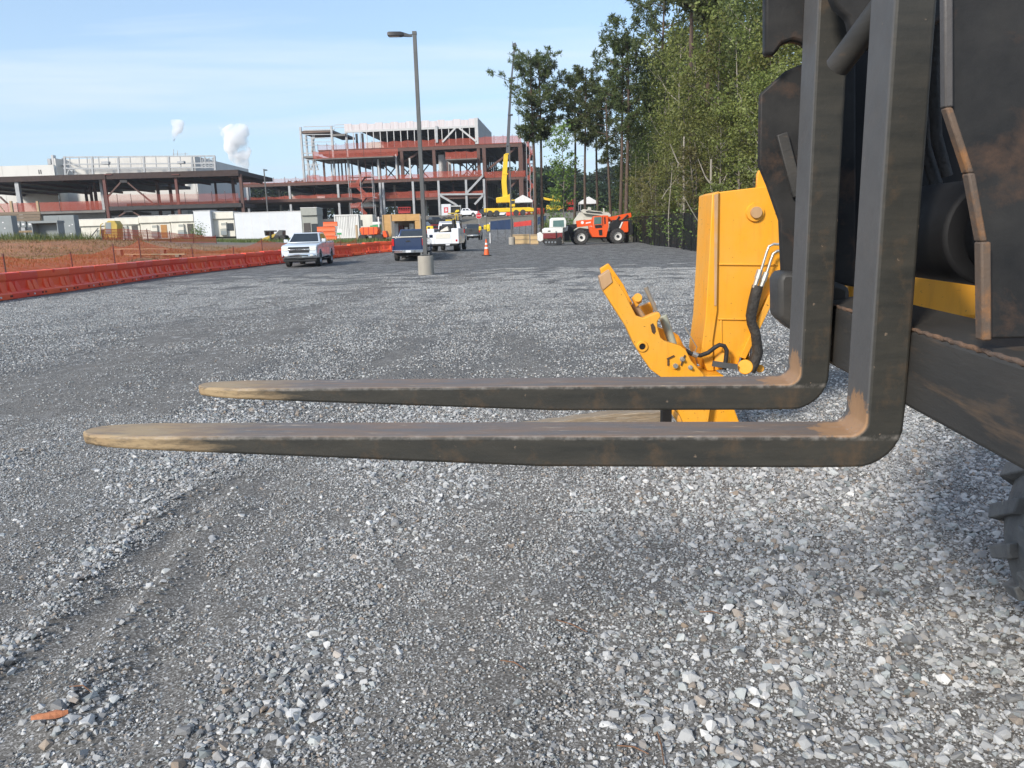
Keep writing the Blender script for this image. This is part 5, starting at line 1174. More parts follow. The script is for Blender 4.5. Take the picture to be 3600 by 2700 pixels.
def cabinet(label, px0, px1, py0, py1, Y, mat='cabinet_grey', open_=False, dots=()):
    a, b_ = D(px0, py1, Y), D(px1, py0, Y); z0 = h1((a[0] + b_[0]) / 2, Y) - .15; h = b_[2] - z0; w = b_[0] - a[0]
    root = thing('electrical_cabinet', label, 'cabinet', (a[0], Y, z0))
    if open_:
        for nm, bx in (('side_panel', (0, .08, 0, 1.0, 0, h)), ('side_panel', (w - .08, w, 0, 1.0, 0, h)), ('back_panel', (.08, w - .08, .9, .96, 0, h - .2)), ('top_panel', (-.05, w + .05, -.06, 1.05, h - .2, h))): pbox(nm, M[mat], root, *bx, bevel=.012)
    else:
        pbox('housing', M[mat], root, 0, w, 0, .8, 0, h, bevel=.02)
        pbox('door_seam', M['trim_black'], root, w * .5 - .01, w * .5 + .01, -.004, 0, .1, h - .1)
        for dx, dz in dots: pbox('label_plate', M['sign_white'], root, w * dx, w * dx + .11, -.008, 0, h * dz, h * dz + .09)
    return root
cabinet('large grey electrical cabinet cut off by the left edge', -70, 38, 758, 830, 70, dots=((.75, .55), (.72, .75)))
cabinet('open fronted grey steel enclosure with a black inside', 117, 200, 775, 842, 68, open_=True)
cabinet('tall grey double electrical cabinet with white labels behind the weeds', 163, 258, 756, 838, 72, dots=((.3, .35), (.55, .45), (.62, .3), (.8, .62), (.9, .66), (.82, .35)))
def timber_rack():
    a = D(0, 830, 73); z0 = h1(a[0], 73) - .1; root = thing('timber_rack', 'weathered timber board rack carrying three grey meter boxes', 'rack', (a[0], 73, z0)); F_ = Frame((a[0], 73, z0), 0)
    for px in (38, 131): 
        p = F_.at_y(px, 707, 0); pbox('post', M['plank'], root, p[0] - .1, p[0] + .1, -.1, .1, 0, p[2], bevel=.01)
    for k in range(4):
        p0, p1 = F_.at_y(-60, 748 + k * 11, -.13), F_.at_y(141, 748 + k * 11, -.13); pbox('board', M['old_plank'], root, p0[0], p1[0], -.14, -.1, p0[2] - .27, p0[2] - .01)
    p0, p1 = F_.at_y(40, 812, -.13), F_.at_y(141, 812, -.13); pbox('board', M['plank'], root, p0[0], p1[0], -.14, -.1, p0[2] - .2, p0[2])
    for px in (60, 80, 103):
        p = F_.at_y(px, 800, -.15); b_ = pbox('meter_box', M['cabinet_grey'], root, p[0], p[0] + .46, -.36, -.142, p[2], p[2] + .55, bevel=.02); pbox('dial', M['sign_white'], b_, p[0] + .1, p[0] + .34, -.372, -.36, p[2] + .2, p[2] + .38)
    part('slanted_prop', M['plank'], root, lambda m: m.bar(F_.at_y(-20, 700, .2), F_.at_y(16, 745, .2), .12, .06))
timber_rack()
def yellow_plant():
    q = D(385, 845, 100); z0 = h1(q[0], 100) - .05; root = thing('pump_unit', 'yellow site pump unit with a grey side panel before the cream cabins', 'equipment', (q[0], 100, z0)); F_ = Frame((q[0], 100, z0), 0)
    S = lambda pts, yl=0: [tuple(F_.at_y(px, py, yl)[[0, 2]]) for px, py in pts]
    part('hood', M['site_yellow_dull'], root, lambda m: m.prism(S([(365, 838), (368, 785), (380, 776), (402, 776), (412, 790), (413, 838)]), 'y', 0, 1.5), bevel=.05)
    part('side_panel', M['cabinet_grey'], root, lambda m: m.prism(S([(370, 782), (390, 782), (391, 822), (371, 822)], -.02), 'y', -.03, 0))
    part('frame', M['site_yellow_dull'], root, lambda m: m.tube([F_.at_y(352, 840, .1), F_.at_y(354, 790, .1), F_.at_y(362, 785, .1)], .06), smooth=60)
    part('draw_bar', M['pole_grey'], root, lambda m: m.bar(F_.at_y(312, 842, 0), F_.at_y(345, 802, 0), .1))
    part('engine_box', M['ac_grey'], root, lambda m: m.prism(S([(338, 843), (340, 810), (357, 808), (358, 843)], .1), 'y', .1, 1.0), bevel=.03)
    part('base', M['under_black'], root, lambda m: m.prism(S([(335, 838), (415, 836), (415, 848), (335, 848)], .1), 'y', .1, 1.4))
M['site_yellow_dull'] = pm('dull_yellow', (.52, .36, .05), (.42, .30, .06), .6, 0, 1, layer=(.2, .16, .08), lscale=3, lstops=(.6, .8))
yellow_plant()

# brown steel frame with a dark roof deck, mezzanine and nets
def left_frame():
    Y0 = 152.0; o = D(420, 760, Y0); root = thing('steel_frame_building', 'low brown steel frame with a flat dark roof deck and orange netted mezzanine', 'steel frame', (o[0], Y0, 0), 0)
    F_ = Frame((o[0], Y0, 0), 0); P = lambda x, y, yl=0: F_.at_y(*C1(x, y), yl)
    zr = P(800, 530)[2]; zm = P(1100, 765)[2]; xl, xr = P(-900, 530)[0], P(1855, 530)[0]
    # each girder, deck and column is a piece of its own
    pbox('roof_deck', M['steel_dark'], root, xl, P(820, 520)[0], .2, 40, zr - .3, zr + .4)
    pbox('roof_deck', M['steel_dark'], root, P(824, 520)[0], xr, 0.2, 22, zr - .3, zr + .5)
    pbox('edge_girder', M['steel_fascia'], root, P(824, 520)[0], xr, 0, .3, zr - .6, zr + .52)
    pbox('edge_girder', M['steel_fascia'], root, xl, P(818, 520)[0], -.1, .2, zr - .6, zr + .42)
    for k in range(5): pbar('roof_joist', M['steel_brown'], root, (xl + 2 + k * 8, .5, zr - .6), (xl + 2 + k * 8, 40, zr - .6), .25, .5)
    for k in range(5): pbar('roof_joist', M['steel_brown'], root, (P(850 + k * 230, 520)[0], .5, zr - .6), (P(850 + k * 230, 520)[0], 21, zr - .6), .2, .4)
    zg = 1.5
    def col(x, y0, yl, w=.45, mat='steel_brown', lean=0): p = P(x, 560, yl); pbox('column', M[mat], root, p[0] - w / 2, p[0] + w / 2, yl, yl + w, zg, y0)
    for x, yl, w, mt in ((122, .3, .75, 'steel_grey'), (-420, .3, .75, 'steel_grey'), (806, 0, .55, 'steel_red'), (1215, 8, .5, 'steel_brown'), (1312, 14, .5, 'steel_brown'), (1365, .4, .5, 'steel_red'), (1668, 18, .4, 'steel_brown'), (1805, 6, .5, 'steel_brown'), (1868, .4, .55, 'steel_brown'), (650, 22, .45, 'steel_brown'), (690, 16, .45, 'steel_brown'), (724, 10, .45, 'steel_brown'), (778, 4, .5, 'steel_grey')):
        col(x, zr - .3, yl, w, mt)
    # mezzanine
    pbox('mezzanine_beam', M['steel_dark'], root, P(812, 765)[0], xr, .1, 9, zm - .6, zm + .15)
    pbox('mezzanine_slab', M['steel_brown'], root, P(812, 765)[0], xr + 20, 9.0, 20, zm + .5, zm + 1.1)
    pbox('mezzanine_slab', M['slab'], root, xl, P(806, 765)[0], .3, 20, zm - .9, zm - .4)
    pbox('infill_wall', M['steel_grey'], root, xl, P(700, 765)[0], 6, 6.3, zg, zm - .9)
    for k in range(5):
        x0, x1 = P(815 + k * 210, 765)[0], P(1022 + k * 210, 765)[0]
        MB().add([(x0, .06, zm + .15), (x1, .06, zm + .15), (x1, .06, zm + 2.4 - .1 * k), (x0, .06, zm + 2.4 - .1 * k)], [(0, 1, 2, 3)]).build('net_panel', M['net_site_thin'], root)
        for u_ in (0, .5): pbar('net_post', M['steel_red'], root, (x0 + (x1 - x0) * u_, .05, zm), (x0 + (x1 - x0) * u_, .05, zm + 2.5), .08)
    for k in range(5):
        x0, x1 = xl + (P(790, 760)[0] - xl) * k / 5, xl + (P(790, 760)[0] - xl) * (k + 1) / 5
        MB().add([(x0, .15, zm - .4), (x1, .15, zm - .4), (x1, .15, zm + 1.3), (x0, .15, zm + 1.3)], [(0, 1, 2, 3)]).build('net_panel', M['net_site'], root)
        pbar('net_post', M['steel_red'], root, (x0, .12, zm - .5), (x0, .12, zm + 1.5), .08)
    # chevron braces
    for a, b_ in (((815, 715), (945, 572)), ((985, 572), (1195, 745)), ((925, 842), (985, 805)), ((1030, 805), (1095, 842)), ((0, 690), (60, 745))):
        pbar('brace', M['steel_brown'], root, P(*a, .5), P(*b_, .5), .28)
    pbar('brace_plate', M['steel_dark'], root, P(935, 570, .4), P(990, 570, .4), .3, .5)
    pbar('brace_plate', M['steel_dark'], root, P(965, 802, .4), P(1035, 802, .4), .3, .4)
    for x in (840, 1365): pbar('roof_bracket', M['steel_red'], root, P(x - 30, 517, -.05), P(x + 30, 517, -.05), .25, .2)
left_frame()

# white hall behind
def white_hall():
    Y0 = 196.0; o = D(420, 760, Y0); root = thing('concrete_hall', 'large cream white panel hall behind the brown steel frame', 'building', (o[0], Y0, 0), 0)
    F_ = Frame((o[0], Y0, 0), 0); P = lambda x, y, yl=0: F_.at_y(*C1(x, y), yl)
    zt = P(1000, 385)[2]; x0, x1 = P(490, 385)[0], P(1500, 385)[0]; zl = P(240, 458)[2]; xl = P(-900, 460)[0]
    n_ = 5
    for k in range(n_):
        a, b_ = x0 + (x1 - x0) * k / n_, x0 + (x1 - x0) * (k + 1) / n_ - .04
        pbox('wall_panel', M['panel_white'], root, a, b_, .02 * (k % 2), .4, 2, zt)
    for k in range(7):
        a, b_ = xl + (x0 - .3 - xl) * k / 7, xl + (x0 - .3 - xl) * (k + 1) / 7 - .05
        pbox('wall_panel', M['panel_white'], root, a, b_, -4 + .02 * (k % 2), -3.6, 2, zl)
    pbox('end_wall', M['panel_white'], root, x1 + .02, x1 + .4, .05, 40, 2, zt - .02)
    pbox('roof', M['roof_white'], root, x0, x1, .5, 40, zt - 1.2, zt - .9)
    pbox('roof', M['roof_white'], root, xl, x0 - .3, -3.5, 40, zl - 1.2, zl - .9)
    pbox('return_wall', M['panel_white'], root, x0 - .35, x0 - .02, -3.5, 40, 2, zt - .05)
    p = P(440, 445); pbox('roof_vent', M['steel_grey'], root, p[0] - .5, p[0] + .5, -3, -1.5, zl, zl + 1.6, bevel=.2)
    pbox('roof_vent', M['steel_white'], root, p[0] + .6, p[0] + 1.2, -3, -1.8, zl, zl + 2.4, bevel=.1)
    for x in (305, 320): pbar('wall_mark', M['steel_dark'], root, P(x - 5, 480, -4.05), P(x, 512, -4.05), .18, .05)
    p = P(1490, 820, -.1); pbox('wall_box', M['ac_grey'], root, p[0] - .8, p[0] + .8, -.4, -.02, p[2] - .8, p[2] + .8)
white_hall()
# grey lattice screen frame on its roof
def roof_frame():
    Y0 = 192.0; o = D(480, 600, Y0); zb = Frame((o[0], Y0, 0), 0).at_y(*C1(1000, 515), 0)[2]
    root = thing('roof_screen_frame', 'grey galvanised steel screen frame along the roof of the white hall', 'steel frame', (o[0], Y0, 0), 0); F_ = Frame((o[0], Y0, 0), 0); P = lambda x, y, yl=0: F_.at_y(*C1(x, y), yl); g = M['steel_grey']
    for y in (380, 436, 468): pbar('rail', g, root, P(495, y + 2), P(1672, y - 8), .30)
    for i, x in enumerate((502, 540, 612, 675, 716, 765, 840, 918, 1010, 1118, 1210, 1312, 1400, 1492, 1560, 1590, 1668)):
        main = x in (502, 716, 918, 1118, 1312, 1492, 1668); pbar('upright', g, root, P(x, 375), P(x + 8, 520 if main else 470), .42 if main else .2)
    for y in (385, 440): pbar('rail', g, root, P(500, y), P(470, y + 20, 8), .25)
    pbar('upright', g, root, P(470, 400, 8), P(474, 520, 8), .3)
    for a, b_ in (((505, 455), (600, 515)), ((540, 470), (520, 520)), ((560, 480), (590, 520))): pbar('brace', g, root, P(*a), P(*b_), .25)
    for x0, x1, y0, y1 in ((797, 850, 415, 440), (1385, 1435, 412, 434)): 
        a, b_ = P(x0, y1), P(x1, y0); pbox('louvre_unit', g, root, a[0], b_[0], -.5, .6, a[2], b_[2], bevel=.05)
    for x in (1575, 1600, 1625, 1655):
        pbar('ladder_bar', g, root, P(x, 385), P(x + 3, 470), .16)
    for y in (395, 420, 445): pbar('ladder_bar', g, root, P(1572, y), P(1665, y), .16)
    for x in (1350, 1380, 1440): pbar('mast', g, root, P(x, 320 + (x - 1350) * .3), P(x, 380), .12)
    pbar('mast', g, root, P(1345, 358), P(1460, 356), .12)
roof_frame()

# ------------------------------------------------------------------ the building under construction
C2 = lambda x, y: (950 + x / 2.212, 350 + y / 2.212)
def main_building():
    Yb = 200.0; a_ = R(-5.5); o = D(1705, 700, Yb); FO = (o[0], Yb, 0); F_ = Frame(FO, a_); P = lambda x, y, yl=0: F_.at_y(*C2(x, y), yl)
    root = thing('steel_building', 'large multi-storey steel building under construction with orange safety nets on every floor', 'building', FO, a_)
    br, gy, wh, sl = M['steel_brown'], M['steel_grey'], M['steel_white'], M['slab']
    z1 = P(1650, 742)[2]; z2 = P(1500, 598)[2]; z3 = P(1640, 345)[2]; z4 = P(1620, 200)[2]; zp = P(1620, 145)[2]; zg = 5.0
    X = lambda c, yl=0: P(c, 600, yl)[0]
    xL, xM, xR = X(-960), X(280), X(1985)
    D_ = 46.0
    # floors
    pbox('floor_slab', sl, root, xL, X(1665), .3, D_, z1 - .45, z1); pbox('floor_edge', br, root, xL, X(1665), 0, .29, z1 - .75, z1 + .05)
    pbox('floor_slab', sl, root, X(-230), X(1670), .3, D_, z2 - .45, z2); pbox('floor_edge', br, root, X(-230), X(1670), 0, .29, z2 - .85, z2 + .05)
    pbox('floor_slab', M['steel_dark'], root, X(390), xR, .3, D_, z3 - .4, z3); pbox('floor_edge', br, root, X(390), X(1965), 0, .29, z3 - 1.0, z3 + .05)
    pbox('floor_slab', sl, root, X(1675), xR, .3, D_ - 10, z2 - 1.0, z2 - .5); pbox('floor_edge', br, root, X(1675), X(1975), 0, .29, z2 - 1.2, z2 - .4)
    zb = P(900, 445)[2]
    pbox('balcony_slab', sl, root, X(375), X(985), -3.0, 9, zb - .4, zb); zc = P(1500, 460)[2]; pbox('balcony_slab', sl, root, X(1380), X(1622), -2.0, 9, zc - .4, zc)
    # deep joists under the top floor
    for k in range(13): pbar('joist', M['steel_dark'], root, (X(420) + k * (xR - X(420)) / 12.5, .6, z3 - .9), (X(420) + k * (xR - X(420)) / 12.5, D_, z3 - .9), .35, .9)
    for k in range(12): pbar('joist', M['steel_dark'], root, (X(0) + k * 6.0, .6, z2 - .9), (X(0) + k * 6.0, D_, z2 - .9), .3, .8)
    # columns, storey by storey
    def col(c, zlo, zhi, yl=0.0, w=.5, mat=gy): x = X(c, yl); pbox('column', mat, root, x - w / 2, x + w / 2, yl - .02, yl + w, zlo, zhi)
    for c in (-860, -480, -190, 140, 520, 848, 872, 1105, 1305, 1520, 1660): col(c, zg - 1, z2 - .85, -.55, .55)
    for c in (985, 1090, 845): col(c, z2, zb + .6 if c == 985 else z2 + 5, -.3, .4, wh)
    for c in (1030, 1280, 1625): col(c, z2, z3 - 1, .1, .8, br)
    for k in range(5):
        for c in (-700, -300, 60, 330, 600, 760, 960, 1200, 1420, 1600): col(c, zg - 1, z2 - .9, 9 + k * 8.5, .45, br if (k + c // 20) % 3 else wh)
    for k in range(4):
        for c in (420, 560, 700, 840, 1000, 1150, 1350, 1480, 1600): col(c, z2, z3 - .9, 10 + k * 9, .38, br if (k * 3 + c // 10) % 4 else wh)
    for c in (425, 480, 535, 590, 640, 690, 745, 800, 860, 905): col(c, z2, zb - .4, 1.0, .28, br if c % 3 else wh)
    for c in (1380, 1430, 1480, 1530, 1580): col(c, z2, zc - .4, 3.0, .3, br)
    for c in range(1660, 1760, 14): col(c, zg, z3 - 1, 24, .4, M['steel_dark'])
    # tall open bay on the right
    for c, yl, w_ in ((1950, 0, 1.1), (1975, 12, 1.1), (1990, 26, 1.1), (1668, 0, .9)): col(c, zg - 1, z3 - 1, yl, w_, br)
    for a, b_, yl in (((1950, 345), (1690, 545), 1.5), ((1940, 605), (1870, 680), 1.5), ((1200, 385), (1040, 485), 2), ((1380, 385), (1440, 340), 2)): pbar('brace', br, root, P(*a, yl), P(*b_, yl), .5)
    for a, b_ in (((1655, 590), (1530, 725)), ((1655, 745), (1590, 815)), ((1320, 745), (1450, 820))): pbar('brace', gy, root, P(*a, -.6), P(*b_, -.6), .5)
    pbar('strut', gy, root, P(1310, 738, -.6), P(1660, 735, -.6), .45)
    # X bracing further in
    for c in (940, 1070, 1190, 1540, 1590):
        for s_ in (-1, 1): pbar('brace', br, root, (X(c, 18) - 2.4 * s_, 18, z2 + .3), (X(c, 18) + 2.4 * s_, 18, z2 + 5.6), .28)
    for c, h_ in ((1340, 6), (1360, 4.6), (1390, 5.4)): pbox('wall_board', wh, root, X(c, 4) - .9, X(c, 4) + .7, 4, 4.2, z2, z2 + h_)
    # inside walls and stacked goods on the lower floors
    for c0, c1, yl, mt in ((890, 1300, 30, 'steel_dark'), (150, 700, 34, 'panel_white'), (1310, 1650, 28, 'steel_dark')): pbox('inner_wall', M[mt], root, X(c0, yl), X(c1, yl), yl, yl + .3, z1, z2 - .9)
    for c0, c1, yl in ((-700, -420, 34), (-260, 40, 30), (160, 420, 36), (480, 620, 26), (700, 880, 38), (980, 1180, 34), (1220, 1420, 38), (1480, 1640, 30)): pbox('inner_wall', M['steel_dark'], root, X(c0, yl), X(c1, yl), yl, yl + .3, zg, z1 - .8)  # dark walls added to stand for the shade inside the ground floor
    for c, yl in ((300, 6), (340, 12), (660, 8), (920, 7), (700, 12), (1230, 9), (350, 4)): pbox('stacked_material', M['roof_white'] if c % 4 else M['plywood'], root, X(c, yl), X(c, yl) + 2.2, yl, yl + 2, z1, z1 + random.uniform(.8, 1.8), bevel=.05)
    # safety nets along the edges
    def nets(c0, c1, z, h, yl=-.12, n_=5, mat='net_site', post=True):
        h = h * .72
        x0, x1 = X(c0), X(c1)
        for k in range(n_):
            a, b_ = x0 + (x1 - x0) * k / n_, x0 + (x1 - x0) * (k + 1) / n_
            sag = random.uniform(.05, .3)
            MB().add([(a, yl, z - .15), (b_, yl, z - .15), (b_, yl, z + h), ((a + b_) / 2, yl - .1, z + h - sag), (a, yl, z + h)], [(0, 1, 2, 3, 4)]).build('net_panel', M[mat], root)
            if post: pbar('net_post', M['steel_red'], root, (a, yl + .02, z - .2), (a, yl + .02, z + h + .3), .09)
    nets(-950, 100, z1, 1.9, n_=8); nets(100, 860, z1, 2.1, n_=6); nets(870, 1300, z1, 2.1, n_=4); nets(1310, 1650, z1, 1.6, n_=3)
    nets(-230, 285, z2, 1.6, n_=6, mat='net_site_thin'); nets(285, 800, z2, 1.9, n_=5); nets(800, 1200, z2, 1.4, n_=4); nets(1200, 1650, z2, 2.1, n_=4); nets(1665, 1985, z2 - .4, 1.9, n_=4)
    nets(388, 600, z3, 1.8, n_=3, mat='net_site_thin'); nets(600, 880, z3, 2.2, n_=4, mat='net_site_thin'); nets(880, 1600, z3, 2.2, n_=7); nets(1610, 1960, z3, 2.4, n_=5)
    nets(376, 1025, zb, 2.3, yl=-3.1, n_=5); nets(1380, 1622, zc, 2.2, yl=-2.1, n_=3)
    for k in range(4):
        MB().add([(xR - .2, .5 + k * 9, z3 - .1), (xR - .2, 9 + k * 9, z3 - .1), (xR - .2, 9 + k * 9, z3 + 1.8), (xR - .2, .5 + k * 9, z3 + 1.8)], [(0, 1, 2, 3)]).build('net_panel', M['net_site'], root)
    # penthouse: white sheathing, studs, dark inside, end wall with its shade put into the colour
    ph0, ph1 = X(602), X(1620)
    for k in range(17):
        a, b_ = ph0 + (ph1 - ph0) * k / 17, ph0 + (ph1 - ph0) * (k + 1) / 17
        pbox('sheathing_panel', M['parapet'], root, a, b_ - .06, -.05 + .03 * (k % 2), .2, z4, zp - .25 * (k % 2))
    for k in range(20):
        x = ph0 + (ph1 - ph0) * k / 19.3 + .4; pbox('stud', wh, root, x - .10, x + .10, -.02, .2, z3 + .05, z4 - .02)
    pbar('girder', wh, root, (ph0, .1, z4 - .25), (ph1, .1, z4 - .25), .4, .5)
    pbox('roof_deck', M['steel_dark'], root, ph0 + 4, ph1, .3, 30, z4 - .3, z4 + .1)
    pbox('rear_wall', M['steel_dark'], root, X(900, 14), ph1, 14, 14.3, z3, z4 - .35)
    pbox('rear_wall', M['panel_white'], root, X(760, 16), X(900, 16), 16, 16.3, z3, z3 + 3.4)
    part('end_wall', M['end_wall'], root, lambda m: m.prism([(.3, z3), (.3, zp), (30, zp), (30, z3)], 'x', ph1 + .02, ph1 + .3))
    pbar('eaves_rail', wh, root, (ph1 + .16, 0, zp + .05), (ph1 + .16, 30, zp + .05), .35, .25)
    for a, b_ in (((1340, 330), (1440, 222)), ((1470, 222), (1600, 325))): pbar('brace', wh, root, P(*a, -.3), P(*b_, -.3), .42)
    pbar('column_cover', gy, root, P(1292, 205, -.35), P(1296, 335, -.35), .6, .3); pbox('column', wh, root, ph1 - .5, ph1 + .32, -.3, .28, z3, zp + .1)
    for c in (690, 735): col(c, z3, z4, 6, .5, M['steel_dark'])
    # raw frame at the left end
    zt = P(260, 212)[2]; zf = P(400, 255)[2]
    for c, yl in ((262, 0), (500, 0), (345, 9), (300, 16), (612, 0)): col(c, z2, zt if c < 520 else zp - .5, yl, .5, gy)
    for y in (212, 240, 272, 300, 330, 355, 418, 440, 470, 508, 548):
        pbar('rail', gy, root, P(258, y, .2), P(500 if y < 360 else 380, y - (6 if y < 250 else 1), .2), .28 if y in (240, 418) else .16)
    pbox('frame_deck', M['plank_deck'], root, X(262), X(505), .2, 10, zf, zf + .55); pbox('frame_deck', M['slab'], root, X(510), X(610), -.5, 8, P(550, 285)[2], P(550, 268)[2]); pbox('frame_deck', sl, root, X(272), X(372), 0, 8, P(300, 440)[2] - .5, P(300, 440)[2])
    for a, b_ in (((275, 280), (290, 400)), ((330, 280), (348, 410)), ((345, 280), (320, 410)), ((290, 470), (310, 545)), ((340, 470), (318, 545)), ((350, 470), (372, 545))): pbar('brace', gy, root, P(*a, 1), P(*b_, 1), .28)
    for y in (228, 250): pbar('rail', gy, root, P(500, y - 30, .1), P(602, y - 36, .1), .14)
    nets(290, 380, z2, 2.4, n_=2)
M['plank_deck'] = pm('plank_deck', (.19, .13, .10), (.12, .09, .075), .8, 0, .5)
M['end_wall'] = pm('end_sheathing_shaded', (.33, .34, .33), (.28, .29, .285), .7, 0, .6, stretch=(1, .3, 3))  # darker than the front sheathing: shade on this side put into the colour
main_building()
# stair scaffolds hung with orange net
def scaffold(label, c0, c1, ytop, ybot, Yd, n_, flip=False):
    p0, p1 = D(*C2(c0, ybot), Yd), D(*C2(c1, ytop), Yd); zg = h1(p0[0], Yd); root = thing('stair_scaffold', label, 'scaffold', (p0[0], Yd, zg)); w = p1[0] - p0[0]; h = p1[2] - zg; d_ = 2.2
    for x in (0, w / 2, w):
        for y in (0, d_): pbar('standard', M['steel_grey'], root, (x, y, 0), (x, y, h + .8), .12)
    for k in range(n_ + 1):
        z = h * k / n_
        for y in (0, d_): pbar('ledger', M['steel_red'], root, (0, y, z), (w, y, z), .11)
        pbox('landing', M['steel_red'], root, 0 if (k + flip) % 2 else w * .65, w * .35 if (k + flip) % 2 else w, .05, d_ - .05, z - .12, z - .02)
        if k: MB().add([(0 if (k + flip) % 2 else w * .55, -.05, z), (w * .45 if (k + flip) % 2 else w, -.05, z), (w * .45 if (k + flip) % 2 else w, -.05, z + 1.2), (0 if (k + flip) % 2 else w * .55, -.05, z + 1.2)], [(0, 1, 2, 3)]).build('net_panel', M['net_site'], root)
        if k < n_:
            a, b_ = ((w * .3, z), (w * .7, z + h / n_)) if (k + flip) % 2 else ((w * .7, z), (w * .3, z + h / n_))
            pbar('stair_flight', M['steel_red'], root, (a[0], d_ / 2, a[1]), (b_[0], d_ / 2, b_[1]), 1.2, .18)
            MB().add([(a[0], -.04, a[1]), (b_[0], -.04, b_[1]), (b_[0], -.04, b_[1] + 1.3), (a[0], -.04, a[1] + 1.3)], [(0, 1, 2, 3)]).build('net_panel', M['net_site'], root)
scaffold('orange netted stair scaffold against the front of the building', 625, 790, 600, 880, 196, 4)
scaffold('tall stair scaffold at the right hand end of the building', 2002, 2040, 300, 800, 198, 9, True)
# low roof link and stair tower between the two frames

# ------------------------------------------------------------------ things between the yard and the building
C4 = lambda x, y: (1300 + x / 4.74, 650 + y / 4.74)
C3 = lambda x, y: (900 + x / 4.424, 750 + y / 4.424)
C5 = lambda x, y: (1700 + x / 3.687, 600 + y / 3.687)
def at_thing(name, label, cat, px, Y, group=None):
    x = D(px, 800, Y)[0]; z = h1(x, Y); return thing(name, label, cat, (x, Y, z), 0, group), Frame((x, Y, z), 0)
def flat(F_, pts, yl=0, C=None): return [tuple(F_.at_y(*(C(*p) if C else p), yl)[[0, 2]]) for p in pts]

# white shipping container
r, F_ = at_thing('shipping_container', 'white ribbed shipping container before the building', 'container', 1245, 92)
a = F_.at_y(1181, 835, 0); b_ = F_.at_y(1308, 752, 0); x0, x1, zt = a[0], b_[0], b_[2]; zb = .02; xs = x0 + (x1 - x0) * .62
def ribs(m):
    n_ = 14; poly = []
    for k in range(n_):
        x = x0 + (xs - x0) * k / n_; w_ = (xs - x0) / n_; poly += [(x, 0), (x + w_ * .3, 0), (x + w_ * .45, .07), (x + w_ * .85, .07)]
    poly += [(xs, 0), (xs, 2.4), (x0, 2.4)]; m.prism(poly, 'z', zb + .15, zt - .12)
part('ribbed_wall', M['container_white'], r, ribs)
for z_ in (zb, zt - .13): pbox('rail', M['container_white'], r, x0 - .03, xs + .03, -.04, 2.44, z_, z_ + .14)
for x_ in (x0 - .05, xs - .08): pbox('corner_post', M['container_white'], r, x_, x_ + .14, -.06, .1, zb, zt + .01)
pbox('cabin_box', M['trailer_cream'], r, xs + .06, x1, .2, 2.4, zb, zt - .06, bevel=.03)
pbox('electric_box', M['pole_grey'], r, xs + .25, xs + .45, .14, .2, 1.4, 2.1); pbox('door_seam', M['pole_grey'], r, xs - 1.2, xs - 1.18, -.01, .05, .2, zt - .2)
# plywood hoarding with an opening
r, F_ = at_thing('plywood_shelter', 'plywood shelter with a wide opening beside the blue pickup', 'shelter', 1412, 84)
S = lambda pts, yl=0: flat(F_, pts, yl, C4)
for nm, pts in (('side_panel', [(212, 500), (345, 492), (352, 860), (228, 880)]), ('top_panel', [(346, 492), (600, 487), (600, 600), (346, 605)]), ('top_panel', [(604, 487), (832, 482), (832, 592), (604, 600)]), ('side_panel', [(750, 600), (834, 596), (860, 830), (760, 840)])):
    q = S(pts); part(nm, M['plywood'], r, lambda m: m.prism(q, 'y', 0, .12))
for xx_, zz_ in ((212, 500), (345, 500), (832, 490)):
    p = F_.at_y(*C4(xx_, zz_), -.05); pbox('stud', M['plank'], r, p[0] - .06, p[0] + .06, -.08, -.002, 0, p[2])
pbox('back_wall', M['old_plank'], r, S([(350, 600)])[0][0], S([(830, 600)])[0][0], 2.6, 2.7, 0, 2.2)
pbox('roof', M['plywood'], r, S([(212, 490)])[0][0], S([(832, 485)])[0][0], .13, 2.7, S([(600, 487)])[0][1] - .1, S([(600, 487)])[0][1] - .02)
for k, (x_, w_, c_) in enumerate(((380, 60, 'roof_white'), (470, 60, 'steel_red'), (545, 50, 'sign_white'), (625, 70, 'roof_white'), (400, 90, 'red_tarp'))):
    p = S([(x_, 720), (x_ + w_, 640)]); pbox('stored_goods', M[c_], r, p[0][0], p[1][0], 1.2 + .2 * k, 1.8 + .2 * k, .0, max(.8, p[1][1] - .2 * (k % 3)), bevel=.03)
# orange heap of barrels and fences, orange flat trailer, green bin, site sign
def orange_stack(label, px0, px1, py0, py1, Y, n_, seed):
    r, F_ = at_thing('barrier_stack', label, 'barriers', (px0 + px1) / 2, Y); a, b_ = F_.at_y(px0, py1, 0), F_.at_y(px1, py0, 0); rg = random.Random(seed)
    for k in range(n_):
        z0 = (b_[2]) * k / n_; ln = (b_[0] - a[0]) * rg.uniform(.55, .95) / 2; c = (a[0] + b_[0]) / 2 + rg.uniform(-.3, .3); h_ = b_[2] / n_ * .92
        part('barrier', M['orange_plastic'], r, lambda m: m.prism([(-.25, z0), (.25, z0), (.14, z0 + h_ * .5), (.16, z0 + h_), (-.16, z0 + h_), (-.14, z0 + h_ * .5)], 'x', c - ln, c + ln), bevel=.02)
orange_stack('stack of orange plastic barriers right of the grey canopy cabin', 1128, 1186, 778, 818, 88, 4, 1)
orange_stack('low stack of orange plastic barriers behind the white container', 1105, 1165, 795, 825, 95, 3, 5)
r, F_ = at_thing('flatbed_trailer', 'orange flatbed trailer loaded with orange barriers left of the plywood shelter', 'trailer', 1296, 76)
S = lambda pts, yl=0: flat(F_, pts, yl, C3)
part('load', M['orange_plastic'], r, lambda m: m.prism(S([(1605, 245), (1640, 215), (1880, 210), (1900, 250), (1890, 330), (1640, 340)]), 'y', 0, 1.6), bevel=.06)
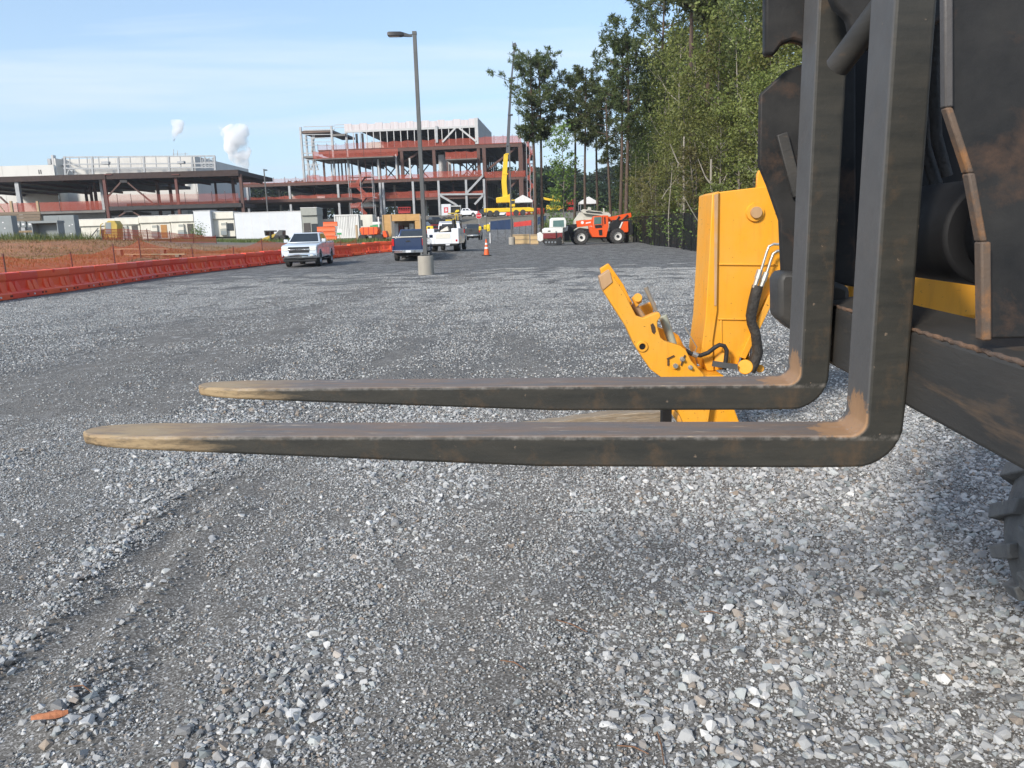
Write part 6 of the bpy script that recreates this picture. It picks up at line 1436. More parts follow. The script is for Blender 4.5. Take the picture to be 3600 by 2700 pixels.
for k in range(3): part('strap', M['red_tarp'], r, lambda m: m.prism(S([(1660 + k * 80, 214), (1672 + k * 80, 214), (1676 + k * 80, 338), (1664 + k * 80, 338)], -.01), 'y', -.02, 1.62))
part('deck', M['trim_black'], r, lambda m: m.prism(S([(1600, 345), (1960, 335), (1960, 355), (1600, 365)]), 'y', -.1, 1.7))
for x_ in (1650, 1920):
    p = F_.at_y(*C3(x_, 375), 0); part('wheel', M['rubber'], r, lambda m: m.cyl((p[0], -.15, .36), (p[0], .1, .36), .36, n=18), smooth=35)
    part('wheel', M['rubber'], r, lambda m: m.cyl((p[0], 1.5, .36), (p[0], 1.75, .36), .36, n=18), smooth=35)
part('ramp', M['orange_machine'], r, lambda m: m.prism(S([(1965, 275), (2010, 270), (2040, 345), (2035, 375), (1975, 375)]), 'y', .1, 1.4), bevel=.03)
r, F_ = at_thing('waste_bin', 'small green waste bin with a white lid behind the flatbed trailer', 'bin', 1318, 81)
S = lambda pts, yl=0: flat(F_, pts, yl, C3)
part('body', M['green_box'], r, lambda m: m.prism(S([(1770, 190), (1925, 175), (1925, 300), (1780, 300)]), 'y', 0, 1.2), bevel=.04); part('lid', M['roof_white'], r, lambda m: m.prism(S([(1810, 135), (1930, 130), (1932, 172), (1805, 182)]), 'y', .1, 1.1), bevel=.04)
pbox('foot', M['trim_black'], r, S([(1790, 300)])[0][0], S([(1915, 300)])[0][0], .2, 1.0, 0, S([(1790, 300)])[0][1] + .02)
r, F_ = at_thing('site_signboard', 'small white and green site sign on a post before the container', 'sign', 1192, 80)
S = lambda pts, yl=0: flat(F_, pts, yl, C3)
part('board', M['sign_white'], r, lambda m: m.prism(S([(1260, 245), (1330, 245), (1330, 300), (1260, 300)]), 'y', 0, .05)); part('board_base', M['green_box'], r, lambda m: m.prism(S([(1260, 302), (1330, 302), (1330, 332), (1260, 332)]), 'y', 0, .05)); pbar('post', M['plank'], r, (S([(1295, 300)])[0][0], .09, 0), (S([(1295, 300)])[0][0], .09, S([(1295, 250)])[0][1]), .08)
for px, Y, py0, mt, lab in ((1332, 79, 762, 'sign_white', 'white pole standing by the green bin'), (1253, 84, 791, 'plank', 'short timber post before the white container')):
    r, F_ = at_thing('site_post', lab, 'post', px, Y); pbar('pole', M[mt], r, (0, 0, 0), (0, 0, F_.at_y(px, py0, 0)[2]), .12 if mt != 'plank' else .22); pbox('foot', M['concrete'], r, -.2, .2, -.2, .2, 0, .12)
# small loader with a yellow arm by the white trailer
r, F_ = at_thing('mini_loader', 'small yellow and black loader parked before the long white trailer', 'loader', 960, 84)
S = lambda pts, yl=0: flat(F_, pts, yl, C3)
part('mast', M['trim_black'], r, lambda m: m.prism(S([(150, 268), (300, 265), (304, 285), (255, 288), (262, 420), (238, 420), (232, 290), (185, 290), (188, 350), (165, 350)]), 'y', -.6, .6), bevel=.02)
part('arm', M['site_yellow_dull'], r, lambda m: m.prism(S([(95, 430), (140, 380), (330, 310), (390, 280), (400, 310), (300, 370), (160, 430)]), 'y', -.5, -.3), bevel=.03)
part('arm', M['site_yellow_dull'], r, lambda m: m.prism(S([(95, 430), (140, 380), (330, 310), (390, 280), (400, 310), (300, 370), (160, 430)]), 'y', .3, .5), bevel=.03)
part('body', M['pole_grey'], r, lambda m: m.prism(S([(310, 340), (380, 260), (440, 262), (440, 420), (320, 425)]), 'y', -.6, .6), bevel=.05)
for x_ in (330, 410):
    p = F_.at_y(*C3(x_, 410), -.7); part('wheel', M['rubber'], r, lambda m: m.cyl((p[0], -.85, .35), (p[0], -.6, .35), .35, n=18), smooth=35); part('wheel', M['rubber'], r, lambda m: m.cyl((p[0], .6, .35), (p[0], .85, .35), .35, n=18), smooth=35)
# thin dark lamp post by the white trailers
lamp_post(950, 848, 'thin dark lamp post rising before the long white trailer', h=9.3, head_rz=R(88), Y=112)

# vehicles and plant at the top of the site road
def car(label, px, Y, rz, paint, L=4.7, H=1.65, name='parked_car'):
    x = D(px, 800, Y)[0]; root = thing(name, label, 'car', (x, Y, h1(x, Y)), rz); pt = M[paint]; h = L / 2
    part('body', pt, root, lambda m: m.prism([(-h, .4), (-h, .8), (-h + .9, .98), (h - .3, 1.0), (h, .9), (h, .4)] + arch(h - .85, .38, .35)[::-1] + arch(-h + .85, .38, .35)[::-1], 'x', -.9, .9), bevel=.05)
    part('cabin', M['glass'], root, lambda m: m.loft([[(-.82, -h + 1.0, .98), (.82, -h + 1.0, .98), (.82, h - .25, .98), (-.82, h - .25, .98)], [(-.64, -h + 1.8, H - .05), (.64, -h + 1.8, H - .05), (.64, h - .75, H - .05), (-.64, h - .75, H - .05)]]), bevel=.04)
    pbox('roof', pt, root, -.63, .63, -h + 1.8, h - .75, H - .055, H, bevel=.03)
    for s_ in (-1, 1):
        for yy_ in (-h + 1.45, .1, h - .5): pbar('pillar', pt, root, (s_ * .83, yy_ - (.3 if yy_ < 0 else -.1), .98), (s_ * .65, yy_ + (.45 if yy_ < 0 else -.25), H - .04), .09)
        part('tail_light', M['lamp_red'], root, lambda m: m.box(*((.7, .91) if s_ > 0 else (-.91, -.7)), h - .06, h + .01, .72, .92)); part('headlight', M['lamp_clear'], root, lambda m: m.box(*((.6, .9) if s_ > 0 else (-.9, -.6)), -h - .01, -h + .1, .68, .82))
        for yw in (-h + .85, h - .85): wheel(root, s_ * .8, yw, .34, .34, .22, M['rim_alloy'])
    pbox('underbody', M['under_black'], root, -.75, .75, -h + .2, h - .2, .2, .42); return root
car('white estate car parked sideways on the site road below the crane', 1762, 182, R(78), 'truck_white', 4.6)
pickup('white pickup parked in the shade before the building', (D(1645, 800, 178)[0], 178, h1(D(1645, 800, 178)[0], 178)), R(70), 'truck_white', grille='plain')
pickup('red pickup partly hidden behind the white service truck', (D(1528, 800, 110)[0], 110, h1(D(1528, 800, 110)[0], 110)), R(-70), 'truck_red', grille='plain')
pickup('dark blue pickup parked behind the lamp post', (D(1487, 800, 120)[0], 120, h1(D(1487, 800, 120)[0], 120)), R(170), 'truck_blue', grille='plain')
pickup('black pickup parked left of the white box truck', (D(1530, 800, 160)[0], 160, h1(D(1530, 800, 160)[0], 160)), R(120), 'truck_dark', grille='plain')
car('grey car parked among the plant right of the stop sign', 1715, 176, R(92), 'truck_dark', 4.6)
def box_truck():
    root, F_ = at_thing('box_truck', 'white box truck with a red square emblem before the building', 'truck', 1580, 168); S = lambda pts, yl=0: flat(F_, pts, yl, C4)
    q = S([(1192, 322), (1348, 318), (1352, 505), (1194, 512)]); part('box', M['trailer_white'], root, lambda m: m.prism(q, 'y', 0, 2.2), bevel=.03)
    part('emblem', M['sign_red'], root, lambda m: m.prism(S([(1235, 375), (1305, 372), (1308, 460), (1238, 465)], -.01), 'y', -.02, 0)); part('emblem_field', M['sign_white'], root, lambda m: m.prism(S([(1252, 395), (1290, 393), (1290, 440), (1252, 442)], -.025), 'y', -.03, -.02))
    part('emblem_mark', M['sign_red'], root, lambda m: m.prism(S([(1262, 405), (1282, 404), (1282, 412), (1270, 412), (1270, 432), (1262, 432)], -.035), 'y', -.036, -.03))
    part('canopy_frame', M['steel_white'], root, lambda m: m.prism(S([(1352, 345), (1515, 340), (1515, 362), (1352, 364)]), 'y', 0, 2.0)); pbar('post', M['steel_grey'], root, F_.at_y(*C4(1512, 362), 0), np.array([F_.at_y(*C4(1512, 362), 0)[0], 0, 0]), .12)
    part('dark_load', M['trim_black'], root, lambda m: m.prism(S([(1360, 375), (1500, 372), (1500, 470), (1360, 475)], .4), 'y', .4, 1.6)); part('deck', M['old_plank'], root, lambda m: m.prism(S([(1290, 500), (1530, 490), (1530, 515), (1290, 525)]), 'y', -.1, 2.2))
    part('yellow_hood', M['site_yellow'], root, lambda m: m.prism(S([(1420, 450), (1440, 418), (1490, 415), (1490, 445), (1430, 465)], -.2), 'y', -.3, .6), bevel=.05)
    for x_ in (1240, 1320, 1480):
        p = F_.at_y(*C4(x_, 540), 0)
        for yl in (-.05, 1.9): part('wheel', M['rubber'], root, lambda m: m.cyl((p[0], yl, .48), (p[0], yl + .3, .48), .48, n=18), smooth=35)
box_truck()
def fork_loader():
    root, F_ = at_thing('yellow_loader', 'small yellow loader standing right of the box truck', 'loader', 1606, 150); S = lambda pts, yl=0: flat(F_, pts, yl, C4)
    part('frame', M['site_yellow_dull'], root, lambda m: m.prism(S([(1415, 500), (1425, 480), (1475, 480), (1478, 600), (1465, 600), (1460, 510), (1435, 512), (1438, 600), (1422, 600)]), 'y', -.4, .5), bevel=.02)
    part('arm', M['site_yellow_dull'], root, lambda m: m.prism(S([(1300, 470), (1420, 462), (1420, 485), (1300, 488)]), 'y', -.3, .4), bevel=.02)
    for yl in (-.5, .4): part('wheel', M['rubber'], root, lambda m: m.cyl((.2, yl, .4), (.2, yl + .25, .4), .4, n=16), smooth=35)
fork_loader()
def scissor(label, C, pts, px, Y, mat):
    root, F_ = at_thing('work_platform', label, 'work platform', px, Y); q = flat(F_, pts, 0, C); x0 = min(p[0] for p in q); x1 = max(p[0] for p in q); zt = max(p[1] for p in q); zb = min(p[1] for p in q)
    pbox('deck', M[mat], root, x0, x1, 0, 1.6, zb, zb + .4, bevel=.03); pbox('chassis', M[mat], root, x0 + .1, x1 - .1, .1, 1.5, .35, max(.8, zb - .6), bevel=.04)
    for k in range(6): x = x0 + (x1 - x0) * k / 5; pbar('guard_post', M[mat], root, (x, .02, zb + .3), (x, .02, zt), .09)
    for z_ in (zb + (zt - zb) * .55, zt): pbar('guard_rail', M[mat], root, (x0, .02, z_), (x1, .02, z_), .09); pbar('guard_rail', M[mat], root, (x0, 1.55, z_), (x1, 1.55, z_), .09)
    for s_ in (-1, 1): pbar('scissor_arm', M['trim_black'], root, ((x0 + x1) / 2 - s_ * (x1 - x0) * .4, .8, .7), ((x0 + x1) / 2 + s_ * (x1 - x0) * .4, .8, zb), .15)
    for x in (x0 + .5, x1 - .5):
        for yl in (-.05, 1.4): part('wheel', M['rubber'], root, lambda m: m.cyl((x, yl, .38), (x, yl + .25, .38), .38, n=16), smooth=35)
scissor('red work platform with guard rails behind the plywood shelter', C4, [(478, 375), (668, 375), (668, 470), (478, 470)], 1418, 150, 'truck_red')
scissor('red work platform machine seen between the pines', C5, [(1078, 395), (1170, 380), (1170, 440), (1078, 440)], 2008, 185, 'truck_red')
# stop sign, yellow boxes on posts
def stop_sign():
    root, F_ = at_thing('stop_sign', 'red octagonal stop sign on a thin post beside the dark grey pickup', 'sign', 1682, 99); c = F_.at_y(*C4(1815, 515), 0); r = .40
    pbar('post', M['steel_grey'], root, (c[0], .03, 0), (c[0], .03, c[2] + .4), .06)
    oc = lambda rr: [(c[0] + rr * math.cos(R(22.5 + 45 * k)), c[2] + rr * math.sin(R(22.5 + 45 * k))) for k in range(8)]
    part('border', M['sign_white'], root, lambda m: m.prism(oc(r), 'y', -.02, 0)); part('sign_face', M['sign_red'], root, lambda m: m.prism(oc(r * .93), 'y', -.026, -.02))
    text_mesh('lettering', 'STOP', .27, .003, M['sign_white'], root, (c[0], -.03, c[2] - .09), (math.pi / 2, 0, 0))
    part('small_flag', M['sign_red'], root, lambda m: m.add([(c[0] - .09, -.01, c[2] + .42), (c[0] + .09, -.01, c[2] + .42), (c[0], -.01, c[2] + .68), (c[0] - .09, .01, c[2] + .42), (c[0] + .09, .01, c[2] + .42), (c[0], .01, c[2] + .68)], [(0, 1, 2), (5, 4, 3), (0, 1, 4, 3), (1, 2, 5, 4), (2, 0, 3, 5)]))
stop_sign()
def box_post(label, px, Y, boxes, y0, dark):
    root, F_ = at_thing('signal_post', label, 'post', px, Y); p = F_.at_y(px, y0, 0); pbar('post', M['pole_grey' if dark else 'sign_white'], root, (p[0], 0, 0), (p[0], 0, p[2]), .09)
    for x0, x1, y0_, y1_ in boxes:
        a, b_ = F_.at_y(*C4(x0, y1_), -.1), F_.at_y(*C4(x1, y0_), -.1); bx = pbox('yellow_box', M['site_yellow'], root, a[0], b_[0], -.3, -.05, a[2], b_[2], bevel=.05); pbox('dark_panel', M['trim_black'], bx, a[0] + .1, (a[0] + b_[0]) / 2, -.31, -.3, a[2] + .1, a[2] + .3)
        pbar('bracket', M['pole_grey'], root, (p[0], .0, (a[2] + b_[2]) / 2), ((a[0] + b_[0]) / 2, -.1, (a[2] + b_[2]) / 2), .05)
box_post('dark signal post with yellow boxes right of the dark grey pickup', 1709, 84, [(1902, 1948, 668, 745)], 735, True)
box_post('pale post carrying a yellow box left of the blue screen', 1721, 83, [(1955, 2000, 655, 775)], 783, False)
box_post('short post with a yellow box at the dark grey pickup', 1688, 88, [(1820, 1860, 690, 760)], 790, True)
box_post('yellow box on a post left of the white service truck', 1513, 66, [(952, 1060, 685, 765)], 795, True)
# blue screen fence, red sheet, plywood panels
def screen(name, label, pts, Y0, Y1, mat, postm='pole_grey', cat='screen fence'):
    (pa0, ya0, ya1), (pb0, yb0, yb1) = pts; a, b_ = D(pa0, ya1, Y0), D(pb0, yb1, Y1); ta, tb = D(pa0, ya0, Y0), D(pb0, yb0, Y1)
    root = thing(name, label, cat, (a[0], Y0, a[2])); o = a
    MB().add([(0, 0, 0), tuple(b_ - o), tuple(tb - o), tuple(ta - o), (0, .03, 0), tuple(b_ - o + [0, .03, 0]), tuple(tb - o + [0, .03, 0]), tuple(ta - o + [0, .03, 0])], [(0, 1, 2, 3), (7, 6, 5, 4), (0, 1, 5, 4), (1, 2, 6, 5), (2, 3, 7, 6), (3, 0, 4, 7)]).build('sheet', mat, root)
    for k in range(4):
        u_ = k / 3; p = (b_ - o) * u_; t_ = (ta - o) * (1 - u_) + (tb - o) * u_; g_ = h1(p[0] + o[0], p[1] + o[1]) - o[2]; pbar('post', M[postm], root, (p[0], p[1] + .07, min(g_, p[2])), (t_[0], t_[1] + .07, t_[2] + .08), .07)
screen('blue_screen_fence', 'dark blue screen fence left of the thin lamp post', ((1725, 778, 808), (1802, 770, 806)), 104, 97, M['blue_tarp'])
screen('red_sheet_fence', 'red sheeting hung between posts beside the pines', ((1806, 782, 798), (1868, 774, 792)), 97, 95, M['red_tarp'])
screen('blue_screen_fence', 'short dark blue screen behind the two tall pine trunks', ((1890, 762, 790), (1920, 758, 782)), 100, 98, M['blue_tarp'])
for i, (x0, x1, y0, y1, lab) in enumerate(((1796, 1861, 823, 859, 'left pale plywood sheet panel standing by the second lamp post'), (1865, 1892, 824, 860, 'right pale plywood sheet panel next to the excavator'))):
    a, b_ = D(x0, y1, 82), D(x1, y0, 82); z0 = h1(a[0], 82); root = thing('plywood_hoarding', lab, 'hoarding', (a[0], 82, z0)); w = b_[0] - a[0]; h = b_[2] - z0
    pbox('sheet', M['plywood_pale'], root, 0, w, 0, .04, 0, h)
    for k in range(3): pbox('rail', M['plank'], root, 0, w, -.05, -.002, .02 + k * (h - .14) / 2, .12 + k * (h - .14) / 2)
    pbar('prop', M['plank'], root, (w / 2, .8, 0), (w / 2, .05, h * .8), .08)

# orange barriers on the site road before the building
pr = [D(px, py, Y) for px, py, Y in ((1798, 748, 178), (1830, 742, 180), (1862, 738, 182), (1895, 735, 184))]
for i in range(9):
    u_ = i / 8; a = pr[0] * (1 - u_) + pr[-1] * u_; o = dup(proto, (a[0], a[1], h1(a[0], a[1])), R(5), 'orange-red plastic barrier on the upper site road below the crane, %s from the left' % ORD[i], 'barriers on the upper site road', (1.25, 1.2, 1.7))
# the mobile crane
def crane():
    Y = 172.0; root, F_ = at_thing('mobile_crane', 'yellow mobile crane with its grey telescopic boom raised high', 'crane', 1775, Y); P = lambda px, py, yl=0: F_.at_y(px, py, yl)
    S = lambda pts, yl=0: flat(F_, pts, yl)
    part('superstructure', M['yellow_clean'], root, lambda m: m.prism(S([(1744, 696), (1780, 690), (1795, 680), (1795, 712), (1745, 714)]), 'y', -1.2, 1.2), bevel=.1)
    part('boom_base', M['yellow_clean'], root, lambda m: m.loft([[(P(px + s * w, py, yl)[0], yl, P(px + s * w, py, yl)[2]) for s, yl in ((-1, -.55), (1, -.55), (1, .55), (-1, .55))] for px, py, w in ((1777, 705, 9), (1772, 640, 9), (1779, 542, 7.5))]), bevel=.05)
    part('boom_section', M['crane_grey'], root, lambda m: m.loft([[(P(px + s * w, py, yl)[0], yl, P(px + s * w, py, yl)[2]) for s, yl in ((-1, -.4), (1, -.4), (1, .4), (-1, .4))] for px, py, w in ((1783, 560, 6.0), (1791, 400, 5.4))]), bevel=.04)
    part('boom_section', M['crane_grey'], root, lambda m: m.loft([[(P(px + s * w, py, yl)[0], yl, P(px + s * w, py, yl)[2]) for s, yl in ((-1, -.3), (1, -.3), (1, .3), (-1, .3))] for px, py, w in ((1790, 405, 4.4), (1799, 270, 4.2))]), bevel=.03)
    part('boom_section', M['crane_grey'], root, lambda m: m.loft([[(P(px + s * w, py, yl)[0], yl, P(px + s * w, py, yl)[2]) for s, yl in ((-1, -.25), (1, -.25), (1, .25), (-1, .25))] for px, py, w in ((1799, 272, 3.2), (1809, 166, 3.0))]), bevel=.03)
    part('boom_head', M['crane_grey'], root, lambda m: m.prism(S([(1803, 168), (1801, 155), (1812, 150), (1817, 160), (1813, 174)]), 'y', -.35, .35), bevel=.03)
    pbar('antenna', M['crane_grey'], root, P(1803, 156), P(1802, 146), .12)
    for px, py in ((1785, 540), (1777, 610), (1794, 402), (1803, 272)): pbox('collar', M['yellow_clean'] if py > 500 else M['crane_grey'], root, P(px - 9, py)[0], P(px + 9, py)[0], -.62, .62, P(px, py + 4)[2], P(px, py)[2])
    pbar('hoist_rope', M['trim_black'], root, P(1824, 400, -.4), P(1824, 520, -.4), .07); pbar('hoist_rope', M['trim_black'], root, P(1813, 165, -.4), P(1824, 400, -.4), .07)
    part('lift_ram', M['crane_grey'], root, lambda m: m.cyl(P(1787, 700, .9), P(1783, 600, .9), .28), smooth=35)
    part('operator_cab', M['yellow_clean'], root, lambda m: m.box(1.2, 2.4, -1.6, -.2, 1.9, 3.4), bevel=.1); part('cab_window', M['glass'], root, lambda m: m.box(1.3, 2.3, -1.62, -1.59, 2.5, 3.2))
    part('carrier', M['yellow_clean'], root, lambda m: m.prism([(-4.5, .9), (-4.5, 1.7), (5.5, 1.7), (6.5, 1.5), (6.5, .8), (-4, .8)], 'y', -1.3, 1.3), bevel=.08)
    for x in (-3.2, -1.7, 2.6, 4.1):
        for yl in (-1.35, 1.0): part('wheel', M['rubber'], root, lambda m: m.cyl((x, yl, .62), (x, yl + .35, .62), .62, n=20), smooth=35)
M['crane_grey'] = pm('crane_grey', (.075, .08, .09), (.10, .105, .115), .5, .2, 1)
crane()
# yellow boom lift far right, white canopy tents
def far_lift():
    root, F_ = at_thing('boom_lift', 'yellow boom lift with a lowered jib seen between the pines', 'boom lift', 1945, 190); P = lambda x, y: F_.at_y(*C5(x, y), 0)
    part('boom', M['yellow_clean'], root, lambda m: m.bar(P(775, 360), P(905, 385), .5, .55), bevel=.05); part('boom', M['yellow_clean'], root, lambda m: m.bar(P(900, 385), P(1010, 390), .45, .5), bevel=.05)
    for x in (900, 965, 1000): part('jib', M['yellow_clean'], root, lambda m: m.bar(P(x, 390), P(x + 4, 320), .35, .4), bevel=.04)
    part('chassis', M['yellow_clean'], root, lambda m: m.box(-1.6, 2.6, -.9, .9, .7, 2.0), bevel=.08)
    part('cage', M['pole_grey'], root, lambda m: m.box(P(745, 380)[0], P(775, 350)[0], -.6, .6, P(760, 385)[2], P(760, 355)[2]), bevel=.03)
    for x in (-1.2, 2.0):
        for yl in (-1.1, .8): part('wheel', M['rubber'], root, lambda m: m.cyl((x, yl, .55), (x, yl + .35, .55), .55, n=18), smooth=35)
far_lift()
def tent(label, px0, px1, py0, py1, Y):
    a, b_ = D(px0, py1, Y), D(px1, py0, Y); z0 = h1(a[0], Y); root = thing('canopy_tent', label, 'tent', (a[0], Y, z0)); w = b_[0] - a[0]; h = b_[2] - z0
    part('roof', M['roof_white'], root, lambda m: m.prism([(0, h - 1.3), (w * .5, h), (w, h - 1.3), (w, h - 1.9), (0, h - 1.9)], 'y', 0, 6), bevel=.05)
    for x in (.1, w - .1):
        for y in (.1, 5.9): pbar('leg', M['steel_grey'], root, (x, y, 0), (x, y, h - 1.4), .14)
tent('white canopy tent at the right hand foot of the building', 1805, 1872, 684, 720, 196)
tent('low white canopy tent behind the boom lift', 2040, 2100, 690, 716, 205)
tent('pale canopy tent among the columns left of the red work platform', 1235, 1320, 700, 730, 205)
# people-height clutter: orange posts at the building's foot
for i, (px, Y, mt, lab) in enumerate(((1852, 180, 'orange_plastic', 'orange drum by the barriers below the crane'), (1870, 181, 'site_yellow', 'yellow drum by the barriers below the crane'), (2035, 150, 'orange_plastic', 'orange drum under the pines'), (1150, 120, 'orange_plastic', 'orange drum left of the white container'), (1735, 178, 'orange_plastic', 'orange drum left of the white estate car'))):
    r, F_ = at_thing('traffic_drum', lab, 'drum', px, Y, 'site drums'); part('body', M[mt], r, lambda m: m.cyl((0, 0, .06), (0, 0, 1.15), .33, .25, n=14), smooth=35)
    for z_ in (.35, .75): part('band', M['cone_white'], r, lambda m: m.cyl((0, 0, z_), (0, 0, z_ + .16), .33 - .07 * z_ + .008, .33 - .07 * (z_ + .16) + .008, n=14), smooth=35)
    part('base', M['rubber'], r, lambda m: m.cyl((0, 0, 0), (0, 0, .06), .42, n=12), smooth=35)
# the black screened fence in front of the wood
def black_fence():
    P = [on_ground(px, py, Y) for px, py, Y in ((2226, 852, 79), (2300, 863, 66), (2380, 873, 57), (2490, 888, 47.5), (2640, 907, 40))]
    ext = P[-1] + (P[-1] - P[-2]) * 1.6; P.append(np.array([ext[0], ext[1], h1(ext[0], ext[1])]))
    root = thing('screened_fence', 'black screened fence along the edge of the wood', 'fence', P[0]); o = P[0]; hh_ = 2.5
    def pt(s):
        k = min(int(s), len(P) - 2); return P[k] * (1 - (s - k)) + P[k + 1] * (s - k) - o
    prev = None; L = [np.linalg.norm(P[k + 1] - P[k]) for k in range(len(P) - 1)]; st = []
    for k, l in enumerate(L):
        n_ = max(1, round(l / 2.4)); st += [k + j / n_ for j in range(n_)]
    st.append(len(P) - 1)
    for i, s in enumerate(st):
        p = pt(s); pbar('post', M['black_plain'], root, p + [0, .04, -.1], p + [0, .04, hh_ + .05], .075)
        if prev is not None: 
            MB().add([tuple(prev + [0, 0, .03]), tuple(p + [0, 0, .03]), tuple(p + [0, 0, hh_]), tuple((p + prev) / 2 + [0, .02, hh_ - .03]), tuple(prev + [0, 0, hh_])], [(0, 1, 2, 3, 4)]).build('screen_panel', M['screen_black'], root)
            pbar('top_rail', M['black_plain'], root, prev + [0, .04, hh_], p + [0, .04, hh_], .05)
        prev = p
black_fence()

# ------------------------------------------------------------------ trees
def leaf_quads(C, size, rg, flat=.0, asp=1.0, dirs=None):
    k = len(C); n_ = rg.normal(size=(k, 3)); n_[:, 2] = np.abs(n_[:, 2]) + flat; n_ /= np.linalg.norm(n_, axis=1)[:, None]
    a = np.cross(n_, rg.normal(size=(k, 3))) if dirs is None else dirs; a /= np.linalg.norm(a, axis=1)[:, None] + 1e-9; b_ = np.cross(n_, a); b_ /= np.linalg.norm(b_, axis=1)[:, None] + 1e-9
    s = (size * rg.uniform(.6, 1.35, k))[:, None]; a = a * s * .5; b_ = b_ * s * .5 * asp
    V = np.stack([C - a, C + b_ * .8, C + a, C - b_ * .8], 1).reshape(-1, 3); return V, np.arange(4 * k).reshape(-1, 4)
def limb(m, p, d, L, r, rg, n_=5, up=.15, curl=.25):
    pts = [np.array(p, float)]; d = np.array(d, float)
    for i in range(n_):
        d = d + rg.normal(0, curl, 3) * .5 + np.array([0, 0, up]); d /= np.linalg.norm(d); pts.append(pts[-1] + d * L / n_)
    m.tube(pts, [r * (1 - .8 * i / n_) for i in range(n_ + 1)], 5); return pts
def trunk_pts(h, rg, lean=.03):
    d = rg.normal(0, lean, 2); return [np.array([d[0] * h * (t ** 1.3) + .12 * math.sin(t * 5 + d[0] * 50), d[1] * h * (t ** 1.3) + .1 * math.sin(t * 4 + 2), h * t]) for t in np.linspace(0, 1, 9)]
def pine(seed, h=22, crown=.42, rad=3.6, r0=.24, dens=1.0):
    rg = np.random.default_rng(seed); tm = MB(); tp = trunk_pts(h, rg, .012); tm.tube(tp, [r0 * (1 - .72 * i / 8) for i in range(9)], 10); C = []
    at = lambda t: np.array([np.interp(t, np.linspace(0, 1, 9), [p[j] for p in tp]) for j in range(3)])
    nb = int(26 * dens)
    for k in range(nb):
        t = 1 - crown * (k / nb) ** .85; f = (1 - t) / crown; a = k * 2.4 + rg.uniform(-.5, .5); L = rad * (.28 + .95 * math.sin(math.pi * min(1, .16 + f * .78)) ** .8) * rg.uniform(.55, 1.2)
        if f > .8 and rg.random() < .45: L *= .6
        pts = limb(tm, at(t), (math.cos(a), math.sin(a), .45 - .4 * f), L, .05 + .04 * f, rg, 5, .06, .22)
        for j in range(2, 6):
            for _ in range(int(rg.integers(2, 5))): C.append(pts[j] + rg.normal(0, .32, 3) * np.array([1, 1, .6]))
            if rg.random() < .5:
                q = limb(tm, pts[j], rg.normal(0, 1, 3) * [1, 1, .3] + [0, 0, .3], L * .3, .02, rg, 3, .1); C.append(q[-1]); C.append(q[-2])
    for k in range(3): a = rg.uniform(0, 6.28); limb(tm, at(1 - crown - rg.uniform(.03, .2)), (math.cos(a), math.sin(a), -.1), rg.uniform(.5, 1.4), .03, rg, 3, 0)
    C = np.array(C); per = 21; T = np.repeat(C, per, 0); dr = rg.normal(size=T.shape); dr[:, 2] += .5; dr /= np.linalg.norm(dr, axis=1)[:, None]; ln = rg.uniform(.12, .38, len(T))[:, None]
    V, Fq = leaf_quads(T + dr * ln, np.full(len(T), .42), rg, asp=.30, dirs=dr.copy())
    return tm.mesh('pine_trunk', 50), mesh_np('pine_crown', V, Fq)
def broad(seed, h=14, base=.3, rad=3.0, r0=.14, n_leaf=4500, leaf=.24, sparse=.0, fork=False, blob=26):
    rg = np.random.default_rng(seed); tm = MB(); tp = trunk_pts(h * .92, rg, .035); tm.tube(tp, [r0 * (1 - .78 * i / 8) for i in range(9)], 8); C = []
    at = lambda t: np.array([np.interp(t, np.linspace(0, 1, 9), [p[j] for p in tp]) for j in range(3)])
    for k in range(blob):
        t = base + (1 - base) * ((k + rg.random()) / blob); f = (t - base) / (1 - base); a = k * 2.4 + rg.uniform(-.6, .6); L = rad * (.35 + .75 * math.sin(math.pi * (.12 + .8 * f))) * rg.uniform(.5, 1.15)
        pts = limb(tm, at(t * .97), (math.cos(a), math.sin(a), .55), L, .05 * (1 - .5 * f), rg, 5, .12, .3)
        for j in range(2, 6): C.append((pts[j], .35 + .5 * rg.random()))
        q = limb(tm, pts[3], (math.cos(a + 1.1), math.sin(a + 1.1), .3), L * .5, .02, rg, 3, .1); C.append((q[-1], .45))
    if fork: limb(tm, at(.35), (.5, .2, 1), h * .5, r0 * .6, rg, 6, .2, .1)
    c = np.array([x[0] for x in C]); s = np.array([x[1] for x in C]); w = rg.integers(0, len(C), n_leaf); P = c[w] + rg.normal(0, 1, (n_leaf, 3)) * (s[w][:, None] * [.62, .62, .42]) * rad / 3.0
    V, Fq = leaf_quads(P, np.full(n_leaf, leaf), rg, .35, .7); return tm.mesh('broad_trunk', 50), mesh_np('broad_crown', V, Fq)
def shrub(seed, h=1.6, n_leaf=900, leaf=.13):
    rg = np.random.default_rng(seed); tm = MB(); C = []
    for k in range(7):
        a = k * .9; pts = limb(tm, (0, 0, 0), (math.cos(a) * .5, math.sin(a) * .5, 1), h * rg.uniform(.6, 1), .018, rg, 5, .1); C += pts[2:]
    C = np.array(C); P = C[rg.integers(0, len(C), n_leaf)] + rg.normal(0, .16 * h, (n_leaf, 3)); P[:, 2] = np.abs(P[:, 2]); V, Fq = leaf_quads(P, np.full(n_leaf, leaf), rg, .3, .6); return tm.mesh('shrub_stem', 50), mesh_np('shrub_leaves', V, Fq)
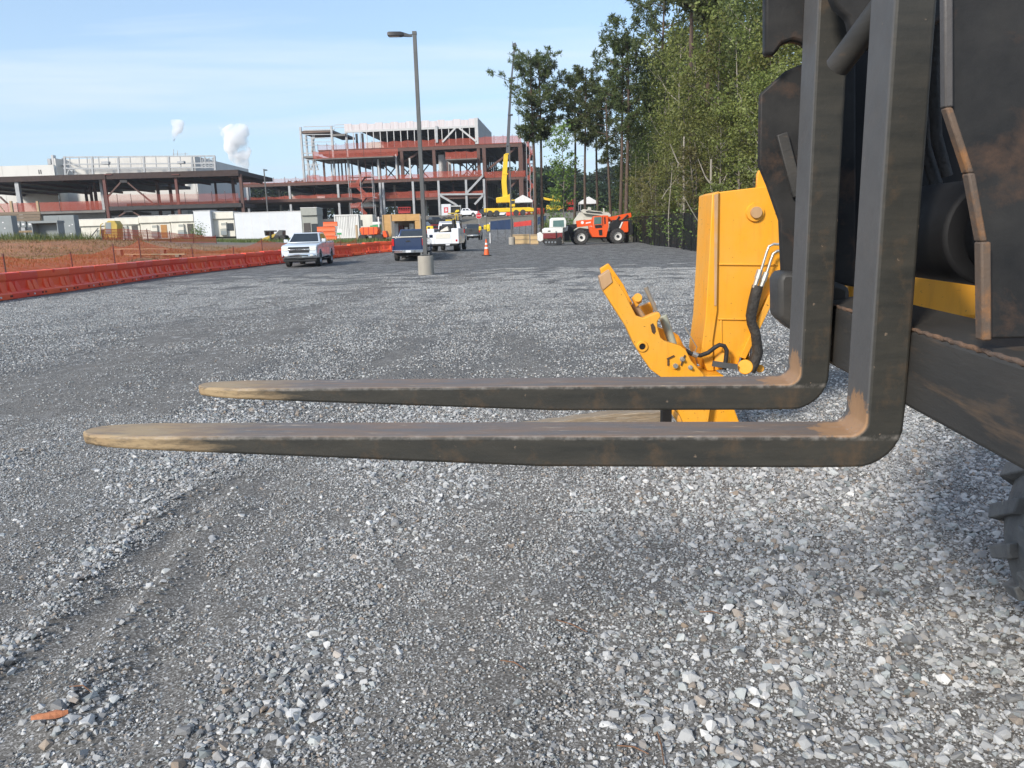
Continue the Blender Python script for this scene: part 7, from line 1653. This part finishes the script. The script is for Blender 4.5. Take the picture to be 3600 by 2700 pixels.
def plant_tree(name, label, cat, meshes, loc, rz, sc, bark, leafm, group=None):
    root = thing(name, label, cat, loc, rz, group); root.scale = (sc, sc, sc) if isinstance(sc, (int, float)) else sc
    for nm, me, mt in (('trunk', meshes[0], bark), ('crown', meshes[1], leafm)):
        o = bpy.data.objects.new(nm, me); COL.objects.link(o); o.parent = root
        if not me.materials: me.materials.append(mt)
        if me.materials[0] != mt: o.material_slots[0].link = 'OBJECT'; o.material_slots[0].material = mt
    return root
PINES = [pine(11, rad=3.8, crown=.44, dens=1.1), pine(12, crown=.42, rad=3.3, dens=1.0), pine(13, crown=.5, rad=3.0), pine(14, crown=.34, rad=2.6, dens=.8)]
BROADS = [broad(21), broad(22, rad=2.6, base=.22), broad(23, rad=3.4, base=.35), broad(24, rad=2.3, base=.15, n_leaf=4600), broad(25, rad=3.0, base=.25, fork=True), broad(26, rad=2.0, base=.3, n_leaf=3000)]
SAP = broad(31, h=12, base=.28, rad=2.0, r0=.07, n_leaf=1900, leaf=.26, blob=22)
SHRUBS = [shrub(41), shrub(42), shrub(43)]
def tree_at(px, Y, top_py): 
    x = D(px, 800, Y)[0]; z = h1(x, Y); return (x, Y, z - .1), (D(px, top_py, Y)[2] - z)
BK, BG, BL = M['bark_pine'], M['bark_grey'], M['bark_pale']
for px, Y, top, k, rz, lab in ((1882, 92, 214, 0, .4, 'tall pine with the broadest crown, left one of the pair right of the crane'), (1909, 93, 232, 1, 2.0, 'tall pine, right one of the pair right of the crane'),
        (2020, 97, 270, 3, 1.0, 'slim pine behind the pale green sapling'), (2060, 92, 262, 1, 3.1, 'dark pine right of the pale green sapling'), (2103, 100, 300, 3, 4.0, 'thin pine with a ragged crown above the telehandler cab'),
        (2146, 88, 290, 2, 5.0, 'dark trunked pine rising behind the telehandler boom'), (2180, 80, 150, 3, .9, 'reddish pine trunk leaning slightly above the rear of the telehandler'), (2206, 78, 90, 2, 2.6, 'second reddish pine trunk above the rear of the telehandler'),
        (2300, 84, -60, 2, 1.6, 'tall pine behind the left end of the black fence'), (2475, 62, -500, 1, .2, 'thick dark pine trunk left of the yellow boom head'), (2428, 66, -420, 3, 3.7, 'leaning brown pine trunk behind the middle of the fence')):
    loc, h = tree_at(px, Y, top); plant_tree('pine_tree', lab, 'tree', PINES[k], loc, rz, (h / 22, h / 22, h / 22) if h < 26 else (1.15, 1.15, h / 22), BK, M['leaf_pine'], 'pines')
loc, h = tree_at(1982, 84, 400); plant_tree('young_tree', 'pale green young broadleaf tree with thin foliage left of the pines', 'tree', SAP, loc, 1.0, h / 12, BG, M['leaf_light'])
loc, h = tree_at(1945, 88, 640); plant_tree('young_tree', 'low pale green young tree behind the excavator', 'tree', SAP, loc, 2.4, h / 12, BG, M['leaf_light'])
# trees of the wood behind the fence
ED = [(2258, 92, 330, 1, 'd'), (2240, 86, 560, 3, 'b'), (2285, 80, 600, 5, 'o'), (2330, 76, 200, 0, 'd'), (2305, 70, 560, 2, 'o'), (2350, 66, 420, 4, 'b'), (2378, 72, 60, 2, 'b'), (2400, 60, 330, 0, 'b'), (2420, 57, 560, 3, 'b'), (2448, 62, 120, 1, 'b'),
      (2462, 55, 480, 5, 'o'), (2510, 58, 40, 4, 'b'), (2530, 54, 360, 2, 'b'), (2560, 60, -80, 0, 'b'), (2590, 52, 250, 1, 'b'), (2618, 55, -60, 4, 'd'), (2640, 48, 300, 3, 'b'), (2668, 52, 60, 0, 'b'), (2700, 46, 200, 2, 'b'), (2740, 50, -100, 1, 'b'),
      (2800, 48, 0, 4, 'b'), (2860, 50, -150, 0, 'b'), (2920, 46, 50, 2, 'b'), (2990, 48, -120, 1, 'b'), (2218, 98, 420, 2, 'd'), (2310, 100, 120, 4, 'd'), (2400, 90, -40, 0, 'd'), (2480, 84, -120, 2, 'd'), (2570, 76, -200, 4, 'd'), (2660, 70, -260, 1, 'd'), (2200, 105, 560, 0, 'd'), (2440, 74, 260, 5, 'd'), (2540, 68, 200, 0, 'd'), (2340, 84, 380, 1, 'd'), (2270, 74, 690, 5, 'o'), (2375, 62, 660, 5, 'b'), (2495, 56, 640, 3, 'b'), (2550, 50, 620, 5, 'b'), (2215, 88, 640, 3, 'b'), (2600, 62, 120, 3, 'd'), (2420, 80, 100, 3, 'd'), (2510, 74, -20, 1, 'd')]
rgt = random.Random(5)
for i, (px, Y, top, k, lm) in enumerate(ED):
    loc, h = tree_at(px, Y, top); h = max(4, min(h, 24)); s = h / 14; lmm = {'b': M['leaf_broad'], 'd': M['leaf_dark'], 'o': M['leaf_olive']}[lm]
    plant_tree('broadleaf_tree', {'b': 'slender green broadleaf tree in the wood behind the black fence', 'd': 'dark green broadleaf tree deeper in the wood behind the black fence', 'o': 'yellowish olive broadleaf tree at the edge of the wood behind the fence'}[lm], 'tree', BROADS[k], loc, rgt.uniform(0, 6.3), (max(.75, s * .85), max(.75, s * .85), s), BL if i % 3 == 0 else BG, lmm, {'b': 'green trees of the wood', 'd': 'dark trees of the wood', 'o': 'olive trees of the wood'}[lm])
# bare thin stems and a leaning dead trunk
for i, (x0, y0, x1, y1, Y, r_, lab) in enumerate(((2395, 870, 2410, 480, 56, .13, 'straight pale trunk behind the middle of the fence'), (2515, 850, 2502, 560, 53, .14, 'pale crooked trunk just left of the yellow boom head'), (2545, 900, 2405, 700, 50, .035, 'thin pale dead stem leaning across the fence'), (2352, 860, 2360, 560, 60, .05, 'thin upright stem behind the fence'), (2330, 700, 2390, 600, 60, .03, 'thin slanting stem high behind the fence'), (2440, 860, 2446, 500, 55, .08, 'slim brown stem behind the fence'))):
    a, b_ = D(x0, y0, Y), D(x1, y1, Y); a[2] = min(a[2], h1(a[0], Y)) if y0 > 800 else a[2]; root = thing('bare_stem', lab, 'tree stem', (a[0], Y, a[2])); d = b_ - a
    part('stem', BL if i != 5 else BG, root, lambda m: m.tube([d * t + np.array([.1 * math.sin(t * 5 + i), 0, 0]) for t in np.linspace(0, 1, 7)], [r_ * (1 - .5 * t) for t in np.linspace(0, 1, 7)], 7), smooth=60)
    if i < 2:
        for t, s_ in ((.55, 1), (.7, -1)): part('limb', BL, root, lambda m: m.tube([d * t, d * t + np.array([s_ * .5, .1, .7]), d * t + np.array([s_ * 1.0, .2, 1.9])], [.07, .05, .02], 6), smooth=60)
for i in range(30):
    px = 2225 + i * 15 + rgt.uniform(-6, 6); Y = (84 - i * 1.15) + rgt.uniform(0, 3); x = D(px, 800, Y)[0]; z = h1(x, Y); hh_ = rgt.uniform(5, 11); ln_ = rgt.uniform(-.9, .9); rr_ = rgt.uniform(.03, .075)
    root = thing('thin_stem', 'thin pale upright stem among the trees behind the black fence', 'tree stem', (x, Y, z), 0, 'thin stems behind the fence')
    part('stem', BL if i % 3 else BG, root, lambda m: m.tube([(ln_ * t + .08 * math.sin(t * 7 + i), 0, hh_ * t) for t in np.linspace(0, 1, 6)], [rr_ * (1 - .6 * t) for t in np.linspace(0, 1, 6)], 6), smooth=60)
    part('twig', BL if i % 3 else BG, root, lambda m: m.tube([(ln_ * .6, 0, hh_ * .6), (ln_ * .6 + .5 * (1 if i % 2 else -1), .1, hh_ * .75), (ln_ * .6 + .8 * (1 if i % 2 else -1), .1, hh_ * .9)], [rr_ * .5, rr_ * .35, rr_ * .15], 5), smooth=60)
# undergrowth at the fence, weeds and shrubs left
k = 0
for px, Y, sc in ((2260, 78, 1.5), (2290, 73, 1.2), (2340, 66, 1.4), (2410, 58, 1.2), (2460, 54, 1.3), (2530, 49, 1.2), (2580, 46, 1.3), (1925, 95, 1.4), (1990, 92, 1.7), (1960, 90, 1.2), (2210, 88, 1.8), (2070, 95, 1.6), (2130, 96, 1.8)):
    x = D(px, 800, Y)[0] ; plant_tree('shrub', 'leafy green shrub at the foot of the wood', 'shrub', SHRUBS[k % 3], (x, Y + .8, h1(x, Y + .8)), k * 1.3, sc * 1.3, BG, M['leaf_light'], 'shrubs at the foot of the wood'); k += 1
for px, Y, sc, lab in ((700, 88, 1.25, 'lone small green bush before the cream cabins'), (478, 90, .8, 'small weed bush before the grey cabin door'), (620, 92, .6, 'low weed bush left of the lone bush')):
    x = D(px, 800, Y)[0]; plant_tree('shrub', lab, 'shrub', SHRUBS[k % 3], (x, Y, h1(x, Y)), k, sc, BG, M['leaf_light']); k += 1
def tufts(name, label, pts, n_, hmin, hmax, mat, spread=1.2):
    rg = np.random.default_rng(len(name)); V = []; Fq = []; k = 0
    c = np.array(pts); w = rg.integers(0, len(c), n_); P = c[w] + np.stack([rg.normal(0, spread, n_), rg.normal(0, spread, n_), 0 * w], -1); P[:, 2] = hgt(P[:, 0], P[:, 1]) - .03
    a = rg.uniform(0, 6.28, n_); h = rg.uniform(hmin, hmax, n_); wd = .02 + .02 * rg.random(n_); bx = np.stack([np.cos(a) * wd, np.sin(a) * wd, 0 * a], -1); tip = P + np.stack([rg.normal(0, .25, n_) * h, rg.normal(0, .25, n_) * h, h], -1)
    V = np.stack([P - bx, P + bx, tip], 1).reshape(-1, 3); o = link(name, mesh_np(name, V, np.arange(3 * n_).reshape(-1, 3)), mat); tag(o, label, 'grass', kind='stuff')
lp = [on_ground(px, 848 + 3 * math.sin(px), Y) for px, Y in [(p, 63) for p in range(-200, 330, 22)]]; lp2 = [on_ground(px, 850, Y) for px, Y in [(p, 84) for p in range(560, 1010, 16)]] + [on_ground(px, 850, 76) for px in range(1140, 1370, 18)]
tufts('tall_weeds', 'tall green weeds before the grey cabinets', lp, 2600, .2, .85, M['grass'], 1.0)
tufts('verge_grass', 'strip of rough grass before the white trailers', lp2, 9000, .15, .55, M['grass'], 1.6)
lp3 = [np.array([x, y, 0]) for x, y in zip(np.random.default_rng(9).uniform(-48, -19, 260), np.random.default_rng(10).uniform(28, 64, 260)) if x < left_edge(y) - 3]
tufts('dry_grass', 'straw coloured dry grass on the earth bank', lp3, 26000, .05, .22, M['straw'], 1.5)
# the far wood on the horizon: one mass
def far_wood(name, label, pts, n_, leaf, mat, jit, depth):
    rg = np.random.default_rng(77 + n_); P = []
    arr = np.array(pts); w = rg.random(n_) * (len(arr) - 1); i0 = w.astype(int); f = w - i0; c = arr[i0] * (1 - f)[:, None] + arr[np.minimum(i0 + 1, len(arr) - 1)] * f[:, None]
    bump = .72 + .5 * fnoise(c[:, 0] * .16, c[:, 1] * .16, 3, 4) ; top = c[:, 2] * bump; z = top * (1 - rg.random(n_) ** 1.15 * .99)
    dy = rg.uniform(0, depth, n_); x = c[:, 0] + rg.normal(0, jit, n_); y = c[:, 1] + dy + np.where(z > top * .8, 0, 0); P = np.stack([x, y, hgt(x, np.minimum(y, 420)) + z], -1)
    V, Fq = leaf_quads(P, np.full(n_, leaf), rg, .35, .75); o = link(name, mesh_np(name, V, Fq), mat); tag(o, label, 'wood', kind='stuff')
def fw(px, py_top, Y): x = D(px, 700, Y)[0]; return (x, Y, D(px, py_top, Y)[2] - h1(x, min(Y, 420)))
far_wood('far_wood', 'distant dark green wood along the horizon', [fw(px, py, 330) for px, py in ((-500, 640), (300, 640), (640, 655), (760, 655), (900, 650), (1050, 645), (1400, 640), (1700, 600), (1800, 585), (1900, 575), (1990, 585), (2080, 600), (2200, 590), (2400, 560), (2700, 500), (3400, 450))], 72000, 1.6, M['leaf_far'], 2.0, 14)
far_wood('far_wood', 'green wood rising behind the right end of the building', [fw(px, py, 250) for px, py in ((1900, 610), (1950, 590), (2000, 610), (2060, 640), (2150, 650), (2250, 610), (2350, 560))], 16000, 1.1, M['leaf_far'], 1.5, 12)
far_wood('deep_wood', 'dense dark wood closing the view behind the fence trees', [fw(px, py, 112) for px, py in ((2240, 560), (2290, 380), (2340, 150), (2420, 20), (2550, -100), (2750, -200), (3000, -250), (3300, -220), (3700, -200))], 46000, .55, M['leaf_dark'], 1.2, 10)

# ------------------------------------------------------------------ steam plumes and summer haze
def plume_mat(name, dens, sc):
    m = bpy.data.materials.new(name); m.use_nodes = True; t = m.node_tree; t.nodes.clear(); n = N(t); out = n('ShaderNodeOutputMaterial')
    vec = n('ShaderNodeTexCoord').outputs['Object']; f = n.noise(vec, sc, 4, .6)
    d = n.ramp(f, [(.40, 0.0), (.66, 1.0)])
    pv = n('ShaderNodeVolumePrincipled', {'Color': (1, 1, 1, 1), 'Anisotropy': 0.0, 'Density': n.math('MULTIPLY', d, dens)})
    n.link(pv.outputs[0], out.inputs['Volume']); MATS[name] = m; return m
def plume(label, blobs, Y, dens):
    pts = [D(px, py, Y) for px, py, r in blobs]; base = pts[0]; rs = [r / FPX * Y for _, _, r in blobs]
    bm = bmesh.new()
    for p, r in zip(pts, rs):
        bmesh.ops.create_icosphere(bm, subdivisions=3, radius=r, matrix=Matrix.Translation(p - base) @ Matrix.Diagonal((1, .9, 1, 1)))
    me = bpy.data.meshes.new('steam_plume'); bm.to_mesh(me); bm.free()
    o = link('steam_plume', me, plume_mat('steam', dens, .10) if 'steam' not in MATS else MATS['steam'], None, base)
    md = o.modifiers.new('merge', 'REMESH'); md.mode = 'VOXEL'; md.voxel_size = 1.4
    tx = bpy.data.textures.new('puff', 'CLOUDS'); tx.noise_scale = 5.0; dm = o.modifiers.new('puff', 'DISPLACE'); dm.texture = tx; dm.strength = 3.5; dm.mid_level = .55
    tag(o, label, 'steam', kind='thing'); return o
plume('large white steam plume rising beyond the brown roof deck', [(866, 606, 14), (850, 580, 26), (840, 545, 38), (830, 508, 44), (824, 480, 42), (848, 462, 28), (796, 470, 22), (856, 528, 28), (775, 450, 12)], 480, 1.0)
plume('small white wisp of steam above the white hall', [(612, 492, 9), (616, 470, 14), (626, 450, 21), (636, 438, 17), (615, 434, 15)], 480, 1.0)
def haze():
    m = bpy.data.materials.new('haze'); m.use_nodes = True; t = m.node_tree; t.nodes.clear(); n = N(t); out = n('ShaderNodeOutputMaterial')
    pv = n('ShaderNodeVolumePrincipled', {'Color': (.80, .88, .97, 1), 'Density': .00018, 'Anisotropy': .1}); n.link(pv.outputs[0], out.inputs['Volume'])
    o = MB().box(-1600, 1600, -70, 2700, -8, 120).build('haze', m); tag(o, 'thin summer haze over the whole site', 'haze', kind='stuff')
haze()
